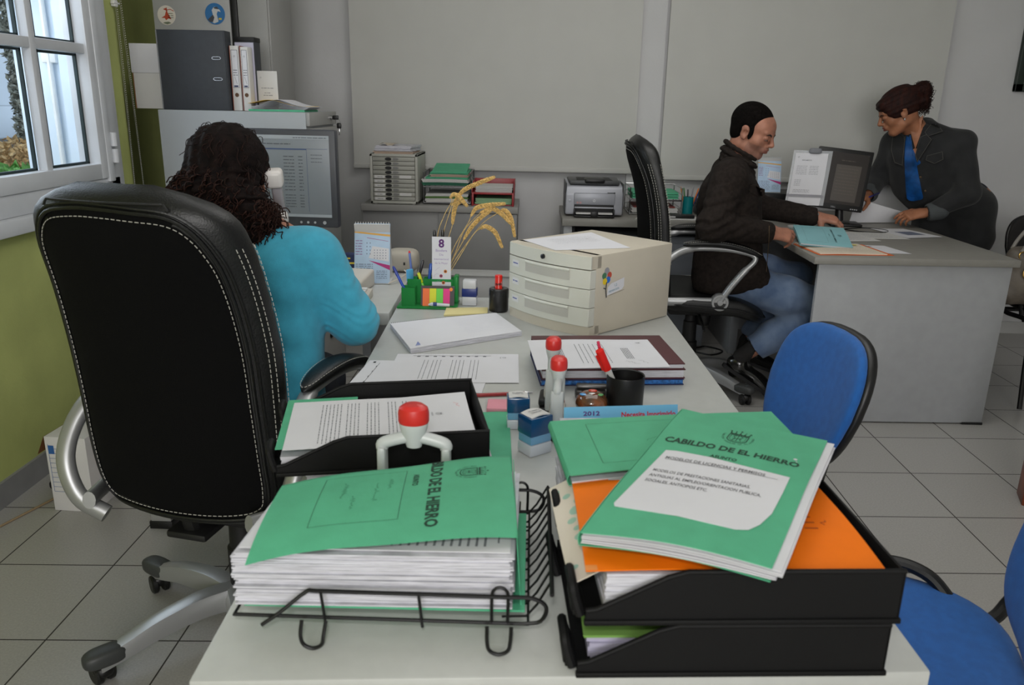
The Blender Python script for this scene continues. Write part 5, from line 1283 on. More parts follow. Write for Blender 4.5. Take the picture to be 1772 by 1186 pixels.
# desk calendars
def calendar(label, loc, rz, W=.125, H=.175, k_=1):
    t = thing('desk_calendar', label, 'calendar', loc, rz); lean = .30
    F = lambda x, y: Vector((-W/2+x, -.052+y*lean, .004+y*.955))
    b = MB(); b.sheet(lambda u, v: F(u*W, v*H), 2, 4, .0012); b.build('front_leaf', mat('calendar_blue', (176, 200, 224), .5, var=.05, vs=12), t)
    b = MB(); b.sheet(lambda u, v: Vector((W/2-u*W, .052-v*H*lean+0, .004+v*H*.955)), 2, 4, .0015); b.sheet(lambda u, v: Vector((-W/2+u*W, -.052+.104*v, .0022)), 2, 3, .0015); b.build('stand_board', M_paper2, t)
    i = Ink(); i.add([(0, H*.84), (W, H*.78), (W, H*.815), (0, H*.865)], [(0, 1, 2, 3)]); i.build('orange_stripe', mat('orange_stripe', (222, 170, 84), .6), F, t)
    i = Ink(); i.add([(W*.40, H*.38), (W, H*.30), (W, H*.22)][::-1], [(0, 1, 2)]); i.add([(W*.35, H*.755), (W*.95, H*.70), (W*.95, H*.705), (W*.35, H*.762)][::-1], [(3, 2, 1, 0)]); i.build('magenta_stripe', mat('magenta', (176, 44, 120), .6), F, t, off=.0006)
    i = Ink(); i.add([(W*.50, H*.62), (W*.97, H*.58), (W*.97, H*.36), (W*.40, H*.42)][::-1], [(0, 1, 2, 3)]); i.add([(0, H*.38), (W*.45, H*.42), (W, H*.28), (W, H*.0), (0, 0)][::-1], [(0, 1, 2, 3, 4)]) if False else None; i.build('white_field', M_paper, F, t)
    i = Ink(); rr = random.Random(8)
    for a in range(5):
        for c in range(4): i.rect(W*(.55+.08*a), H*(.41+.045*c), W*(.572+.08*a), H*(.425+.045*c))
    for a in range(2):
        for c in range(4): i.rect(W*(.34+.09*a), H*(.48+.06*c), W*(.36+.09*a), H*(.50+.06*c))
    for c in range(9): i.words(W*.04, H*(.31-c*.033), W*.52, .0032, rr, 1)
    for c in range(5): i.words(W*.62, H*(.20-c*.03), W*.92, .0026, rr, 1)
    i.build('print', mat('slate_ink', (110, 118, 140), .7), F, t, off=.0008)
    i = Ink(); rr = random.Random(9)
    for c in range(6): i.words(W*.03, H*(.70-c*.045), W*(.22), .004, rr)
    i.build('violet_print', mat('soft_violet', (150, 110, 160), .7), F, t, off=.0008)
    b = MB()
    for a in range(14): b.tube([(-W/2+W*(a+.5)/14, .0+.006*math.cos(q), .004+H*.955+.006*math.sin(q)) for q in np.linspace(0, 2*PI, 9)[:-1]], .0007, 4, closed=True)
    b.build('wire_binding', M_white, t)
    return t
calendar('blue and white tent calendar standing on the side desk near the phone', (-.530, 2.655, DS), R_(4), .118, .20)
t = thing('snack_box', 'small navy and yellow packet at the far edge of the side desk', 'box', (-.66, 2.86, DS))
b = MB(); b.box(-.70, -.625, 2.84, 2.88, DS, DS+.055, .002); b.build('box', mat('navy_card', (30, 42, 84), .6), t, world=True)
b = MB(); b.box(-.68, -.625, 2.838, 2.8395, DS+.02, DS+.026); b.box(-.69, -.65, 2.838, 2.8395, DS+.038, DS+.043); b.build('yellow_print', mat('yellow_ink', (214, 190, 60), .6), t, world=True)
b = MB(); b.box(-.655, -.615, 2.835, 2.865, DS+.055, DS+.08, .004)
# ================================================================== on top of the filing cabinet
FT_ = FZ+.0005
t = thing('storage_box', 'white cardboard archive box at the left, behind the large dark binder', 'box', (-1.66, 3.78, FT_))
b = MB(); b.box(-1.765, -1.55, 3.66, 3.90, FT_, FT_+.165, .002); b.build('body', M_paper2, t, world=True)
b = MB(); b.box(-1.77, -1.545, 3.655, 3.905, FT_+.150, FT_+.272, .003); b.build('lid', M_paper, t, world=True)
b = MB(); b.box(-1.768, -1.7652, 3.66, 3.665, FT_, FT_+.15); b.build('brown_edge', mat('kraft', (140, 90, 50), .8), t, world=True)
t = thing('lever_arch_file', 'large charcoal lever arch binder seen from its side on the filing cabinet', 'binder', (-1.45, 3.58, FT_))
M_char = mat('charcoal_board', (50, 54, 60), .6, var=.04, vs=40, bump=.1, bs=500)
b = MB(); b.box(-1.595, -1.308, 3.545, 3.549, FT_, FT_+.322, .001); b.box(-1.595, -1.308, 3.611, 3.615, FT_, FT_+.322, .001); b.box(-1.312, -1.305, 3.545, 3.615, FT_, FT_+.322, .002); b.build('cover', M_char, t, world=True)
b = MB(); b.box(-1.585, -1.315, 3.552, 3.609, FT_+.006, FT_+.305); b.build('contents', M_edgepaper, t, world=True)
for z in (.128, .212):
    b = MB(); c_ = Vector((-1.347, 3.5445, FT_+z)); b.tube([c_+Vector((.011*math.cos(a)+(.008 if math.cos(a) > 0 else -.008), 0, .0055*math.sin(a))) for a in np.linspace(0, 2*PI, 25)[:-1]], .0018, 6, closed=True); b.build('eyelet', M_chrome, t, world=True)
b = MB(); b.box(-1.360, -1.334, 3.5435, 3.5448, FT_+.205, FT_+.218) if False else b.box(-1.597, -1.592, 3.544, 3.55, FT_+.0, FT_+.322, .001); b.build('edge_strip', mat('grey_edge_strip', (120, 122, 124), .5), t, world=True)
t = thing('magazine_file', 'black magazine file with a white lining standing behind the two labelled binders', 'file box', (-1.26, 3.70, FT_))
b = MB(); b.box(-1.300, -1.215, 3.640, 3.72, FT_, FT_+.302, .002); b.build('box', M_char, t, world=True)
b = MB(); b.box(-1.302, -1.213, 3.638, 3.722, FT_+.285, FT_+.305, .003); b.build('rim', M_blackm, t, world=True)
b = MB(); b.box(-1.298, -1.217, 3.6375, 3.6395, FT_+.004, FT_+.282); b.build('lining', mat('lilac_white', (190, 188, 206), .7), t, world=True)
for k, (x0, x1, lab) in enumerate(((-1.300, -1.262, 'left one of two pale binders with printed spine labels'), (-1.256, -1.222, 'right one of two pale binders with printed spine labels'))):
    t = thing('lever_arch_file', lab+' on the filing cabinet', 'binder', ((x0+x1)/2, 3.6, FT_))
    b = MB(); b.box(x0, x1, 3.575, 3.63, FT_, FT_+.265-.004*k, .003); b.build('spine', M_paper2, t, world=True)
    b = MB(); b.box(x0-.001, x0+.002, 3.5735, 3.63, FT_, FT_+.265, .001); b.build('red_edge', mat('red_brown_edge', (130, 70, 54), .7), t, world=True)
    Fs_ = lambda x, y, x0=x0: Vector((x0+x, 3.5745, FT_+y)); w_ = x1-x0
    i = Ink(); i.rect(.006, .095, w_-.005, .248); i.build('spine_label', M_paper, Fs_, t, off=.0005, world=True)
    i = Ink(); i.frame(.006, .095, w_-.005, .248, .0015); rr = random.Random(k); i.crest(w_/2, .222, .006)
    for q in range(3): i.words(.010, .165-q*.010, w_-.009, .004, rr)
    i.line([(w_/2-.004, .14), (w_/2+.005, .11)], .001); i.build('label_print', mat('label_slate', (84, 86, 96), .7), Fs_, t, off=.0010, world=True)
    i = Ink().rect(.010, .098, w_-.010, .104); i.build('blue_mark', mat('navy_card', (30, 42, 84), .6), Fs_, t, off=.0014, world=True)
    i = Ink(); i.disc(w_/2, .065, .0085, 20); i.build('finger_hole', mat('hole_brown', (96, 70, 50), .8), Fs_, t, off=.0005, world=True)
t = thing('leaning_document', 'white printed sheet in a sleeve standing upright against the tall cabinet', 'document', (-1.18, 3.66, FT_))
b = MB(); b.box(-1.222, -1.128, 3.655, 3.660, FT_, FT_+.168, .001); b.build('sheet', M_paper2, t, world=True)
i = Ink(); rr = random.Random(3); i.words(.022, .095, .078, .004, rr); i.words(.035, .075, .06, .004, rr); i.words(.03, .065, .07, .004, rr); i.crest(.022, .14, .006); i.build('print', M_inkg, lambda x, y: Vector((-1.222+x, 3.6548, FT_+y)), t, off=.0003, world=True)
# loose file pile
rnd = random.Random(77)
for k, (c, nm, lab, dz) in enumerate(((M_greenf, 'green_folder', 'green folder at the bottom of the loose pile on the filing cabinet', 0), (M_paper, 'paper_bundle', 'bulging white papers in the loose pile on the filing cabinet', 1), (mat('yellow_card', (214, 176, 66), .7), 'yellow_folder', 'yellow folder curling open on top of the filing cabinet pile', 2))):
    b = MB()
    if dz == 0: bundle(b, [(-1.225, 3.54), (-.985, 3.54), (-.985, 3.76), (-1.225, 3.76)], FT_, FT_+.008, 3, .004, rnd)
    if dz == 1:
        for q in range(9): b.sheet(lambda u, v, q=q: Vector((-1.218+.235*u+.003*q*u, 3.545+.20*v, FT_+.0095+q*.0012+.0028*q*math.exp(-((u-.45)/.22)**2)+.001*q*math.sin(u*3))), 22, 2, .0006)
    if dz == 2: b.sheet(lambda u, v: Vector((-1.228+.255*u, 3.550+.205*v, FT_+.0225+.024*math.exp(-((u-.36)/.30)**2)+.004*(1-u)*(1-u))), 24, 2, .001)
    b.build(nm, c, label=lab, cat='folder' if dz != 1 else 'papers', ang=60)

# ================================================================== on the sideboard
t = thing('drawer_tower', 'ten-drawer pale grey filing tower with labels on the sideboard', 'drawer tower', (-.76, 4.6, SZ), 0)
TW, TH, TD = .262, .272, .33
x0 = -.893; y0 = 4.455
b = MB(); 
for q in ((x0, x0+.014, y0, y0+TD, SZ+.004, SZ+TH), (x0+TW-.014, x0+TW, y0, y0+TD, SZ+.004, SZ+TH), (x0, x0+TW, y0, y0+TD, SZ+TH-.014, SZ+TH), (x0, x0+TW, y0, y0+TD, SZ+.004, SZ+.018), (x0, x0+TW, y0+TD-.01, y0+TD, SZ+.004, SZ+TH)): b.box(*q, .002)
for xx in (x0+.02, x0+TW-.03): b.box(xx, xx+.012, y0+.01, y0+.03, SZ, SZ+.005)
M_tow = mat('tower_grey', (168, 168, 160), .5); b.build('casing', M_tow, t, world=True)
b = MB(); b.box(x0+.014, x0+TW-.014, y0+.03, y0+.04, SZ+.018, SZ+TH-.014); b.build('inner_gap', M_blackm, t, world=True)
for k in range(10):
    hgt = (TH-.034)/10; z = SZ+.019+k*hgt
    b = MB(); b.box(x0+.016, x0+TW-.016, y0+.003, y0+.03, z+.0012, z+hgt-.0012, .001); d = b.build('drawer', mat('tower_drawer', (156, 156, 148), .5), t, world=True)
    xc = x0+TW*.40+.004
    Ft = lambda x, y: Vector((xc+x, y0+.0028, z+hgt/2+y))
    i = Ink(); i.add([(-.026*1.0+.0, 0)]+[(-.026+.038*(1-math.cos(a))/2*1.0, .0088*math.sin(a)) for a in np.linspace(.2, PI-.6, 10)]+[(.010, 0)]+[(-.026+.038*(1-math.cos(a))/2, -.0088*math.sin(a)) for a in np.linspace(PI-.6, .2, 10)], [tuple(range(22))[::-1]])
    i.build('handle', M_blackm, Ft, d, off=.0008, world=True)
    i = Ink(); i.add([(.010+.04*(1-math.cos(a))/2, .007*math.sin(a)) for a in np.linspace(.9, PI, 8)]+[(.010+.04*(1-math.cos(a))/2, -.007*math.sin(a)) for a in np.linspace(PI, .9, 8)], [tuple(range(16))[::-1]])
    i.build('grip_hollow', mat('grip_grey', (120, 120, 118), .5), Ft, d, off=.0008, world=True)
    if k < 6:
        i = Ink(); i.rect(-.085, -.0075, -.028, .0075)
        i.build('label', M_paper2, Ft, d, off=.0006, world=True)
        if k in (1, 5): Ink().rect(.052, -.0075, .118, .0075).build('label', M_paper2, Ft, d, off=.0006, world=True)
        i = Ink(); i.words(-.07, -.002, -.04, .004, random.Random(k)); i.build('label_print', M_inkg, Ft, d, off=.0012, world=True)
b = MB(); rnd = random.Random(5); bundle(b, [(-.875, 4.48), (-.665, 4.48), (-.655, 4.70), (-.875, 4.70)], SZ+TH, SZ+TH+.012, 3, .006, rnd); b.build('paper_bundle', mat('buff_paper', (178, 156, 140), .8, var=.1), label='thin buff folders directly on the ten-drawer tower', cat='papers')
b = MB(); bundle(b, [(-.870, 4.49), (-.672, 4.48), (-.645, 4.70), (-.86, 4.70)], SZ+TH+.0125, SZ+TH+.042, 9, .005, rnd); b.build('paper_bundle', M_edgepaper, label='stack of white papers on top of the ten-drawer tower', cat='papers')
b = MB(); b.sheet(lambda u, v: Vector((-.845+.085*u, 4.50+.1*v, SZ+TH+.048+.010*math.sin(u*7)*(1-v)+.004*v)), 14, 3, .0008); b.build('crumpled_slip', mat('buff_slip', (196, 184, 168), .8), label='crumpled cream slip lying on top of the tower papers', cat='paper', ang=60)
def wire_rack(label, x0, x1, y0, y1, z0, h, tiers, m, leanx=0):
    t = thing('wire_letter_rack', label, 'letter rack', ((x0+x1)/2, (y0+y1)/2, z0))
    for k in range(tiers):
        z = z0+.008+k*h/tiers
        b = MB(); b.tube([(x0, y0, z), (x1, y0, z), (x1, y1, z), (x0, y1, z)], .003, 8, closed=True)
        for q in range(7): x = x0+(x1-x0)*(q+.5)/7; b.tube([(x, y0, z), (x, y1, z)], .0015, 6)
        for yy in (y0, y1): b.tube([(x0, yy, z+.030), (x1, yy, z+.030)] if yy == y1 else [(x0, yy, z+.004), (x1, yy, z+.004)], .0022, 6)
        for xx in (x0, x1): b.tube(smooth_path([(xx, y0, z), (xx, y0+.01, z+.028), (xx, y0+.05, z+.034), (xx, y1, z+.034)], 4), .0022, 6)
        b.build('tier', m, t, world=True)
    for xx in (x0, x1):
        for yy in (y0+.004, y1-.004):
            b = MB(); b.tube([(xx+leanx, yy, z0), (xx, yy, z0+h)], .0035, 8); b.build('post', m, t, world=True)
    b = MB(); 
    for xx in (x0, x1): b.tube([(xx, y0+.004, z0+h), (xx, y1-.004, z0+h)], .003, 8)
    b.tube([(x0, y1-.004, z0+h), (x1, y1-.004, z0+h)], .003, 8); b.build('top_rail', m, t, world=True)
    return t
M_dch = mat('dark_chrome', (120, 120, 122), .3, metal=.9)
rx0, rx1, ry0, ry1 = -.605, -.345, 4.50, 4.78
wire_rack('dark wire letter rack stuffed with green folders on the sideboard', rx0, rx1, ry0, ry1, SZ, .175, 2, M_dch)
rnd = random.Random(15)
cols = [M_greenf, M_paper2, mat('dark_green_card', (30, 96, 72), .7), M_greenf, M_paper2, mat('pale_green_card', (140, 180, 140), .7), mat('dark_green_card', (30, 96, 72), .7), M_paper2, M_greenf]
labs = ['green folder lowest in the dark wire rack', 'white papers low in the dark wire rack', 'dark green folder in the bottom tier of the wire rack', 'mid green folder closing the bottom tier of the wire rack']
def layer(nm, lab, cat, m, x0, x1, y0, y1, z0, z1, n=3, wav=.0):
    b = MB(); k = n
    for q in range(n):
        zz = z0+(z1-z0)*q/n; dx = rnd.uniform(-.004, .004)
        b.sheet(lambda u, v: Vector((x0+dx+(x1-x0)*u, y0+rnd.uniform(0, .0)+(y1-y0)*v, zz+(z1-z0)/n*.8+wav*math.sin(PI*u)*(1-v)*1.0)), 12, 3, (z1-z0)/n*.75)
    return b.build(nm, m, label=lab, cat=cat, ang=60)
z = SZ+.014
spec = [('paper_bundle', 'pale papers lowest in the bottom tier of the dark wire rack', M_paper2, .020), ('green_folder', 'olive green folder in the bottom tier of the dark wire rack', mat('olive_card', (84, 120, 60), .7), .010), ('paper_bundle', 'upper pale papers in the bottom tier of the dark wire rack', M_paper2, .014),
        ('green_folder', 'dark green folder lowest in the top tier of the dark wire rack', MATS['dark_green_card'], .016), ('paper_bundle', 'grey-white papers in the top tier of the dark wire rack', M_paper2, .018), ('green_folder', 'mid green folder in the middle of the rack top tier', M_greenf, .010), ('paper_bundle', 'buff papers under the topmost green folder of the rack', MATS['buff_paper'], .014), ('green_folder', 'topmost bright green folder sloping on the dark wire rack', M_greenf, .012)]
for k, (nm, lab, m, h) in enumerate(spec):
    if k == 3: z = SZ+.104
    x_a = rx0+.012+(.025 if k > 5 else 0)-(0.02 if k in (3, 4) else 0)
    layer(nm, lab, 'folder' if nm == 'green_folder' else 'papers', m, x_a, rx1-.012, ry0-.02+.005*k, ry1-.02, z, z+h, 3, .002)
    z += h+.0005
b = MB(); b.sheet(lambda u, v: Vector((rx0+.045+(rx1-rx0-.065)*u, ry0+.01+.24*v, z+.002+.030*v)), 4, 6, .006); b.build('green_folder', M_greenf, label='green folder leaning up at the back of the dark wire rack', cat='folder')
# red tray
M_rt = mat('red_tray', (150, 44, 48), .4)
t = thing('letter_tray', 'red plastic two-tier letter tray on the right of the sideboard', 'letter tray', (-.22, 4.6, SZ))
X0, X1 = -.335, -.100; Y0, Y1 = 4.47, 4.74
b = MB()
for k, zz in enumerate((SZ, SZ+.062)):
    b.box(X0, X1, Y0+.02, Y1, zz+.002, zz+.006); b.box(X0, X0+.004, Y0, Y1, zz, zz+.052, .001); b.box(X1-.004, X1, Y0, Y1, zz, zz+.052, .001); b.box(X0, X1, Y1-.004, Y1, zz, zz+.062, .001)
b.box(X0, X1, Y0+.018, Y0+.022, SZ+.062, SZ+.074, .001); b.build('tray_body', M_rt, t, world=True)
for xx in (X0, X1-.012):
    b = MB(); b.box(xx, xx+.012, Y0-.004, Y0+.012, SZ, SZ+.075, .003); b.build('corner_post', M_rt, t, world=True)
b = MB(); b.box(X0-.001, X1+.001, Y1-.006, Y1, SZ+.075, SZ+.130, .002); b.box(X0-.001, X0+.004, Y0+.09, Y1, SZ+.075, SZ+.128, .002); b.box(X1-.004, X1+.001, Y0+.09, Y1, SZ+.075, SZ+.128, .002); b.build('rear_frame', M_rt, t, world=True)
layer('paper_bundle', 'white papers in the upper tier of the red tray', 'papers', M_paper2, X0+.02, X1-.012, Y0+.03, Y1-.03, SZ+.070, SZ+.104, 6)
layer('paper_bundle', 'grey-green papers in the lower tier of the red tray', 'papers', mat('pale_green_card', (140, 180, 140), .7), X0+.02, X1-.012, Y0+.03, Y1-.03, SZ+.008, SZ+.040, 6)

# ================================================================== printer table things
PT = .7405
t = thing('laser_printer', 'silver laser printer with black output tray on the grey table', 'printer', (.337, 4.52, PT), 0)
M_prs = mat('printer_silver', (172, 174, 182), .4, metal=.2); M_prd = mat('printer_dark', (70, 72, 74), .45)
b = MB(); 
bm = bmesh.new()
prof = [(-.13, 0.010), (-.135, .02), (-.135, .12), (-.125, .155), (-.115, .165), (.13, .185), (.14, .17), (.14, .01)]
vs0 = [bm.verts.new((-.155, y, z)) for y, z in prof]; vs1 = [bm.verts.new((.155, y, z)) for y, z in prof]; n = len(prof)
bm.faces.new(vs0); bm.faces.new(vs1[::-1])
for k in range(n): bm.faces.new((vs0[k], vs1[k], vs1[(k+1) % n], vs0[(k+1) % n]))
bmesh.ops.recalc_face_normals(bm, faces=bm.faces[:]); bmesh.ops.bevel(bm, geom=bm.edges[:], offset=.008, segments=3, profile=.5, affect='EDGES'); b.addbm(bm); b.build('casing', M_prs, t)
b = MB(); b.box(-.158, -.150, -.13, .135, .01, .18, .004); b.box(.150, .158, -.13, .135, .01, .18, .004); b.build('side_cheek', M_prd, t)
b = MB()
b.quadprism([(-.135, -.118), (.135, -.118), (.142, .128), (-.142, .128)], .170, .192, bev=.006); b.build('top_cover', M_prd, t)
b = MB(); b.quadprism([(-.098, -.09), (.098, -.09), (.092, .09), (-.092, .09)], .185, .1935, bev=.002); b.build('output_well', M_blackm, t)
b = MB(); b.box(-.055, .055, -.128, -.02, .178, .203, .010); b.build('output_flap', M_black, t)
b = MB(); b.box(-.11, .112, -.139, -.133, .066, .128, .006); b.build('front_door', mat('printer_silver_door', (160, 162, 170), .4, metal=.2), t)
b = MB(); b.box(-.108, .108, -.1375, -.125, .012, .066, .003); b.build('feed_opening', M_blackm, t)
b = MB(); b.box(-.105, .105, -.145, -.12, .046, .054, .002); b.build('feed_guide', M_prs, t)
b = MB(); b.quadprism([(-.098, -.185), (.098, -.185), (.100, -.13), (-.100, -.13)], .020, .025); b.build('paper_feed', M_paper2, t)
b = MB(); b.box(-.108, .108, -.192, -.12, .004, .014, .003); b.box(-.110, -.102, -.18, -.12, .01, .045, .002); b.box(.102, .110, -.18, -.12, .01, .045, .002); b.box(-.02, .02, -.196, -.18, .004, .036, .004); b.build('feed_tray', M_black, t)
b = MB(); b.lathe([(0, 0), (.0085, 0), (.0085, .002), (.006, .003), (0, .003)], 20, M=mtx((-.132, -.134, .085)) @ Matrix.Rotation(PI/2, 4, 'X')); b.build('button', M_prs, t)
Fpn = lambda x, y: Vector((x, -.1392, y))
i = Ink(); i.disc(.0, .088+.0, .0075, 18); i.build('logo_disc', mat('logo_white', (214, 216, 220), .4), Fpn, t, off=.0003)
i = Ink(); i.text('hp', .0, .0855, .011, 'CENTER', bold=.02); i.build('logo_letters', mat('logo_grey', (110, 114, 124), .5), Fpn, t, off=.0006)
i = Ink(); i.disc(-.090, .076, .006, 12); i.disc(-.074, .076, .006, 12); i.build('door_marks', mat('pale_red_mark', (190, 150, 150), .5), Fpn, t, off=.0003)
i = Ink(); i.rect(.070, .128, .112, .133); i.disc(.108, .1305, .004, 10); i.build('control_strip', M_prd, lambda x, y: Vector((x, -.1355, y)), t, off=.0008)
wire_rack('bright chrome wire letter rack behind the swivel chair', .545, .83, 4.50, 4.78, PT, .15, 2, M_chrome, .0)
rnd = random.Random(16)
layer('green_folder', 'green folder on the top tier of the chrome wire rack', 'folder', M_greenf, .56, .815, 4.52, 4.76, PT+.090, PT+.128, 3)
layer('paper_bundle', 'white and red papers in the lower tier of the chrome rack', 'papers', M_paper2, .56, .815, 4.52, 4.76, PT+.014, PT+.040, 4)
layer('red_folder', 'red folder in the lower tier of the chrome rack', 'folder', mat('dull_red_card', (130, 60, 56), .7), .57, .80, 4.52, 4.76, PT+.041, PT+.048, 1)
t = thing('pen_cup', 'turquoise translucent pen cup beside the chrome rack', 'pen cup', (.888, 4.62, PT))
b = MB(); b.lathe([(0, 0), (.030, 0), (.030, .095), (.0285, .095), (.028, .004), (0, .004)], 28); b.build('cup', mat('turquoise_plastic', (10, 128, 134), .3), t)
for k, (x, y, dx, c, lab) in enumerate(((-.012, 0, -.035, (214, 130, 50), 'orange pencil leaning left in the turquoise cup'), (-.006, .01, -.022, (70, 130, 70), 'green pencil in the turquoise cup'), (0, -.01, -.008, (60, 62, 66), 'dark pen in the turquoise cup'), (.008, .006, .018, (150, 150, 154), 'grey pen standing in the turquoise cup'), (.014, 0, .040, (226, 120, 40), 'orange marker leaning right in the turquoise cup'), (.016, .008, .05, (34, 60, 140), 'blue pen leaning far right in the turquoise cup'))):
    pen(lab, (.888+x, 4.62+y, PT+.006), (.888+x+dx, 4.62+y, PT+.150-.006*(k % 3)), .0038, c, None, 'pen', 'pen')
t = thing('hole_punch', 'black desk tool lying at the table edge under papers', 'hole punch', (.80, 4.42, PT))
b = MB(); b.box(.71, .885, 4.375, 4.435, PT+.003, PT+.022, .006); b.build('body', M_black, t, world=True)
b = MB(); b.box(.74, .78, 4.374, 4.376, PT+.008, PT+.014); b.build('plate', M_paper2, t, world=True)
b = MB(); b.quadprism([(.56, 4.34), (.93, 4.34), (.90, 4.50), (.60, 4.49)], PT, PT+.0025); b.build('loose_sheet', M_paper2, label='white sheet under the black hole punch at the table edge', cat='paper')
# black telephone behind the man
t = thing('telephone', 'black desk telephone behind the seated man', 'telephone', (1.00, 4.60, PT), 0)
b = MB(); wedge(b, -.07, .07, -.09, .08, .03, .065); b.build('body', M_black, t)
b = MB(); b.box(-.065, -.02, -.085, .075, .050, .085, .012); b.build('handset', M_black, t)
# ================================================================== on the right desk
RD = .7425
calendar('pale tent calendar behind the seated man, next to the grey wall', (1.305, 4.55, RD+.138), R_(-3), .125, .19)
t = thing('printer_scanner', 'black low office machine under the rear calendar', 'office machine', (1.33, 4.6, RD))
b = MB(); b.box(1.19, 1.50, 4.48, 4.74, RD, RD+.137, .010); b.build('casing', M_black, t, world=True)
b = MB(); b.box(1.22, 1.47, 4.476, 4.482, RD+.02, RD+.04, .002); b.build('slot', M_blackm, t, world=True)
b = MB(); b.box(1.36, 1.40, 4.74, 4.78, RD, RD+.40, .003); b.build('dark_panel', M_bezel, label='x', cat='x') if False else None
t = thing('loudspeaker', 'narrow dark speaker behind the document holder', 'loudspeaker', (1.46, 4.42, RD))
b = MB(); b.box(1.415, 1.475, 4.385, 4.455, RD, RD+.31, .006); b.build('cabinet', mat('navy_black', (34, 34, 46), .5), t, world=True)
b = MB(); b.box(1.423, 1.467, 4.382, 4.386, RD+.03, RD+.28, .001); b.build('grille', M_blackm, t, world=True)
# copy holder: faces -x-y
t = thing('document_holder', 'tilted clear document holder clamping printed sheets beside the flat screen', 'document holder', (1.365, 4.13, RD), R_(-10))
FH = lambda x, y: Vector((-.075+x+.018*(y/.25), .03*(y/.25)*1.0-.02, .125+y*.97))
b = MB(); b.sheet(lambda u, v: FH(u*.185-.006, v*.275-.006)+Vector((0, .004, 0)), 2, 4, .003); b.build('clear_plate', mat('clear_grey_plastic', (176, 180, 184), .2, alpha=.55), t)
b = MB(); b.sheet(lambda u, v: FH(u*.155+.004+.002*math.sin(v*3), v*.262-.006), 3, 8, .003); b.build('sheet', M_paper, t, ang=60)
i = Ink(); rr = random.Random(2); i.crest(.022, .235, .007); i.text('REGLAMENTO', .04, .218, .0072, bold=.02)
for k in range(6): i.words(.02, .190-k*.008, .07, .0026, rr, 1); i.words(.082, .190-k*.008, .125, .0026, rr, 1)
for k in range(5): i.words(.02, .120-k*.007, .05, .0026, rr, 1); 
for k in range(3): i.words(.02, .070-k*.006, .10, .0026, rr, 1)
i.build('print', M_inkg, FH, t, off=.0006)
i = Ink().add([(-.006, .036), (.170, .036), (.170, .048), (-.006, .048)], [(0, 1, 2, 3)]); i.build('line_guide', mat('grey_guide', (124, 124, 132), .4), FH, t, off=.004)
b = MB(); b.super(tuple(FH(.095, .268)+Vector((0, -.004, 0))), (.030, .008, .014), .5, .7); b.build('clip', mat('grey_clip', (112, 114, 120), .5), t)
b = MB(); b.tube([(0, .02, .01), (.005, .01, .12), (.01, .01, .2)], .006, 8); b.lathe([(0, 0), (.05, 0), (.05, .006), (0, .008)], 24, M=mtx((0, .02, 0))); b.super((-.015, -.01, .105), (.018, .01, .022), .7, .7); b.build('stand', M_white, t)
t = thing('computer_monitor', 'black flat screen turned to the man, its right part before the woman', 'monitor', (1.628, 4.28, RD), R_(-8))
FS = Matrix.Rotation(R_(11), 4, 'X')
T2 = mtx((0, 0, .075)) @ Euler((R_(-14), R_(0), 0)).to_matrix().to_4x4()
T2 = mtx((-.02, 0, .235)) @ Euler((R_(-6), R_(5.5), 0)).to_matrix().to_4x4()
b = MB(); b.box(-.142, .132, -.012, .012, -.155, .155, .006, M=T2); b.box(-.085, .085, .010, .035, -.10, .10, .012, M=T2); b.build('housing', M_black, t)
b = MB(); b.box(-.124, .114, -.0135, -.0125, -.125, .135, M=T2); b.build('screen', mat('dim_screen', (38, 34, 32), .2, emit=.25, var=.1), t)
i = Ink(); i.rect(-.04, -.11, .085, .075); i.build('open_window', mat('dim_screen_page', (56, 50, 44), .3, emit=.25), lambda x, y: T2 @ Vector((x, -.0137, y)), t)
i = Ink(); rr = random.Random(6)
for k in range(9): i.words(-.03, .055-k*.016, .07, .005, rr)
i.words(-.02, .095, .05, .005, rr); i.build('screen_text', mat('dim_text', (84, 76, 66), .5), lambda x, y: T2 @ Vector((x, -.0137, y)), t, off=.0006)
i = Ink()
for k in range(4): i.rect(.070+.010*k, -.147, .076+.010*k, -.141)
i.text('DELL', -.028, -.146, .011, bold=.02); i.build('badge', mat('badge_grey', (150, 152, 156), .4), lambda x, y: T2 @ Vector((x, -.0128, y)), t, off=.0005)
b = MB(); b.tube([(.0, .02, .02), (-.012, .03, .16)], [.022, .018], 12); b.box(-.06, .10, -.07, .07, 0, .014, .005); b.box(-.055, .04, -.06, .0, .012, .020, .004); b.build('stand', M_black, t)
# cables
b = MB(); b.tube(smooth_path([(1.56, 4.20, RD+.003), (1.62, 4.05, RD+.003), (1.75, 4.02, RD+.003), (1.80, 4.10, RD+.003), (1.72, 4.17, RD+.003), (1.60, 4.12, RD+.003)], 6), .0025, 6); b.build('screen_cable', M_black, label='black cable looped on the desk in front of the flat screen', cat='cable')
b = MB(); b.tube(smooth_path([(1.46, 4.12, RD+.01), (1.50, 4.10, RD+.05), (1.55, 4.13, RD+.03), (1.60, 4.16, RD+.012)], 6), .003, 6); b.build('screen_cable', M_black, label='short black cable hanging beside the document holder', cat='cable')
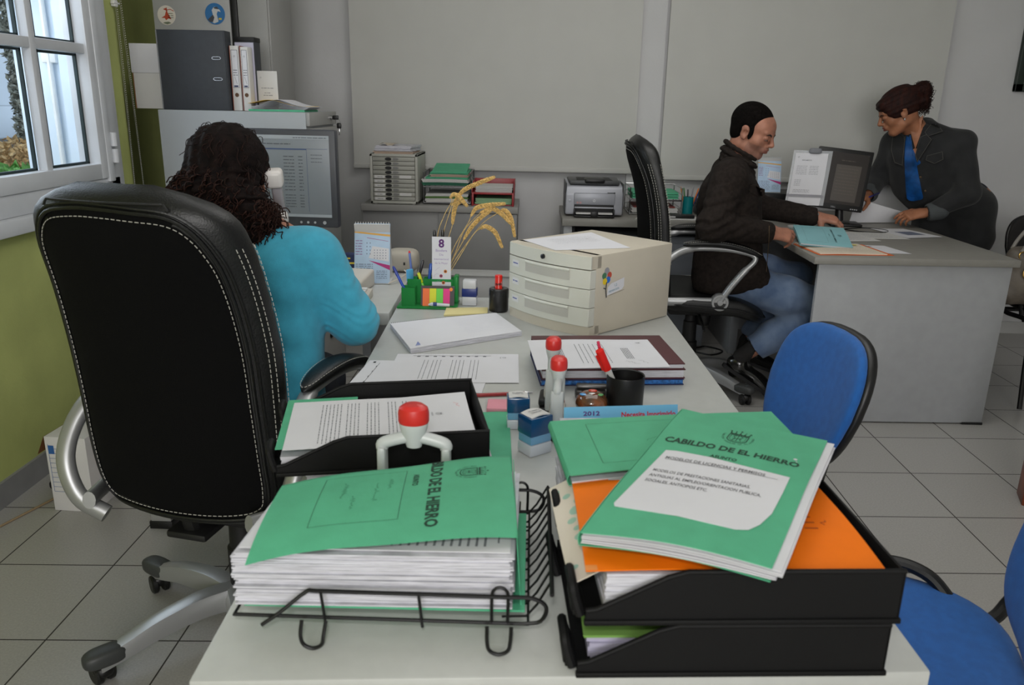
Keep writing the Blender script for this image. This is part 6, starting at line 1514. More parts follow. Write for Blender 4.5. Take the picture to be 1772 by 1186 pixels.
# papers on the right desk
def dpaper(name, label, cat, q, z, W, H, m=None, th=.0007):
    return sheetthing(name, label, cat, q, z, W, H, th, m)
t = thing('orange_folder', 'open orange-edged folder of cream papers at the desk corner before the man', 'folder', (1.36, 3.50, RD))
F = bilin((1.205, 3.345, RD+.0015), (1.530, 3.372, RD+.0015), (1.500, 3.640, RD+.0015), (1.180, 3.62, RD+.0015), .32, .27)
b = MB(); b.sheet(lambda u, v: F(u*.32, v*.27), 3, 3, .001); b.build('cover', mat('orange_card', (220, 104, 40), .6), t, world=True)
b = MB(); b.sheet(lambda u, v: F(.010+u*.285, .010+v*.26)+Vector((0, 0, .005+.0015*math.sin(u*5))), 8, 3, .0045); b.build('pages', mat('cream_paper', (218, 206, 188), .75), t, world=True, ang=60)
Fp2 = lambda x, y: F(x, y)+Vector((0, 0, .0068))
i = Ink(); rr = random.Random(17)
for k in range(10): i.words(.03, .225-k*.019, .28, .004, rr, 1)
i.build('print', mat('faint_brown_ink', (190, 176, 160), .8), Fp2, t, world=True)
i = Ink(); i.rect(.235, .205, .265, .222); i.build('highlight', mat('yellow_highlight', (214, 206, 70), .7), Fp2, t, off=.0007, world=True)
b = MB(); b.tube([F(.09, .262)+Vector((0, 0, .009)), F(.19, .262)+Vector((0, 0, .009))], .0025, 6); b.build('fastener', mat('green_fastener', (90, 140, 120), .5), t, world=True)
for (nm, lab, q, z, m, blk) in (('letter', 'white letter poking out to the right of the orange-edged folder', [(1.43, 3.43), (1.625, 3.425), (1.59, 3.622), (1.40, 3.63)], .0004, None, 1),
      ('letter', 'grey-white printed form lying in the middle of the right desk', [(1.56, 3.82), (1.80, 3.83), (1.78, 4.02), (1.50, 4.02)], .0008, M_paper2, 0),
      ('leaflet', 'leaflet with a grey picture near the far right edge of the right desk', [(1.80, 3.86), (1.995, 3.92), (1.915, 4.17), (1.74, 4.15)], .0022, None, 2),
      ('notebook_page', 'spiral note sheet lying under the turquoise file', [(1.44, 3.72), (1.63, 3.75), (1.60, 4.02), (1.43, 4.00)], .0012, M_paper2, 3)):
    t, F = dpaper(nm, lab, 'paper', q, RD+z+.0008, .2, .24, m)
    i = Ink(); rr = random.Random(blk)
    if blk == 1: i.rect(.06, .19, .12, .205); i.line([(.05, .16), (.14, .14)], .002)
    elif blk == 2: i.rect(.06, .06, .16, .15)
    else:
        for k in range(9): i.words(.02, .20-k*.02, .17, .004, rr, 1)
    i.build('print', mat('slate_ink', (110, 118, 140), .7) if blk != 1 else M_ink, F, t, world=True)
# ================================================================== floor things at the left
t = thing('archive_box', 'white cardboard archive box standing on the floor by the green wall', 'box', (-1.475, 2.345, 0), R_(-4))
b = MB(); b.box(-.085, .055, -.0, .34, 0, .265, .002); b.build('body', mat('box_white', (208, 206, 204), .7, var=.03), t)
b = MB(); b.add([(-.085, 0, .265), (-.085, .12, .265), (-.115, .12, .20), (-.115, 0, .20)], [(0, 1, 2, 3), (3, 2, 1, 0)]); b.build('flap', mat('kraft', (140, 90, 50), .8), t, smooth=False)
i = Ink()
for k in range(10): i.rect(-.075, .07+k*.017, -.035, .0712+k*.017)
i.rect(-.075, .07, -.0738, .24); i.rect(-.035, .07, -.0338, .24); i.build('printed_grid', mat('box_blue', (40, 90, 150), .7), lambda x, y: Vector((x, -.0006, y)), t)
i = Ink().rect(-.075, .205, -.055, .235); i.build('blue_patch', MATS['box_blue'], lambda x, y: Vector((x, -.0006, y)), t, off=.0005)
i = Ink().disc(-.012, .055, .014, 16); i.build('hand_hole', M_blackm, lambda x, y: Vector((x, -.0006, y)), t)
t = thing('archive_box', 'low cardboard box on the floor just right of the white archive box', 'box', (-1.30, 2.42, 0), R_(-4))
b = MB(); b.box(-.07, .07, 0, .32, 0, .20, .002); b.build('body', MATS['box_white'], t)
b = MB(); b.box(-.072, .072, -.002, .322, .13, .202, .002); b.build('lid', mat('kraft', (140, 90, 50), .8), t)
b = MB(); b.tube(smooth_path([(XL+.03, 2.0, .004), (-1.68, 2.18, .004), (-1.64, 2.31, .004), (-1.60, 2.44, .004), (-1.58, 2.60, .004)], 6), .004, 8); b.build('floor_cable', mat('beige_cable', (150, 130, 100), .6), label='beige cable lying on the tiles beside the green wall', cat='cable')
b = MB(); b.super((-1.63, 2.50, .018), (.03, .02, .018), .7, .7); b.build('cable_plug', M_black, label='black plug lying by the skirting near the archive box', cat='plug', origin=(-1.63, 2.50, 0))
b = MB(); b.tube(smooth_path([(.92, 4.35, .004), (1.02, 4.28, .004), (1.10, 4.36, .004), (1.02, 4.44, .004), (.94, 4.40, .004), (.60, 4.30, .004)], 6), .005, 8); b.build('floor_cable', M_black, label='black cable coiled on the floor behind the swivel chair', cat='cable')
# ================================================================== handbag on the black chair
# ================================================================== implicit-surface modelling for bodies and clothes
def nv(p): return np.array(p, float)
def cap(a, b, ra, rb=None, k=.02, op='+'): return dict(t='c', a=nv(a), b=nv(b), ra=ra, rb=ra if rb is None else rb, k=k, op=op)
def ell(c, r, R=None, k=.02, op='+'): return dict(t='e', c=nv(c), r=nv(r), R=np.eye(3) if R is None else np.array(R, float), k=k, op=op)
def chain(pts, rs, k=.02, op='+'): return [cap(pts[i], pts[i+1], rs[i], rs[i+1], k, op) for i in range(len(pts)-1)]
def frame(f, u=(0, 0, 1)):
    "3x3 with columns side, forward, up (side = forward x up)"
    f = nv(f); f /= np.linalg.norm(f); s = np.cross(f, nv(u)); s /= np.linalg.norm(s); u2 = np.cross(s, f)
    return np.array([s, f, u2]).T
def evalp(P, q):
    if q['t'] == 'c':
        ba = q['b']-q['a']; L2 = max(ba@ba, 1e-12); h = np.clip(((P-q['a'])@ba)/L2, 0, 1)
        return np.linalg.norm(P-q['a']-h[:, None]*ba, axis=1)-(q['ra']+(q['rb']-q['ra'])*h)
    v = (P-q['c'])@q['R']; k0 = np.linalg.norm(v/q['r'], axis=1); k1 = np.linalg.norm(v/q['r']**2, axis=1)
    return k0*(k0-1)/np.maximum(k1, 1e-9)
def sdf(P, prims):
    d = np.full(len(P), 9.0)
    for q in prims:
        e = evalp(P, q); k = q['k']
        if q['op'] == '+':
            h = np.maximum(k-np.abs(d-e), 0)/k; d = np.minimum(d, e)-h*h*k*.25
        elif q['op'] == '-':
            e = -e; h = np.maximum(k-np.abs(d-e), 0)/k; d = np.maximum(d, e)+h*h*k*.25
        else:
            h = np.maximum(k-np.abs(d-e), 0)/k; d = np.maximum(d, e)+h*h*k*.25
    return d
def polygonise(prims, vox, disp=None):
    lo = np.full(3, 9.); hi = np.full(3, -9.)
    for q in prims:
        if q['op'] != '+': continue
        if q['t'] == 'c': l = np.minimum(q['a']-q['ra'], q['b']-q['rb']); h = np.maximum(q['a']+q['ra'], q['b']+q['rb'])
        else: m = np.abs(q['R'])@q['r']; l = q['c']-m; h = q['c']+m
        lo = np.minimum(lo, l); hi = np.maximum(hi, h)
    lo -= .03; hi += .03; B = 12; n = np.ceil((hi-lo)/vox/B).astype(int)
    G = np.full(tuple(n*B+1), 1.0, np.float32)
    cx, cy, cz = np.meshgrid(*[np.arange(m) for m in n], indexing='ij')
    cells = np.stack([cx.ravel(), cy.ravel(), cz.ravel()], 1)
    cen = lo+(cells+.5)*B*vox; rad = B*vox*.5*1.74+.012
    dc = np.concatenate([sdf(cen[i:i+60000], prims) for i in range(0, len(cen), 60000)])
    G2 = np.sign(dc)
    keep = np.abs(dc) < rad*1.25
    r = np.arange(B+1); gx, gy, gz = np.meshgrid(r, r, r, indexing='ij'); off = np.stack([gx.ravel(), gy.ravel(), gz.ravel()], 1)
    for c, s_ in zip(cells[~keep], G2[~keep]):
        if s_ < 0: x, y, z = c*B; G[x:x+B+1, y:y+B+1, z:z+B+1] = -1
    kc = cells[keep]
    for c in kc:
        P = lo+(c*B+off)*vox; ctr = lo+(c+.5)*B*vox; sel = []
        for q in prims:
            e = evalp(ctr[None], q)[0]
            if q['t'] == 'e': e = min(e, (np.linalg.norm((ctr-q['c'])@q['R']/q['r'])-1)*q['r'].min())
            if q['op'] == '&' or e < rad*1.3+q['k']: sel.append(q)
        if not any(q['op'] == '+' for q in sel): continue
        d = sdf(P, sel)
        if disp is not None: d = d+disp(P)
        x, y, z = c*B; G[x:x+B+1, y:y+B+1, z:z+B+1] = d.reshape(B+1, B+1, B+1)
    S = G < 0
    ins = [S[i:S.shape[0]-1+i, j:S.shape[1]-1+j, k:S.shape[2]-1+k] for i in (0, 1) for j in (0, 1) for k in (0, 1)]
    cnt = sum(a.astype(np.int8) for a in ins); act = (cnt > 0) & (cnt < 8)
    ai = np.argwhere(act); idx = -np.ones(act.shape, np.int64); idx[act] = np.arange(len(ai))
    acc = np.zeros((len(ai), 3)); num = np.zeros(len(ai))
    cor = [(i, j, k) for i in (0, 1) for j in (0, 1) for k in (0, 1)]
    val = {c: G[ai[:, 0]+c[0], ai[:, 1]+c[1], ai[:, 2]+c[2]].astype(float) for c in cor}
    for a in cor:
        for ax in range(3):
            if a[ax]: continue
            b_ = list(a); b_[ax] = 1; b_ = tuple(b_); va, vb = val[a], val[b_]; m = (va < 0) != (vb < 0)
            t = np.where(m, va/np.where(m, va-vb, 1), 0); p = np.tile(np.array(a, float), (len(ai), 1)); p[:, ax] += t
            acc[m] += p[m]; num[m] += 1
    V = lo+(ai+acc/np.maximum(num, 1)[:, None])*vox; F = []
    for ax in range(3):
        u, v = (ax+1) % 3, (ax+2) % 3
        A = S; sl0 = [slice(None)]*3; sl1 = [slice(None)]*3; sl0[ax] = slice(0, -1); sl1[ax] = slice(1, None)
        a = A[tuple(sl0)]; b_ = A[tuple(sl1)]; e = np.argwhere(a != b_); e = e[(e[:, u] > 0) & (e[:, v] > 0)]
        e = e[(e[:, u] < act.shape[u]) & (e[:, v] < act.shape[v])]
        def cell(du, dv): q = e.copy(); q[:, u] -= du; q[:, v] -= dv; return idx[q[:, 0], q[:, 1], q[:, 2]]
        quad = np.stack([cell(0, 0), cell(1, 0), cell(1, 1), cell(0, 1)], 1); fl = ~a[e[:, 0], e[:, 1], e[:, 2]]
        quad[fl] = quad[fl][:, ::-1]; quad = quad[(quad >= 0).all(1)]; F.append(quad)
    return V, np.concatenate(F)
def sdfmesh(name, prims, vox, mats, parent, disp=None, matfn=None, relax=1, extra=None):
    V, F = polygonise(prims, vox, disp)
    for _ in range(relax):
        s_ = np.zeros_like(V); n_ = np.zeros(len(V))
        for a in range(4):
            np.add.at(s_, F[:, a], V[F[:, (a+1) % 4]]); np.add.at(n_, F[:, a], 1)
        V = V*.45+.55*s_/np.maximum(n_, 1)[:, None]
    nmain = len(F); Fl = [tuple(f) for f in F.tolist()]; Vl = V.tolist()
    if extra is not None:
        b0 = len(Vl); Vl += [tuple(p) for p in extra.v]; Fl += [tuple(i+b0 for i in f) for f in extra.f]
    me = bpy.data.meshes.new(name); T = wm(parent).inverted()
    me.from_pydata([tuple(T @ Vector(p)) for p in Vl], [], Fl)
    for m in (mats if isinstance(mats, (list, tuple)) else [mats]): me.materials.append(m)
    if matfn is not None:
        c = V[F].mean(1); mi = np.zeros(len(Fl), int); mi[:nmain] = matfn(c); me.polygons.foreach_set('material_index', mi)
    if extra is not None and matfn is None and isinstance(mats, (list, tuple)) and len(mats) > 1:
        mi = np.zeros(len(Fl), int); mi[nmain:] = 1; me.polygons.foreach_set('material_index', mi)
    me.polygons.foreach_set('use_smooth', [True]*len(me.polygons)); me.update()
    o = bpy.data.objects.new(name, me); COL.objects.link(o); o.parent = parent; return o
def wrinkle(amp, fr=38, seed=0, zmin=None):
    r = np.random.RandomState(seed); W_ = r.normal(size=(7, 3)); W_ /= np.linalg.norm(W_, axis=1)[:, None]; ph = r.uniform(0, 6, 7)
    def f(P):
        w1 = np.sin(P@W_[0]*fr*.4+ph[0])+np.sin(P@W_[1]*fr*.35+ph[1]); s = 0
        for i in range(2, 7): s = s+np.sin(P@W_[i]*fr*(.7+.18*i)+w1*1.3+ph[i])
        return amp*(s/5)
    return f
def head_prims(C, R, s=1.0, female=False):
    C = nv(C); g = lambda x, y, z: C+R@(nv((x, y, z))*s); Rz = R
    E = lambda c, r, k=.012, op='+', RR=None: ell(g(*c), nv(r)*s, R if RR is None else RR, k*s, op)
    K = lambda a, b, ra, rb, k=.010, op='+': cap(g(*a), g(*b), ra*s, rb*s, k*s, op)
    j = .90 if female else 1
    P = [E((0, -.018, .035), (.074, .094, .083)), E((0, .030, -.030), (.060*j, .060, .078), .03), E((0, .045, .040), (.060, .045, .045), .03),
         E((0, .066, -.086), (.024*j, .020, .018), .02), K((.045*j, .005, -.062), (.018, .060, -.088), .022, .018, .02), K((-.045*j, .005, -.062), (-.018, .060, -.088), .022, .018, .02),
         E((.038, .055, -.022), (.026, .024, .026), .02), E((-.038, .055, -.022), (.026, .024, .026), .02)]
    for q in (-1, 1):
        P += [K((q*.042, .078, .026), (q*.012, .089, .022), .009, .008, .010), E((q*.031, .097, .006), (.017, .014, .012), .012, '-'), E((q*.031, .0800, .0035), (.0158, .0125, .0120), .004), E((q*.031, .0835, .0065), (.0150, .0100, .0075), .003)]
    P += [K((0, .090, .018), (0, .111, -.018), .0068, .0100, .010), E((0, .108, -.022), (.0105, .011, .0095), .008), E((.012, .098, -.026), (.008, .010, .0075), .006), E((-.012, .098, -.026), (.008, .010, .0075), .006),
          E((0, .088, -.050), (.030, .014, .018), .014), E((0, .0975, -.0475), (.022, .009, .0052), .004), E((0, .0955, -.0585), (.019, .0095, .0062), .004), K((-.022, .101, -.053), (.022, .101, -.053), .0022, .0022, .003, '-'), E((0, .088, -.070), (.016, .008, .006), .008, '-')]
    for q in (-1, 1):
        P += [E((q*.073, -.006, -.004), (.0075, .019, .030), .008), E((q*.079, -.008, .012), (.005, .018, .016), .005), E((q*.080, -.001, -.004), (.006, .009, .013), .005, '-'), E((q*.075, .002, -.026), (.0065, .008, .009), .005)]
    return P, g
def hand_prims(W, d, n, t, curls, spread=.012, s=1.0, thumb=(.5, .5)):
    "W wrist, d towards fingers, n back of hand, t towards thumb; curls per finger index..little (3 joint angles)"
    W = nv(W); d = nv(d)/np.linalg.norm(d); n = nv(n)-d*(nv(n)@d); n /= np.linalg.norm(n); tt = np.cross(d, n); tt *= np.sign(tt@nv(t)); P = []
    offs = [.030, .010, -.010, -.029]; kl = [.088, .092, .086, .076]; ln = [.070, .078, .072, .056]; rr = [.0092, .0094, .0088, .0078]
    P.append(cap(W-d*.01, W+d*.03, .024*s, .022*s, .02)); P[-1] = ell(W+d*.005, nv((.028, .030, .019))*s, np.array([tt, d, n]).T, .02)
    for i in range(4):
        kp = W+(d*kl[i]+tt*offs[i]*1.0+n*(.002 if i in (1, 2) else -.001))*s; P.append(cap(W+(d*.012+tt*offs[i]*.55)*s, kp, .0135*s, .0115*s, .016))
    for i in range(4):
        p = W+(d*kl[i]+tt*offs[i]+n*(.001))*s; dd = d+tt*spread*(1.5-i)/1.5; dd /= np.linalg.norm(dd); nn = n; a = 0
        for j, (fl, c) in enumerate(zip((.46, .30, .24), curls[i])):
            a += c; dir_ = dd*math.cos(a)-nn*math.sin(a); q = p+dir_*ln[i]*fl*s; r0 = rr[i]*(1-.10*j)*s; P.append(cap(p, q, r0, r0*.90, .0035)); p = q
    b0 = W+(d*.018+tt*.022-n*.006)*s; th1 = d*thumb[0]+tt*.75-n*thumb[1]; th1 /= np.linalg.norm(th1); p1 = b0+th1*.045*s; th2 = d*(thumb[0]+.75)+tt*.22-n*(thumb[1]*1.1); th2 /= np.linalg.norm(th2)
    p2 = p1+th2*.034*s; th3 = d*(thumb[0]+.9)-tt*.05-n*(thumb[1]*1.3); th3 /= np.linalg.norm(th3); p3 = p2+th3*.026*s
    P += [cap(b0, p1, .017*s, .0125*s, .012), cap(p1, p2, .0112*s, .0100*s, .004), cap(p2, p3, .0100*s, .0082*s, .004)]
    return P
def skinmat(name, c, lip=False): return mat(name, c, .5, spec=.35, var=.10, vs=22, bump=.12, bs=260, col2=tuple(int(x*.86) for x in c))
def eyes_and_brows(g, parent, R, browc, iris=True, s=1):
    for q in (-1, 1):
        b = MB(); b.super((0, 0, 0), (1, 1, 1), 1, 1, 14, 18); Rm = Matrix([list(r) for r in R]).to_4x4()
        b.v = [tuple(Matrix.Translation(g(q*.031, .0815, -.0028)) @ Rm @ Vector((v[0]*.0120*s, v[1]*.0118*s, v[2]*.0042*s))) for v in b.v]; b.build('eye', mat('eye_white', (116, 96, 88), .4), parent, world=True)
        b = MB(); b.super((0, 0, 0), (1, 1, 1), 1, 1, 8, 12); b.v = [tuple(Matrix.Translation(g(q*.031, .0918, -.0035)) @ Rm @ Vector((v[0]*.0048*s, v[1]*.0030*s, v[2]*.0032*s))) for v in b.v]; b.build('iris', mat('iris_dark', (34, 24, 20), .2), parent, world=True)
        b = MB(); b.tube(smooth_path([tuple(g(q*.014, .0965, .017)), tuple(g(q*.028, .0935, .0235)), tuple(g(q*.046, .080, .0195))], 5), [.0035*s]*6+[.0032*s]*4+[.0015*s], 8, flat=.6); b.build('eyebrow', mat('brow_'+browc[0], browc[1], .8), parent, world=True)
def strands(n, src, rnd, down=.06, rad=.006, turns=3, r=.0011, grav=(0, 0, -1), steps=16, jit=.35, fn=None):
    "curly locks: small helices starting on the ellipsoids of src"
    b = MB()
    for _ in range(n):
        q = src[rnd.randrange(len(src))]; d = nv((rnd.gauss(0, 1), rnd.gauss(0, 1), rnd.gauss(0, 1))); d /= np.linalg.norm(d)
        p0 = q['c']+q['R']@(d*q['r']*rnd.uniform(.93, 1.03)); nrm = q['R']@(d/q['r']); nrm /= np.linalg.norm(nrm)
        ax = nv(grav)*.9+nrm*.25+nv((rnd.gauss(0, jit), rnd.gauss(0, jit), rnd.gauss(0, jit)))*.5; ax -= nrm*min(0, ax@nrm)*1.0; ax /= np.linalg.norm(ax)
        if fn is not None and not fn(p0): continue
        u = np.cross(ax, nrm); u /= (np.linalg.norm(u)+1e-9); v = np.cross(ax, u); L = down*rnd.uniform(.5, 1.3); rr = rad*rnd.uniform(.5, 1.3); tn = turns*rnd.uniform(.6, 1.3); ph = rnd.uniform(0, 6.28)
        pts = [tuple(p0+ax*L*k/steps+(u*math.cos(ph+tn*6.28*k/steps)+v*math.sin(ph+tn*6.28*k/steps))*rr*min(1, k/3)+nv((0, 0, -1))*.010*(k/steps)**2) for k in range(steps+1)]
        b.tube(pts, r, 3)
    return b
from mathutils.bvhtree import BVHTree
def drape(name, target, pts, dirv, m, parent, off=.004, th=.004, K=6, back=.25):
    "lay a thin cut of cloth (outline in world space) onto the target mesh along dirv"
    T = wm(target.parent); bv = BVHTree.FromPolygons([T @ v.co for v in target.data.vertices], [tuple(p.vertices) for p in target.data.polygons])
    D = Vector(dirv).normalized(); out = [Vector(p) for p in smooth_path(pts, 3, True)] if len(pts) > 8 else []
    if not out:
        for a_, b_ in zip(pts, pts[1:]+pts[:1]):
            for q in range(4): out.append(Vector(a_).lerp(Vector(b_), q/4))
    c = sum(out, Vector())/len(out); n = len(out); vs = []; last = None
    for j in range(K+1):
        for p in out:
            q = c+(p-c)*(1-j/K); h = bv.ray_cast(q-D*back, D, back*2)[0]; vs.append((h if h is not None else q)-D*off)
    z = [(v-c).dot(D) for v in vs]; md = sorted(z)[len(z)//2]
    vs = [v-D*((v-c).dot(D)-md) if abs((v-c).dot(D)-md) > .05 else v for v in vs]; N_ = len(vs); vs += [v-D*th for v in vs]; fs = []
    for j in range(K):
        for k in range(n):
            a_, b_, c_, d_ = j*n+k, j*n+(k+1) % n, (j+1)*n+(k+1) % n, (j+1)*n+k; fs.append((N_+a_, N_+b_, N_+c_, N_+d_)); fs.append((d_, c_, b_, a_))
    for k in range(n): fs.append((k, (k+1) % n, N_+(k+1) % n, N_+k))
    b = MB(); b.add(vs, fs); return b.build(name, m, parent, world=True, ang=50)
def snap(target, pts, dirv, off=.002, back=.3):
    T = wm(target.parent); bv = BVHTree.FromPolygons([T @ v.co for v in target.data.vertices], [tuple(p.vertices) for p in target.data.polygons]); D = Vector(dirv).normalized(); out = []
    for p in pts:
        h = bv.ray_cast(Vector(p)-D*back, D, back*2)[0]
        if h is not None: out.append(h-D*off)
    return out
# ------------------------------------------------------------------ the man in the dark jacket
man = thing('person', 'seated man in a dark brown jacket and jeans holding a turquoise file with both hands', 'person', (.95, 3.70, 0))
SK = skinmat('skin_man', (176, 122, 100))
fM = nv((.978, -.208, 0)); sM = nv((-.208, -.978, 0))
hR = frame((math.cos(R_(-37)), math.sin(R_(-37)), -.38)); HC = nv((.966, 3.68, 1.226))
hp, g = head_prims(HC, hR, .965)
pel = nv((.875, 3.735, .60)); chest = nv((.885, 3.71, .93)); nb = nv((.905, 3.70, 1.075))
shR, elR, wrR = nv((.845, 3.520, 1.035)), nv((.770, 3.425, .842)), nv((1.035, 3.515, .808))
shL, elL, wrL = nv((.925, 3.895, 1.030)), nv((1.085, 3.985, .865)), nv((1.355, 3.900, .832))
knR, anR = nv((1.335, 3.600, .470)), nv((1.005, 3.620, .205)); knL, anL = nv((1.305, 3.885, .535)), nv((1.110, 3.935, .19))
c1 = [(.55, .75, .5), (.75, .85, .5), (.85, .9, .5), (.95, .9, .5)]
hRp = hand_prims(wrR+nv((.012, .004, -.001)), (.93, .26, -.16), (.05, -.62, .78), (.2, .75, .6), [(.20, .45, .55), (.45, .75, .5), (.6, .85, .5), (.7, .9, .5)], s=1.02, thumb=(.7, .35))
hLp = hand_prims(wrL+nv((.015, -.004, 0)), (.93, -.22, -.12), (-.05, -.30, .95), (0, -1, 0), [(.70, .70, .45), (.55, .65, .4), (.55, .6, .4), (.6, .6, .4)], s=.98, thumb=(.45, 1.0))
body = hp+[cap(g(0, -.03, -.045), nb+nv((0, 0, -.01)), .052, .052, .03), cap(nb+nv((0, 0, -.03)), chest, .05, .10, .04)]+[cap(chest+sM*q*.08, pel+sM*q*.07, .09, .10, .06) for q in (-1, 1)]
body += chain([nb+sM*.06+nv((0, 0, -.05)), shR+nv((0, 0, -.015)), elR, wrR], [.035, .045, .038, .026], .02)+chain([nb-sM*.06+nv((0, 0, -.05)), shL+nv((0, 0, -.015)), elL, wrL], [.035, .045, .038, .026], .02)+hRp+hLp
body += chain([pel+sM*.09, knR, anR], [.075, .050, .034], .03)+chain([pel-sM*.09, knL, anL], [.075, .050, .034], .03)
Rt = hR.T
def mface(c):
    L = (c-HC)@hR; m = np.zeros(len(c), int)
    lip = (np.abs(L[:, 0]) < .023) & (L[:, 1] > .088) & (L[:, 2] > -.066) & (L[:, 2] < -.042); m[lip] = 1
    st = (~lip) & (L[:, 1] > .02) & (L[:, 2] < -.034) & (np.linalg.norm(L, axis=1) < .16) & (L[:, 2] > -.12); m[st] = 2
    return m
sdfmesh('body', body, .0034, [SK, skinmat('lip_man', (150, 94, 82)), skinmat('stubble_man', (158, 112, 96))], man, matfn=mface, relax=1)
eyes_and_brows(g, man, hR, ('black', (30, 22, 20)))
hair = [ell(g(0, -.022, .040), (.0765, .0960, .0850), hR, .01), ell(g(0, -.048, -.022), (.062, .050, .046), hR, .02), ell(g(0, .100, -.012), (.058, .085, .078), hR, .012, '-'), ell(g(.058, .112, .010), (.050, .082, .078), hR, .012, '-'), ell(g(-.058, .112, .010), (.050, .082, .078), hR, .012, '-'), ell(g(0, .095, -.120), (.12, .105, .115), hR, .012, '-'), ell(g(.082, -.006, -.010), (.014, .020, .030), hR, .004, '-'), ell(g(-.082, -.006, -.010), (.014, .020, .030), hR, .004, '-')]
hair += [ell(g(q*.0665, .020, .0), (.0075, .010, .026), hR, .012) for q in (-1, 1)]
sdfmesh('hair', hair, .003, mat('black_hair', (15, 12, 11), .95, spec=.08, bump=.9, bs=350, var=.3, vs=90), man)
JM = mat('brown_wool', (37, 31, 28), .95, bump=.6, bs=420, var=.18, vs=70, spec=.2)
jac = [cap(chest+sM*q*.095+fM*.0, nv((.885, 3.725, .575))+sM*q*.080, .124, .122, .09) for q in (-1, 1)]+[cap(chest+fM*.035+sM*q*.07, nv((.965, 3.715, .61))+sM*q*.07, .105, .110, .08) for q in (-1, 1)]
jac += [cap(nb+sM*.02+nv((0, 0, -.012)), shR+nv((0, 0, -.012)), .070, .072, .05), cap(nb-sM*.02+nv((0, 0, -.012)), shL+nv((0, 0, -.012)), .070, .072, .05)]
jac += chain([shR, elR, wrR-nv((.012, .004, 0))], [.077, .062, .048], .03)+chain([shL, elL, wrL-nv((.012, 0, 0))], [.076, .060, .047], .03)
jac += [cap(nv((1.00, 3.60, .60)), nv((1.065, 3.585, .545)), .085, .048, .05), cap(nv((1.00, 3.83, .61)), nv((1.07, 3.84, .57)), .085, .05, .05)]
jac += [ell(nv((.95, 3.70, .33)), (.60, .60, .19), None, .02, '-'), cap(wrR-nv((.004, .002, 0)), wrR+nv((.05, .02, -.008)), .034, .036, .006, '-'), cap(wrL-nv((.004, 0, 0)), wrL+nv((.06, -.01, 0)), .034, .036, .006, '-'), cap(nb+nv((.012, 0, .04)), g(0, .01, -.05), .050, .060, .010, '-')]
wj = wrinkle(.0042, 46, 3)
def dj(P):
    e = np.exp(-((np.linalg.norm(P-elR, axis=1))/.14)**2); a = (P-elR)@(nv((.35, .1, -.93))); return wj(P)+e*.0050*np.sin(a*150+wj(P)*500)
jk = sdfmesh('jacket', jac, .0042, JM, man, disp=dj)
col = [cap(nb+nv((-.062, .0, .045))+sM*q*.015, nb+nv((.0, 0, .012))+sM*q*.075, .015, .013, .01) for q in (-1, 1)]
cb, ct = [], []; CC = nv((.926, 3.692, 0))
for a in np.linspace(-2.45, 2.45, 15):
    f_ = (1-math.cos(a))/2; dirv = -fM*math.cos(a)+sM*math.sin(a); cb.append(CC+dirv*.078+nv((0, 0, 1.128-.085*f_))); ct.append(CC+dirv*(.070+.012*f_)+nv((0, 0, 1.182-.082*f_)))
col = []
for i in range(14):
    col += [cap(cb[i], cb[i+1], .011, .011, .006), cap((cb[i]+ct[i])/2, (cb[i+1]+ct[i+1])/2, .010, .010, .010), cap(ct[i], ct[i+1], .009, .009, .008), cap(cb[i]+nv((0, 0, -.022)), cb[i+1]+nv((0, 0, -.022)), .013, .013, .010), cap(ct[i]*.45+cb[i]*.55+(cb[i]-CC)*nv((.12, .12, 0)), ct[i+1]*.45+cb[i+1]*.55+(cb[i+1]-CC)*nv((.12, .12, 0)), .009, .009, .004)]
sdfmesh('jacket_collar', col, .0032, JM, man, disp=wrinkle(.0015, 60, 5))
b = MB(); fr = [(1.055, 3.655, .98), (1.085, 3.645, .90), (1.105, 3.640, .80), (1.112, 3.635, .70), (1.105, 3.63, .60)]
b.tube(snap(jk, smooth_path([(.991, 3.55, 1.033), (1.024, 3.55, .959), (1.043, 3.55, .859), (1.052, 3.55, .757), (1.056, 3.55, .627)], 6), (.27, .96, 0), .0015), .0016, 6); b.build('jacket_zip', mat('dull_brass', (96, 80, 60), .5, metal=.4), man, world=True)
drape('pocket_flap', jk, [(.916, 3.5, 1.02), (.995, 3.5, .995), (1.0, 3.5, .965), (.966, 3.5, .962), (.917, 3.5, .99)], (.27, .96, 0), JM, man, off=.002)
b = MB(); b.tube(smooth_path([(1.115, 3.655, .60), (1.125, 3.65, .56), (1.150, 3.65, .545)], 5), .004, 8); b.build('drawstring', JM, man, world=True)
JE = mat('blue_denim', (112, 130, 156), .9, bump=.5, bs=500, var=.22, vs=9, sheen=.1, col2=(74, 94, 126))
je = [cap(pel+sM*.065+nv((.015, 0, -.01)), pel-sM*.065+nv((.015, 0, -.01)), .100, .100, .05)]+chain([pel+sM*.085+nv((0, 0, -.02)), knR+nv((-.16, 0, .035)), knR, anR*.6+knR*.4, anR+nv((.055, -.003, .042))], [.098, .088, .071, .066, .063], .035)+chain([pel-sM*.085+nv((0, 0, -.02)), knL+nv((-.16, 0, .02)), knL, anL*.6+knL*.4, anL+nv((.03, 0, .05))], [.098, .086, .070, .064, .060], .035)
dR = (anR-knR)/np.linalg.norm(anR-knR)
je += [cap(anR+nv((.046, -.003, .034)), anR+dR*.08, .052, .06, .006, '-'), cap(anR+nv((.02, 0, .012)), anR+dR*.12, .075, .09, .006, '-'), cap(anL+nv((.02, 0, .02)), anL-nv((.03, 0, .10)), .052, .08, .006, '-'), ell(nv((.88, 3.74, .80)), (.3, .3, .12), None, .02, '-')]
wj2 = wrinkle(.0030, 40, 8)
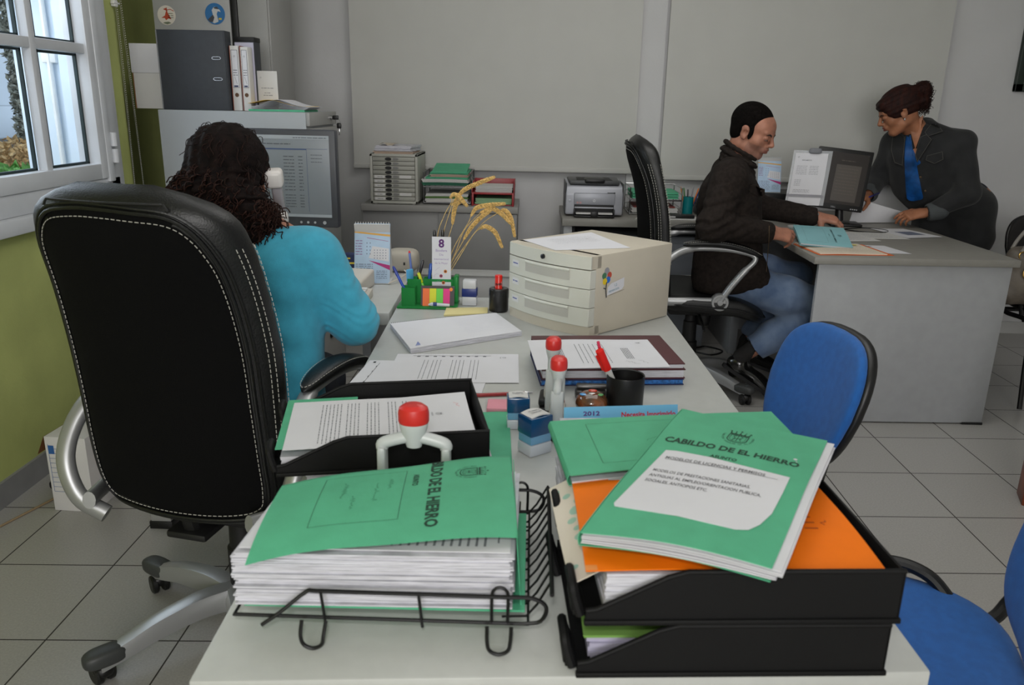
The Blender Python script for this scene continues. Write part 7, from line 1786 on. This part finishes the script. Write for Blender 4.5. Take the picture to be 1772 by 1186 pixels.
def dje(P):
    e = np.exp(-((np.linalg.norm(P-knR-nv((-.02, 0, -.05)), axis=1))/.09)**2)+np.exp(-((np.linalg.norm(P-nv((1.0, 3.62, .60)), axis=1))/.10)**2); return wj2(P)+e*.004*np.sin((P@nv((.9, .1, .5)))*170)
sdfmesh('jeans', je, .0042, JE, man, disp=dje)
def shoe(name, heel, toe, up, lab, m, wid=.040):
    heel, toe = nv(heel), nv(toe); d = toe-heel; L = np.linalg.norm(d); d /= L; u = nv(up)-d*(nv(up)@d); u /= np.linalg.norm(u); s_ = np.cross(d, u); Rr = np.array([s_, d, u]).T; G_ = lambda x, y, z: heel+s_*x+d*y+u*z
    P = [ell(G_(0, .048, .040), (.038, .060, .044), Rr, .02), ell(G_(0, L*.58, .034), (wid, .090, .036), Rr, .03), ell(G_(0, L-.050, .024), (.038, .054, .026), Rr, .02), cap(G_(0, .045, .05), G_(0, .035, .095), .040, .036, .02), cap(G_(0, .035, .09), G_(0, .03, .16), .030, .06, .006, '-')]
    o = sdfmesh(name, P, .0032, m, man if name == 'shoe' else WOM)
    b = MB(); pts = [(-.030, .0), (-.034, .05), (-.030, .10), (-.040, L-.10), (-.036, L-.03), (-.015, L+.004), (.015, L+.004), (.036, L-.03), (.040, L-.10), (.030, .10), (.034, .05), (.030, .0), (.012, -.014), (-.012, -.014)]
    vs = [tuple(G_(x, y, z)) for z in (-.004, .012) for x, y in pts]; n = len(pts); b.add(vs, [tuple(range(n))[::-1], tuple(range(n, 2*n))]+[(k, (k+1) % n, n+(k+1) % n, n+k) for k in range(n)])
    b.build('sole', M_rubber, o, world=True)
M_sh = mat('patent_black', (14, 14, 14), .18, coat=.7, spec=.7)
shoe('shoe', (.935, 3.628, .150), (1.150, 3.610, .016), (.5, 0, .86), '', M_sh)
shoe('shoe', (1.060, 3.930, .100), (1.285, 3.965, .016), (.3, 0, .95), '', M_sh)
sock = chain([anR+nv((.085, -.005, .075)), anR, anR+nv((-.01, 0, -.03))], [.038, .036, .036], .01); sdfmesh('sock', sock, .004, M_blackcl, man)
sock = chain([anL+nv((.05, 0, .09)), anL, anL+nv((-.01, 0, -.05))], [.038, .036, .036], .01); sdfmesh('sock', sock, .004, M_blackcl, man)
b = MB(); b.tube([tuple(wrL+nv((.006, -.002, 0))+nv((0, .031*math.cos(a), .022*math.sin(a)))) for a in np.linspace(0, 2*PI, 25)[:-1]], .003, 8, closed=True); b.super(tuple(wrL+nv((.006, -.028, .014))), (.010, .005, .008), .8, .8); b.build('wristwatch', M_chrome, man, world=True)
# turquoise file in his hands
ta, tb, tc_, td = (1.172, 3.495, .768), (1.405, 3.500, .752), (1.480, 3.835, .790), (1.240, 3.830, .800)
M_tq = mat('turquoise_card', (138, 192, 200), .65, bump=.15, bs=400)
FTq = bilin(ta, tb, tc_, td, .24, .33, lambda u, v: .004*math.sin(PI*v))
t = thing('turquoise_folder', 'turquoise card file with a printed title held by the seated man', 'folder', (1.33, 3.65, .77))
b = MB(); b.sheet(lambda u, v: FTq(u*.24, v*.33), 8, 12, .001); b.sheet(lambda u, v: FTq(u*.24, v*.33)-Vector((0, 0, .010-.004*u)), 8, 12, .001); b.build('cover', M_tq, t, world=True, ang=60)
b = MB(); b.sheet(lambda u, v: FTq(.004+u*.23, .004+v*.32)-Vector((0, 0, .0025)), 8, 10, .005); b.build('sheets', M_paper, t, world=True, ang=60)
FTr = lambda x, y: FTq(y, .33-x) if False else FTq(.0+x, y)
Fq_ = lambda x, y: FTq(y*.24/.33*1.0, .33-x*.33/.24)
i = Ink(); i.text('CABILDO DE EL HIERRO', .12, .230, .0150, 'CENTER', bold=.03); i.crest(.12, .275, .020); i.text('ASUNTO', .12, .205, .008, 'CENTER'); i.build('title_print', mat('turquoise_card_ink', (30, 60, 66), .75), Fq_, t, world=True)
i = Ink(); i.frame(.03, .05, .21, .185, .0006); i.build('subject_box', MATS['turquoise_card_ink'], Fq_, t, world=True)

# ------------------------------------------------------------------ the standing woman
WOM = wo = thing('person', 'standing woman in dark denim jacket and blue top bending over the desk', 'person', (2.28, 4.45, 0))
SKW = skinmat('skin_woman', (168, 112, 82))
fW = nv((-.72, -.69, 0)); fW /= np.linalg.norm(fW); sW = nv((fW[1], -fW[0], 0))
HCW = nv((1.888, 4.36, 1.322)); hRW = frame((-.87, .20, -.46), (0.0, 0, 1))
hpw, gw = head_prims(HCW, hRW, .97, True)
pelW = nv((2.33, 4.49, .87)); chW = nv((2.062, 4.385, 1.105)); nbW = nv((2.000, 4.385, 1.225))
sRW, eRW, wRW = nv((1.945, 4.505, 1.165)), nv((1.910, 4.56, .965)), nv((1.815, 4.42, .885))
sLW, eLW, wLW = nv((2.190, 4.275, 1.175)), nv((2.225, 4.20, .930)), nv((2.045, 4.225, .822))
hw1 = hand_prims(wLW+nv((-.014, .002, 0)), (-.93, .12, -.22), (.0, -.55, .83), (0, .5, .5), [(.30, .35, .3), (.50, .5, .3), (.6, .6, .4), (.7, .6, .4)], s=.90, thumb=(.7, .3))
hw2 = hand_prims(wRW+nv((-.012, -.008, -.002)), (-.80, -.35, -.28), (-.1, .2, .95), (.3, -.9, 0), [(.6, .8, .4), (.8, .9, .5), (.9, .9, .5), (1., .9, .5)], s=.90, thumb=(.7, .7))
bw = hpw+[cap(gw(0, -.03, -.045), nbW, .045, .046, .03), cap(nbW, chW, .05, .09, .05)]+[cap(chW+sW*q*.05, pelW+sW*q*.05+nv((-.02, 0, 0)), .080, .072, .06) for q in (-1, 1)]
bw += chain([nbW+sW*.04+nv((0, 0, -.03)), sRW, eRW, wRW], [.035, .038, .032, .022], .02)+chain([nbW-sW*.04+nv((0, 0, -.03)), sLW, eLW, wLW], [.035, .038, .032, .022], .02)+hw1+hw2
ftR, ftL = nv((2.33, 4.56, .07)), nv((2.44, 4.40, .07)); knw1, knw2 = nv((2.27, 4.52, .48)), nv((2.36, 4.38, .48))
bw += chain([pelW+sW*.09, knw1, ftR], [.085, .055, .036], .03)+chain([pelW-sW*.09, knw2, ftL], [.085, .055, .036], .03)
def wface(c):
    L = (c-HCW)@hRW/.97; m = np.zeros(len(c), int); m[(np.abs(L[:, 0]) < .023) & (L[:, 1] > .087) & (L[:, 2] > -.066) & (L[:, 2] < -.042)] = 1; return m
sdfmesh('body', bw, .0034, [SKW, skinmat('lip_woman', (136, 66, 56))], wo, matfn=wface)
eyes_and_brows(gw, wo, hRW, ('auburn', (48, 26, 18)), s=.97)
HW = mat('auburn_hair', (50, 22, 16), .7, spec=.2, bump=.9, bs=260, var=.4, vs=60, stretch=(1, 1, .4), col2=(28, 13, 12))
hw = [ell(gw(0, -.022, .040), (.084, .103, .090), hRW, .01), ell(gw(0, .100, -.030), (.075, .085, .085), hRW, .014, '-'), ell(gw(0, .035, -.130), (.12, .12, .10), hRW, .014, '-'), ell(gw(.085, .004, -.012), (.014, .022, .030), hRW, .006, '-'), ell(gw(-.085, .004, -.012), (.014, .022, .030), hRW, .006, '-'),
      ell(gw(.032, .058, .064), (.040, .034, .030), hRW, .03), ell(gw(-.032, .058, .064), (.040, .034, .030), hRW, .03), ell(gw(.066, .034, .022), (.018, .032, .034), hRW, .025), ell(gw(-.066, .034, .022), (.018, .032, .034), hRW, .025)]
bun = [ell(gw(0, -.140, .055), (.045, .040, .046), hRW, .02), ell(gw(0, -.120, .005), (.048, .032, .042), hRW, .02)]
rnd = random.Random(41)
ex = strands(330, bun, rnd, .030, .006, 2.2, .0011)
sdfmesh('hair', hw+bun, .0032, HW, wo, disp=lambda P: .0016*np.sin(((P-HCW)@hRW)[:, 2]*260+((P-HCW)@hRW)[:, 0]*60), extra=ex)
b = MB(); c_ = gw(0, -.118, .075); Rm = hRW
b.tube([tuple(gw(.040*math.sin(a), -.116+.006*math.cos(a), .045+.040*math.cos(a))) for a in np.linspace(-1.1, 1.1, 10)], .005, 8); b.build('hair_clip', mat('amber_clip', (196, 150, 90), .3, coat=.5), wo, world=True)
for q in (-1, 1):
    b = MB(); b.super(tuple(gw(q*.080, .003, -.040)), (.005, .005, .007), 1, 1, 10, 12); b.build('earring', mat('pearl_silver', (190, 186, 184), .2, metal=.6), wo, world=True)
JW = mat('charcoal_denim', (36, 37, 39), .88, bump=.5, bs=480, var=.25, vs=14, sheen=.1, col2=(26, 27, 29))
mid = nv((2.13, 4.42, .965))
jw = [cap(chW+sW*q*.080+nv((0, 0, .0)), mid+sW*q*.065, .108, .102, .07) for q in (-1, 1)]+[cap(mid+sW*q*.065, pelW+sW*q*.070+nv((-.01, 0, -.05)), .108, .128, .10) for q in (-1, 1)]
jw += [cap(pelW+sW*q*.07+nv((-.01, 0, -.05)), pelW+sW*q*.08+nv((.0, 0, -.20)), .122, .135, .06) for q in (-1, 1)]
jw += [cap(nbW+nv((.01, 0, -.018)), sRW, .060, .058, .05), cap(nbW+nv((.01, 0, -.018)), sLW, .060, .062, .05)]+chain([sRW, eRW, wRW+nv((.012, .012, .004))], [.058, .052, .039], .03)+chain([sLW, eLW, wLW+nv((.020, -.002, .006))], [.064, .058, .042], .03)
jw += [ell(pelW+nv((.01, 0, -.42)), (.5, .5, .17), None, .02, '-'), cap(wRW+nv((.004, .004, 0)), wRW+nv((-.05, -.03, -.01)), .030, .034, .006, '-'), cap(wLW+nv((.006, 0, .002)), wLW+nv((-.06, 0, -.01)), .032, .036, .006, '-')]
# front opening from the neck to below the waist
jw += [cap(nbW+nv((-.012, 0, .012)), gw(0, -.01, -.05), .047, .056, .01, '-')]
jkw = sdfmesh('jacket', jw, .0042, JW, wo, disp=wrinkle(.0036, 42, 12))
# collar and lapels
cl = []
pts = [nbW+fW*.02+sW*.075+nv((0, 0, -.005)), nbW-fW*.045+sW*.05+nv((0, 0, .03)), nbW-fW*.060+nv((.01, 0, .04)), nbW-fW*.045-sW*.05+nv((0, 0, .03)), nbW+fW*.02-sW*.080+nv((0, 0, -.005))]
P5 = [nv(p) for p in smooth_path([tuple(p) for p in pts], 5)]
for a_, b_ in zip(P5, P5[1:]): cl += [cap(a_, b_, .010, .010, .006), cap(a_+nv((.006, 0, .020)), b_+nv((.006, 0, .020)), .009, .009, .010), cap(a_+nv((.004, 0, -.018)), b_+nv((.004, 0, -.018)), .012, .012, .008)]
cl += [cap(nbW+nv((.03, .0, .028)), sLW+nv((-.04, 0, .035)), .040, .030, .02), cap(nbW-fW*.045+nv((0, 0, .012)), nbW-fW*.03+nv((.06, .02, -.01)), .040, .045, .02), cap(nbW+nv((-.012, 0, .012)), gw(0, -.01, -.05), .043, .052, .01, '-')]
sdfmesh('jacket_collar', cl, .0032, JW, wo)
vd = (.42, .86, -.02)
BLU = mat('royal_blue_satin', (8, 74, 138), .5, bump=.2, bs=100, var=.2, vs=25)
drape('blouse_front', jkw, [(1.886, 4.25, 1.243), (1.912, 4.25, 1.204), (1.943, 4.25, 1.104), (1.958, 4.25, 1.084), (1.98, 4.25, 1.021), (2.012, 4.25, 0.933), (2.026, 4.25, 0.886), (1.986, 4.25, 0.873), (1.943, 4.25, 0.884), (1.922, 4.25, 0.961), (1.907, 4.25, 1.034), (1.891, 4.25, 1.135)], vd, BLU, wo, off=.001, th=.003, K=9)
drape('neck_skin', jkw, [(1.9, 4.25, 1.243), (1.958, 4.25, 1.312), (1.967, 4.25, 1.245), (1.947, 4.25, 1.138)], vd, SKW, wo, off=.004, th=.003, K=9) if True else None
thr = mat('jacket_thread', (84, 82, 78), .9)
def leaf(name, pts, off):
    o = drape(name, jkw, pts, vd, JW, wo, off=off, th=.005, K=8); ring = []
    for a_, b_ in zip(pts, pts[1:]+pts[:1]):
        for q in range(6): ring.append(Vector(a_).lerp(Vector(b_), q/6))
    c = sum(ring, Vector())/len(ring); ring = [c+(p-c)*.93 for p in ring]; sp_ = snap(jkw, ring+[ring[0]], vd, off+.0062)
    if len(sp_) > 4: b = MB(); b.tube(sp_, .0012, 5); b.build('topstitch', thr, o, world=True)
    return o
leaf('collar_leaf', [(1.990, 4.22, 1.268), (2.022, 4.22, 1.272), (2.060, 4.22, 1.232), (1.984, 4.22, 1.205), (1.964, 4.22, 1.225)], .008)
leaf('lapel', [(1.977, 4.22, 1.218), (2.01, 4.22, 1.193), (1.952, 4.22, 1.072), (1.935, 4.22, 1.109), (1.948, 4.22, 1.206)], .006)
leaf('collar_leaf', [(1.809, 4.25, 1.23), (1.867, 4.25, 1.214), (1.881, 4.25, 1.237), (1.889, 4.25, 1.129), (1.893, 4.25, 1.048), (1.847, 4.25, 1.062), (1.816, 4.25, 1.128)], .005)
leaf('pocket_flap', [(1.995, 4.22, 1.11), (2.075, 4.22, 1.135), (2.085, 4.22, 1.095), (2.043, 4.22, 1.071), (1.993, 4.22, 1.087)], .003)
for k, p in enumerate((nv((2.005, 4.265, 1.0)), nv((2.045, 4.275, .93)), nv((2.10, 4.285, .85)))):
    b = MB(); b.super(tuple(p), (.006, .006, .006), 1, 1, 8, 12); b.build('jacket_button', mat('dull_brass', (96, 80, 60), .5, metal=.4), wo, world=True)
cf = chain([wLW+nv((.026, -.002, .007)), wLW+nv((.060, -.004, .018))], [.047, .052], .006)+[cap(wLW+nv((.01, 0, .002)), wLW+nv((-.06, 0, -.01)), .036, .04, .006, '-')]
sdfmesh('cuff', cf, .0032, mat('grey_denim_cuff', (72, 76, 78), .9, bump=.4, bs=400), wo)
cf = chain([wRW+nv((.014, .014, .004)), wRW+nv((.020, .036, .016))], [.042, .046], .006)+[cap(wRW+nv((.004, .004, 0)), wRW+nv((-.05, -.03, -.01)), .032, .036, .006, '-')]
sdfmesh('cuff', cf, .0032, MATS['grey_denim_cuff'], wo)
bl = [cap(nbW+nv((0, 0, -.03)), chW+fW*.0, .050, .08, .04)]+[cap(chW+sW*q*.05+fW*.0, mid+sW*q*.045+fW*.0, .085, .080, .06) for q in (-1, 1)]+[cap(mid+sW*q*.05+fW*.0, pelW+sW*q*.06+nv((0, 0, -.05)), .080, .09, .06) for q in (-1, 1)]
vn = [nbW+fW*.05+nv((-.0, -.01, -.01)), nv((1.985, 4.255, 1.075))]
bl += [cap(nbW+nv((0, 0, .03)), vn[0], .050, .036, .01, '-'), cap(vn[0], vn[1], .036, .012, .01, '-')]
bl += [ell(pelW+nv((0, 0, -.33)), (.4, .4, .2), None, .02, '-')]
sdfmesh('blouse', bl, .004, mat('royal_blue_satin', (8, 74, 138), .5, bump=.2, bs=100, var=.2, vs=25), wo, disp=wrinkle(.0045, 60, 21))
tr = [cap(pelW+sW*.06, pelW-sW*.06, .10, .10, .05)]+chain([pelW+sW*.06, knw1, ftR+nv((0, 0, .05))], [.088, .070, .060], .03)+chain([pelW-sW*.06, knw2, ftL+nv((0, 0, .05))], [.088, .070, .060], .03)+[cap(ftR, ftR-nv((0, 0, .1)), .055, .08, .005, '-'), cap(ftL, ftL-nv((0, 0, .1)), .055, .08, .005, '-')]
sdfmesh('trousers', tr, .0055, mat('navy_denim', (26, 32, 44), .9, var=.2, vs=10), wo, disp=wrinkle(.003, 36, 30))
def wshoe(a):
    heel = a+nv((.05, .03, -.058)); shoe('pump', heel, heel+nv((-.20, -.13, 0)), (0, 0, 1), '', M_sh, .036)
wshoe(ftR); wshoe(ftL)
t = pen('blue ballpoint pen held in the standing woman\'s right hand', (1.700, 4.365, .838), (1.855, 4.375, .905), .0042, (28, 40, 130), (20, 26, 80))
Fs2 = bilin((1.690, 4.400, .748), (1.995, 4.470, .750), (2.010, 4.300, .800), (1.745, 4.42, .868), .297, .21, lambda u, v: -.008*math.sin(PI*u)*math.sin(PI*v))
Fs2 = bilin((1.705, 4.350, .7465), (2.000, 4.400, .7465), (2.008, 4.300, .802), (1.748, 4.400, .872), .297, .21, lambda u, v: 0)
t = thing('paper_sheet', 'large white sheets held up at one corner by the standing woman', 'paper', (1.86, 4.38, .745))
b = MB(); b.sheet(lambda u, v: Fs2(u*.297, v*.21), 12, 8, .0015); b.build('sheet', M_paper, t, world=True, ang=60)

# ------------------------------------------------------------------ the seated woman in turquoise
sw = thing('person', 'woman with dark curly hair in a turquoise sweater seated at the screen', 'person', (-.70, 1.90, 0))
SK3 = skinmat('skin_seated_woman', (176, 120, 96))
HC3 = nv((-.742, 1.99, 1.135)); hR3 = frame((.10, .97, -.22)); hp3, g3 = head_prims(HC3, hR3, .96, True)
pl3 = nv((-.70, 1.80, .60)); ch3 = nv((-.690, 1.90, .905)); nb3 = nv((-.705, 1.925, 1.025)); X3 = nv((1, .05, 0))
sR3, eR3, wR3 = nv((-.525, 1.900, .962)), nv((-.432, 1.925, .800)), nv((-.560, 2.175, .790)); sL3, eL3, wL3 = nv((-.868, 1.915, .962)), nv((-.935, 1.98, .800)), nv((-.80, 2.20, .790))
cu = [(.3, .4, .3)]*4
h1 = hand_prims(wR3+nv((-.006, .014, 0)), (-.30, .94, -.12), (0, .1, 1), (-1, 0, 0), cu, s=.9, thumb=(.6, .4)); h2 = hand_prims(wL3+nv((.006, .014, 0)), (.30, .94, -.12), (0, .1, 1), (1, 0, 0), cu, s=.9, thumb=(.6, .4))
kn = [nv((-.60, 2.16, .56)), nv((-.82, 2.16, .56))]; fo = [nv((-.60, 2.22, .09)), nv((-.82, 2.22, .09))]
b3 = hp3+[cap(g3(0, -.03, -.045), nb3, .046, .05, .03), cap(nb3, ch3, .06, .11, .06)]+[cap(ch3+X3*q*.07, pl3+X3*q*.07, .095, .11, .08) for q in (-1, 1)]+chain([nb3+X3*.05, sR3, eR3, wR3], [.045, .042, .034, .022], .03)+chain([nb3-X3*.05, sL3, eL3, wL3], [.045, .042, .034, .022], .03)+h1+h2
b3 += chain([pl3+X3*.09, kn[0], fo[0]], [.085, .055, .036], .03)+chain([pl3-X3*.09, kn[1], fo[1]], [.085, .055, .036], .03)
sdfmesh('body', b3, .004, [SK3, skinmat('lip_woman', (136, 66, 56))], sw, matfn=lambda c: ((np.abs(((c-HC3)@hR3)[:, 0]) < .022) & (((c-HC3)@hR3)[:, 1] > .085) & (((c-HC3)@hR3)[:, 2] > -.064) & (((c-HC3)@hR3)[:, 2] < -.041)).astype(int))
eyes_and_brows(g3, sw, hR3, ('black', (30, 22, 20)), s=.96)
TQ = mat('turquoise_knit', (56, 156, 184), .9, bump=.35, bs=700, var=.04, vs=40, sheen=.15)
sr = [cap(ch3+X3*q*.085+nv((0, -.012, 0)), nv((-.695, 1.85, .74))+X3*q*.080, .112, .100, .08) for q in (-1, 1)]+[cap(nv((-.695, 1.85, .74))+X3*q*.080, pl3+X3*q*.085, .100, .130, .06) for q in (-1, 1)]
sr += [cap(nb3+nv((0, -.01, -.035)), sR3, .052, .060, .05), cap(nb3+nv((0, -.01, -.035)), sL3, .052, .060, .05)]+chain([sR3, eR3+nv((-.004, -.01, 0))], [.070, .058], .03)+chain([eR3+nv((-.004, -.01, 0)), wR3+nv((.02, -.06, 0))], [.058, .040], .02)+chain([sL3, eL3, wL3+nv((-.02, -.06, 0))], [.068, .056, .040], .02)
sr += [cap(nb3+nv((0, .0, .025)), g3(0, 0, -.05), .056, .062, .012, '-'), cap(wR3+nv((.012, -.04, 0)), wR3+nv((-.01, .05, 0)), .032, .034, .005, '-'), cap(wL3+nv((-.012, -.04, 0)), wL3+nv((.01, .05, 0)), .032, .034, .005, '-'), ell(pl3+nv((0, 0, -.22)), (.4, .4, .13), None, .02, '-')]
w3 = wrinkle(.0024, 34, 40)
def d3(P):
    dd = P-eR3; e = np.exp(-(np.linalg.norm(dd+nv((-.0, -.02, -.045)), axis=1)/.085)**2); ax = nv((.28, .0, .96))
    e2 = np.exp(-(np.linalg.norm(P-nv((-.62, 1.78, .80)), axis=1)/.12)**2); return w3(P)+e*.0034*np.sin((P@ax)*230+3.5*np.sin(P@nv((38, 30, 14)))+1.5*np.sin(P@nv((60, -50, 90))))+e2*.0035*np.sin((P@nv((.35, 0, .93)))*75+np.sin(P[:, 0]*30))
sdfmesh('sweater', sr, .0035, TQ, sw, disp=d3)
tr = [cap(pl3+X3*.07, pl3-X3*.07, .120, .120, .05)]+chain([pl3+X3*.09, kn[0], fo[0]+nv((0, 0, .04))], [.095, .070, .055], .03)+chain([pl3-X3*.09, kn[1], fo[1]+nv((0, 0, .04))], [.095, .070, .055], .03)+[ell(pl3+nv((0, -.02, .18)), (.3, .3, .10), None, .02, '-')]
sdfmesh('trousers', tr, .0055, MATS['navy_denim'], sw)
for f_ in fo:
    P = [ell(f_+nv((0, .02, -.045)), (.038, .12, .036), None, .02), ell(f_+nv((0, -.05, -.03)), (.034, .045, .045), None, .02)]; sdfmesh('boot', P, .004, mat('brown_leather', (58, 34, 24), .4), sw)
hh = [ell(g3(0, -.025, .045), (.092, .108, .088), hR3, .03), ell((-.757, 1.905, 1.085), (.108, .085, .095), None, .04), ell((-.735, 1.885, 1.010), (.092, .072, .080), None, .04), ell((-.675, 1.885, .985), (.066, .060, .075), None, .03), ell((-.668, 1.88, .955), (.050, .045, .055), None, .03), ell((-.646, 1.895, 1.035), (.038, .05, .068), None, .03)]
cut = [ell(g3(0, .125, -.02), (.10, .085, .12), hR3, .02, '-')]
rnd = random.Random(99)
ex = strands(2600, hh[1:], rnd, .060, .0060, 2.6, .0016, steps=14, fn=lambda p: p[1] < 1.97)
ex2 = strands(260, hh[:1], rnd, .04, .005, 1.6, .0010, steps=12, jit=.2, fn=lambda p: p[1] < 2.02 and p[2] > 1.12)
ex.add(ex2.v, ex2.f)
curl = np.random.RandomState(2).normal(size=(6, 3))
def dh(P):
    q = ((P-HC3)@hR3); z = np.clip((1.19-P[:, 2])/.05, .15, 1)
    return z*.0075*(np.sin(P@curl[0]*95+2*np.sin(P@curl[1]*60))+np.sin(P@curl[2]*120+2*np.sin(P@curl[3]*75)))*.5+.002*np.sin(q[:, 0]*200)
HH = mat('dark_curly_hair', (26, 17, 15), .85, spec=.12, bump=1, bs=180, var=.5, vs=45, col2=(13, 9, 9)); HH2 = mat('brown_curls', (52, 29, 22), .7, spec=.2, var=.5, vs=9, col2=(20, 12, 11))
sdfmesh('hair', hh+cut, .0038, [HH, HH2], sw, disp=dh, extra=ex)
# handset at her ear
t = thing('telephone_handset', 'white telephone handset held at the right ear of the seated woman', 'telephone handset', (-.64, 2.0, 1.1))
Th = mtx((-.640, 2.012, 1.10), R_(10), R_(14), R_(-3)); Mh = mat('white_handset', (214, 210, 206), .35)
b = MB(); b.box(-.021, .021, -.022, .022, .018, .062, .010, M=Th, seg=3); b.build('earpiece_end', Mh, t, world=True)
b = MB(); b.box(-.019, .019, -.026, .018, -.085, -.050, .010, M=Th, seg=3); b.build('mouthpiece_end', Mh, t, world=True)
b = MB(); b.box(-.012, .014, .0, .020, -.07, .045, .006, M=Th, seg=3); b.build('grip', mat('grey_handset', (150, 148, 152), .4), t, world=True)
b = MB(); b.tube([(-.664, 2.005, 1.152), (-.667, 2.005, 1.152)], [.015, .013], 16); b.build('earpiece', M_beige, t, world=True)
# ------------------------------------------------------------------ handbag on the black chair, keyboard
kb = thing('keyboard', 'beige computer keyboard under the seated woman\'s hands', 'keyboard', (-.70, 2.36, DS))
b = MB(); wedge(b, -.21, .21, -.07, .075, .016, .026, .003); b.build('case', M_beige, kb)
b = MB()
for r in range(5):
    for c in range(15): b.box(-.20+c*.0268, -.20+c*.0268+.022, -.055+r*.024, -.055+r*.024+.019, .016+r*.002, .024+r*.002, .002)
k_ = b.build('keys', M_white, kb); k_['kind'] = 'stuff'
hb = thing('handbag', 'taupe leather handbag with ring handles standing on the black chair', 'handbag', (2.36, 3.72, .47))
HBm = mat('taupe_leather', (104, 96, 86), .55, bump=.4, bs=120, var=.15, vs=12)
P = [ell((2.360, 3.720, 0.617), (.15, .085, .120), None, .03), cap((2.240, 3.720, 0.532), (2.480, 3.720, 0.532), .075, .075, .05), cap((2.250, 3.720, 0.692), (2.470, 3.720, 0.692), .045, .045, .05), ell((2.360, 3.720, 0.402), (.4, .4, .072), None, .01, '-')]
sdfmesh('bag_body', P, .005, HBm, hb, disp=wrinkle(.006, 40, 50))
for dy in (-.035, .045):
    b = MB(); b.tube(smooth_path([(2.245, 3.72+dy, .72), (2.27, 3.72+dy*1.1, .77), (2.32, 3.72+dy*1.2, .83), (2.37, 3.72+dy*1.2, .84), (2.42, 3.72+dy*1.1, .79), (2.445, 3.72+dy, .72)], 6), .0085, 10); b.build('handle', mat('grey_leather_strap', (128, 124, 118), .5), hb, world=True)
for x in (2.245, 2.445):
    b = MB(); b.tube([(x+.016*math.cos(a), 3.675, .705+.016*math.sin(a)) for a in np.linspace(0, 2*PI, 20)[:-1]], .003, 8, closed=True); b.build('ring', mat('brass', (196, 160, 90), .25, metal=1), hb, world=True)
b = MB(); b.tube([(2.26+.02*math.cos(a), 3.635, .63+.024*math.sin(a)) for a in np.linspace(0, 2*PI, 20)[:-1]], .004, 8, closed=True); b.build('buckle', MATS['brass'], hb, world=True)

GROUPS = {'hand_stamp': 'red-knobbed stamps on the foreground desk', 'pocket_stamp': 'small stamps on the foreground desk', 'visitor_chair': 'visitor chairs', 'executive_chair': 'black leather swivel chairs', 'lever_arch_file': 'binders on the filing cabinet',
          'green_folder': 'green card folders', 'ballpoint_pen': 'ballpoint pens', 'pen': 'pens in the turquoise cup', 'paper_bundle': 'bundles of papers', 'ledger': 'hardbacks in the book pile', 'highlighter': 'highlighters in the green organiser',
          'roller_blind': 'roller blinds on the back wall', 'round_sticker': 'round stickers on the tall cabinet', 'desk_calendar': 'tent calendars', 'letter': 'printed letters on the foreground desk', 'letter_tray': 'letter trays', 'wire_letter_rack': 'wire letter racks at the back', 'note_block': 'sticky note blocks', 'archive_box': 'cardboard boxes on the floor', 'screen_cable': 'cables on the right desk', 'floor_cable': 'cables on the floor', 'dry_shrub': 'dry shrubs outside', 'computer_monitor': 'computer screens', 'office_desk': 'office desks'}
for o in scene.objects:
    k = o.name.split('.')[0]
    if o.parent is None and k in GROUPS and 'group' not in o and 'label' in o: o['group'] = GROUPS[k]
for o in scene.objects:      # letters lying on the far desk are another set
    if o.parent is None and o.name.split('.')[0] == 'letter' and 'orange-edged' in o.get('label', ''): o['group'] = 'papers on the right desk'
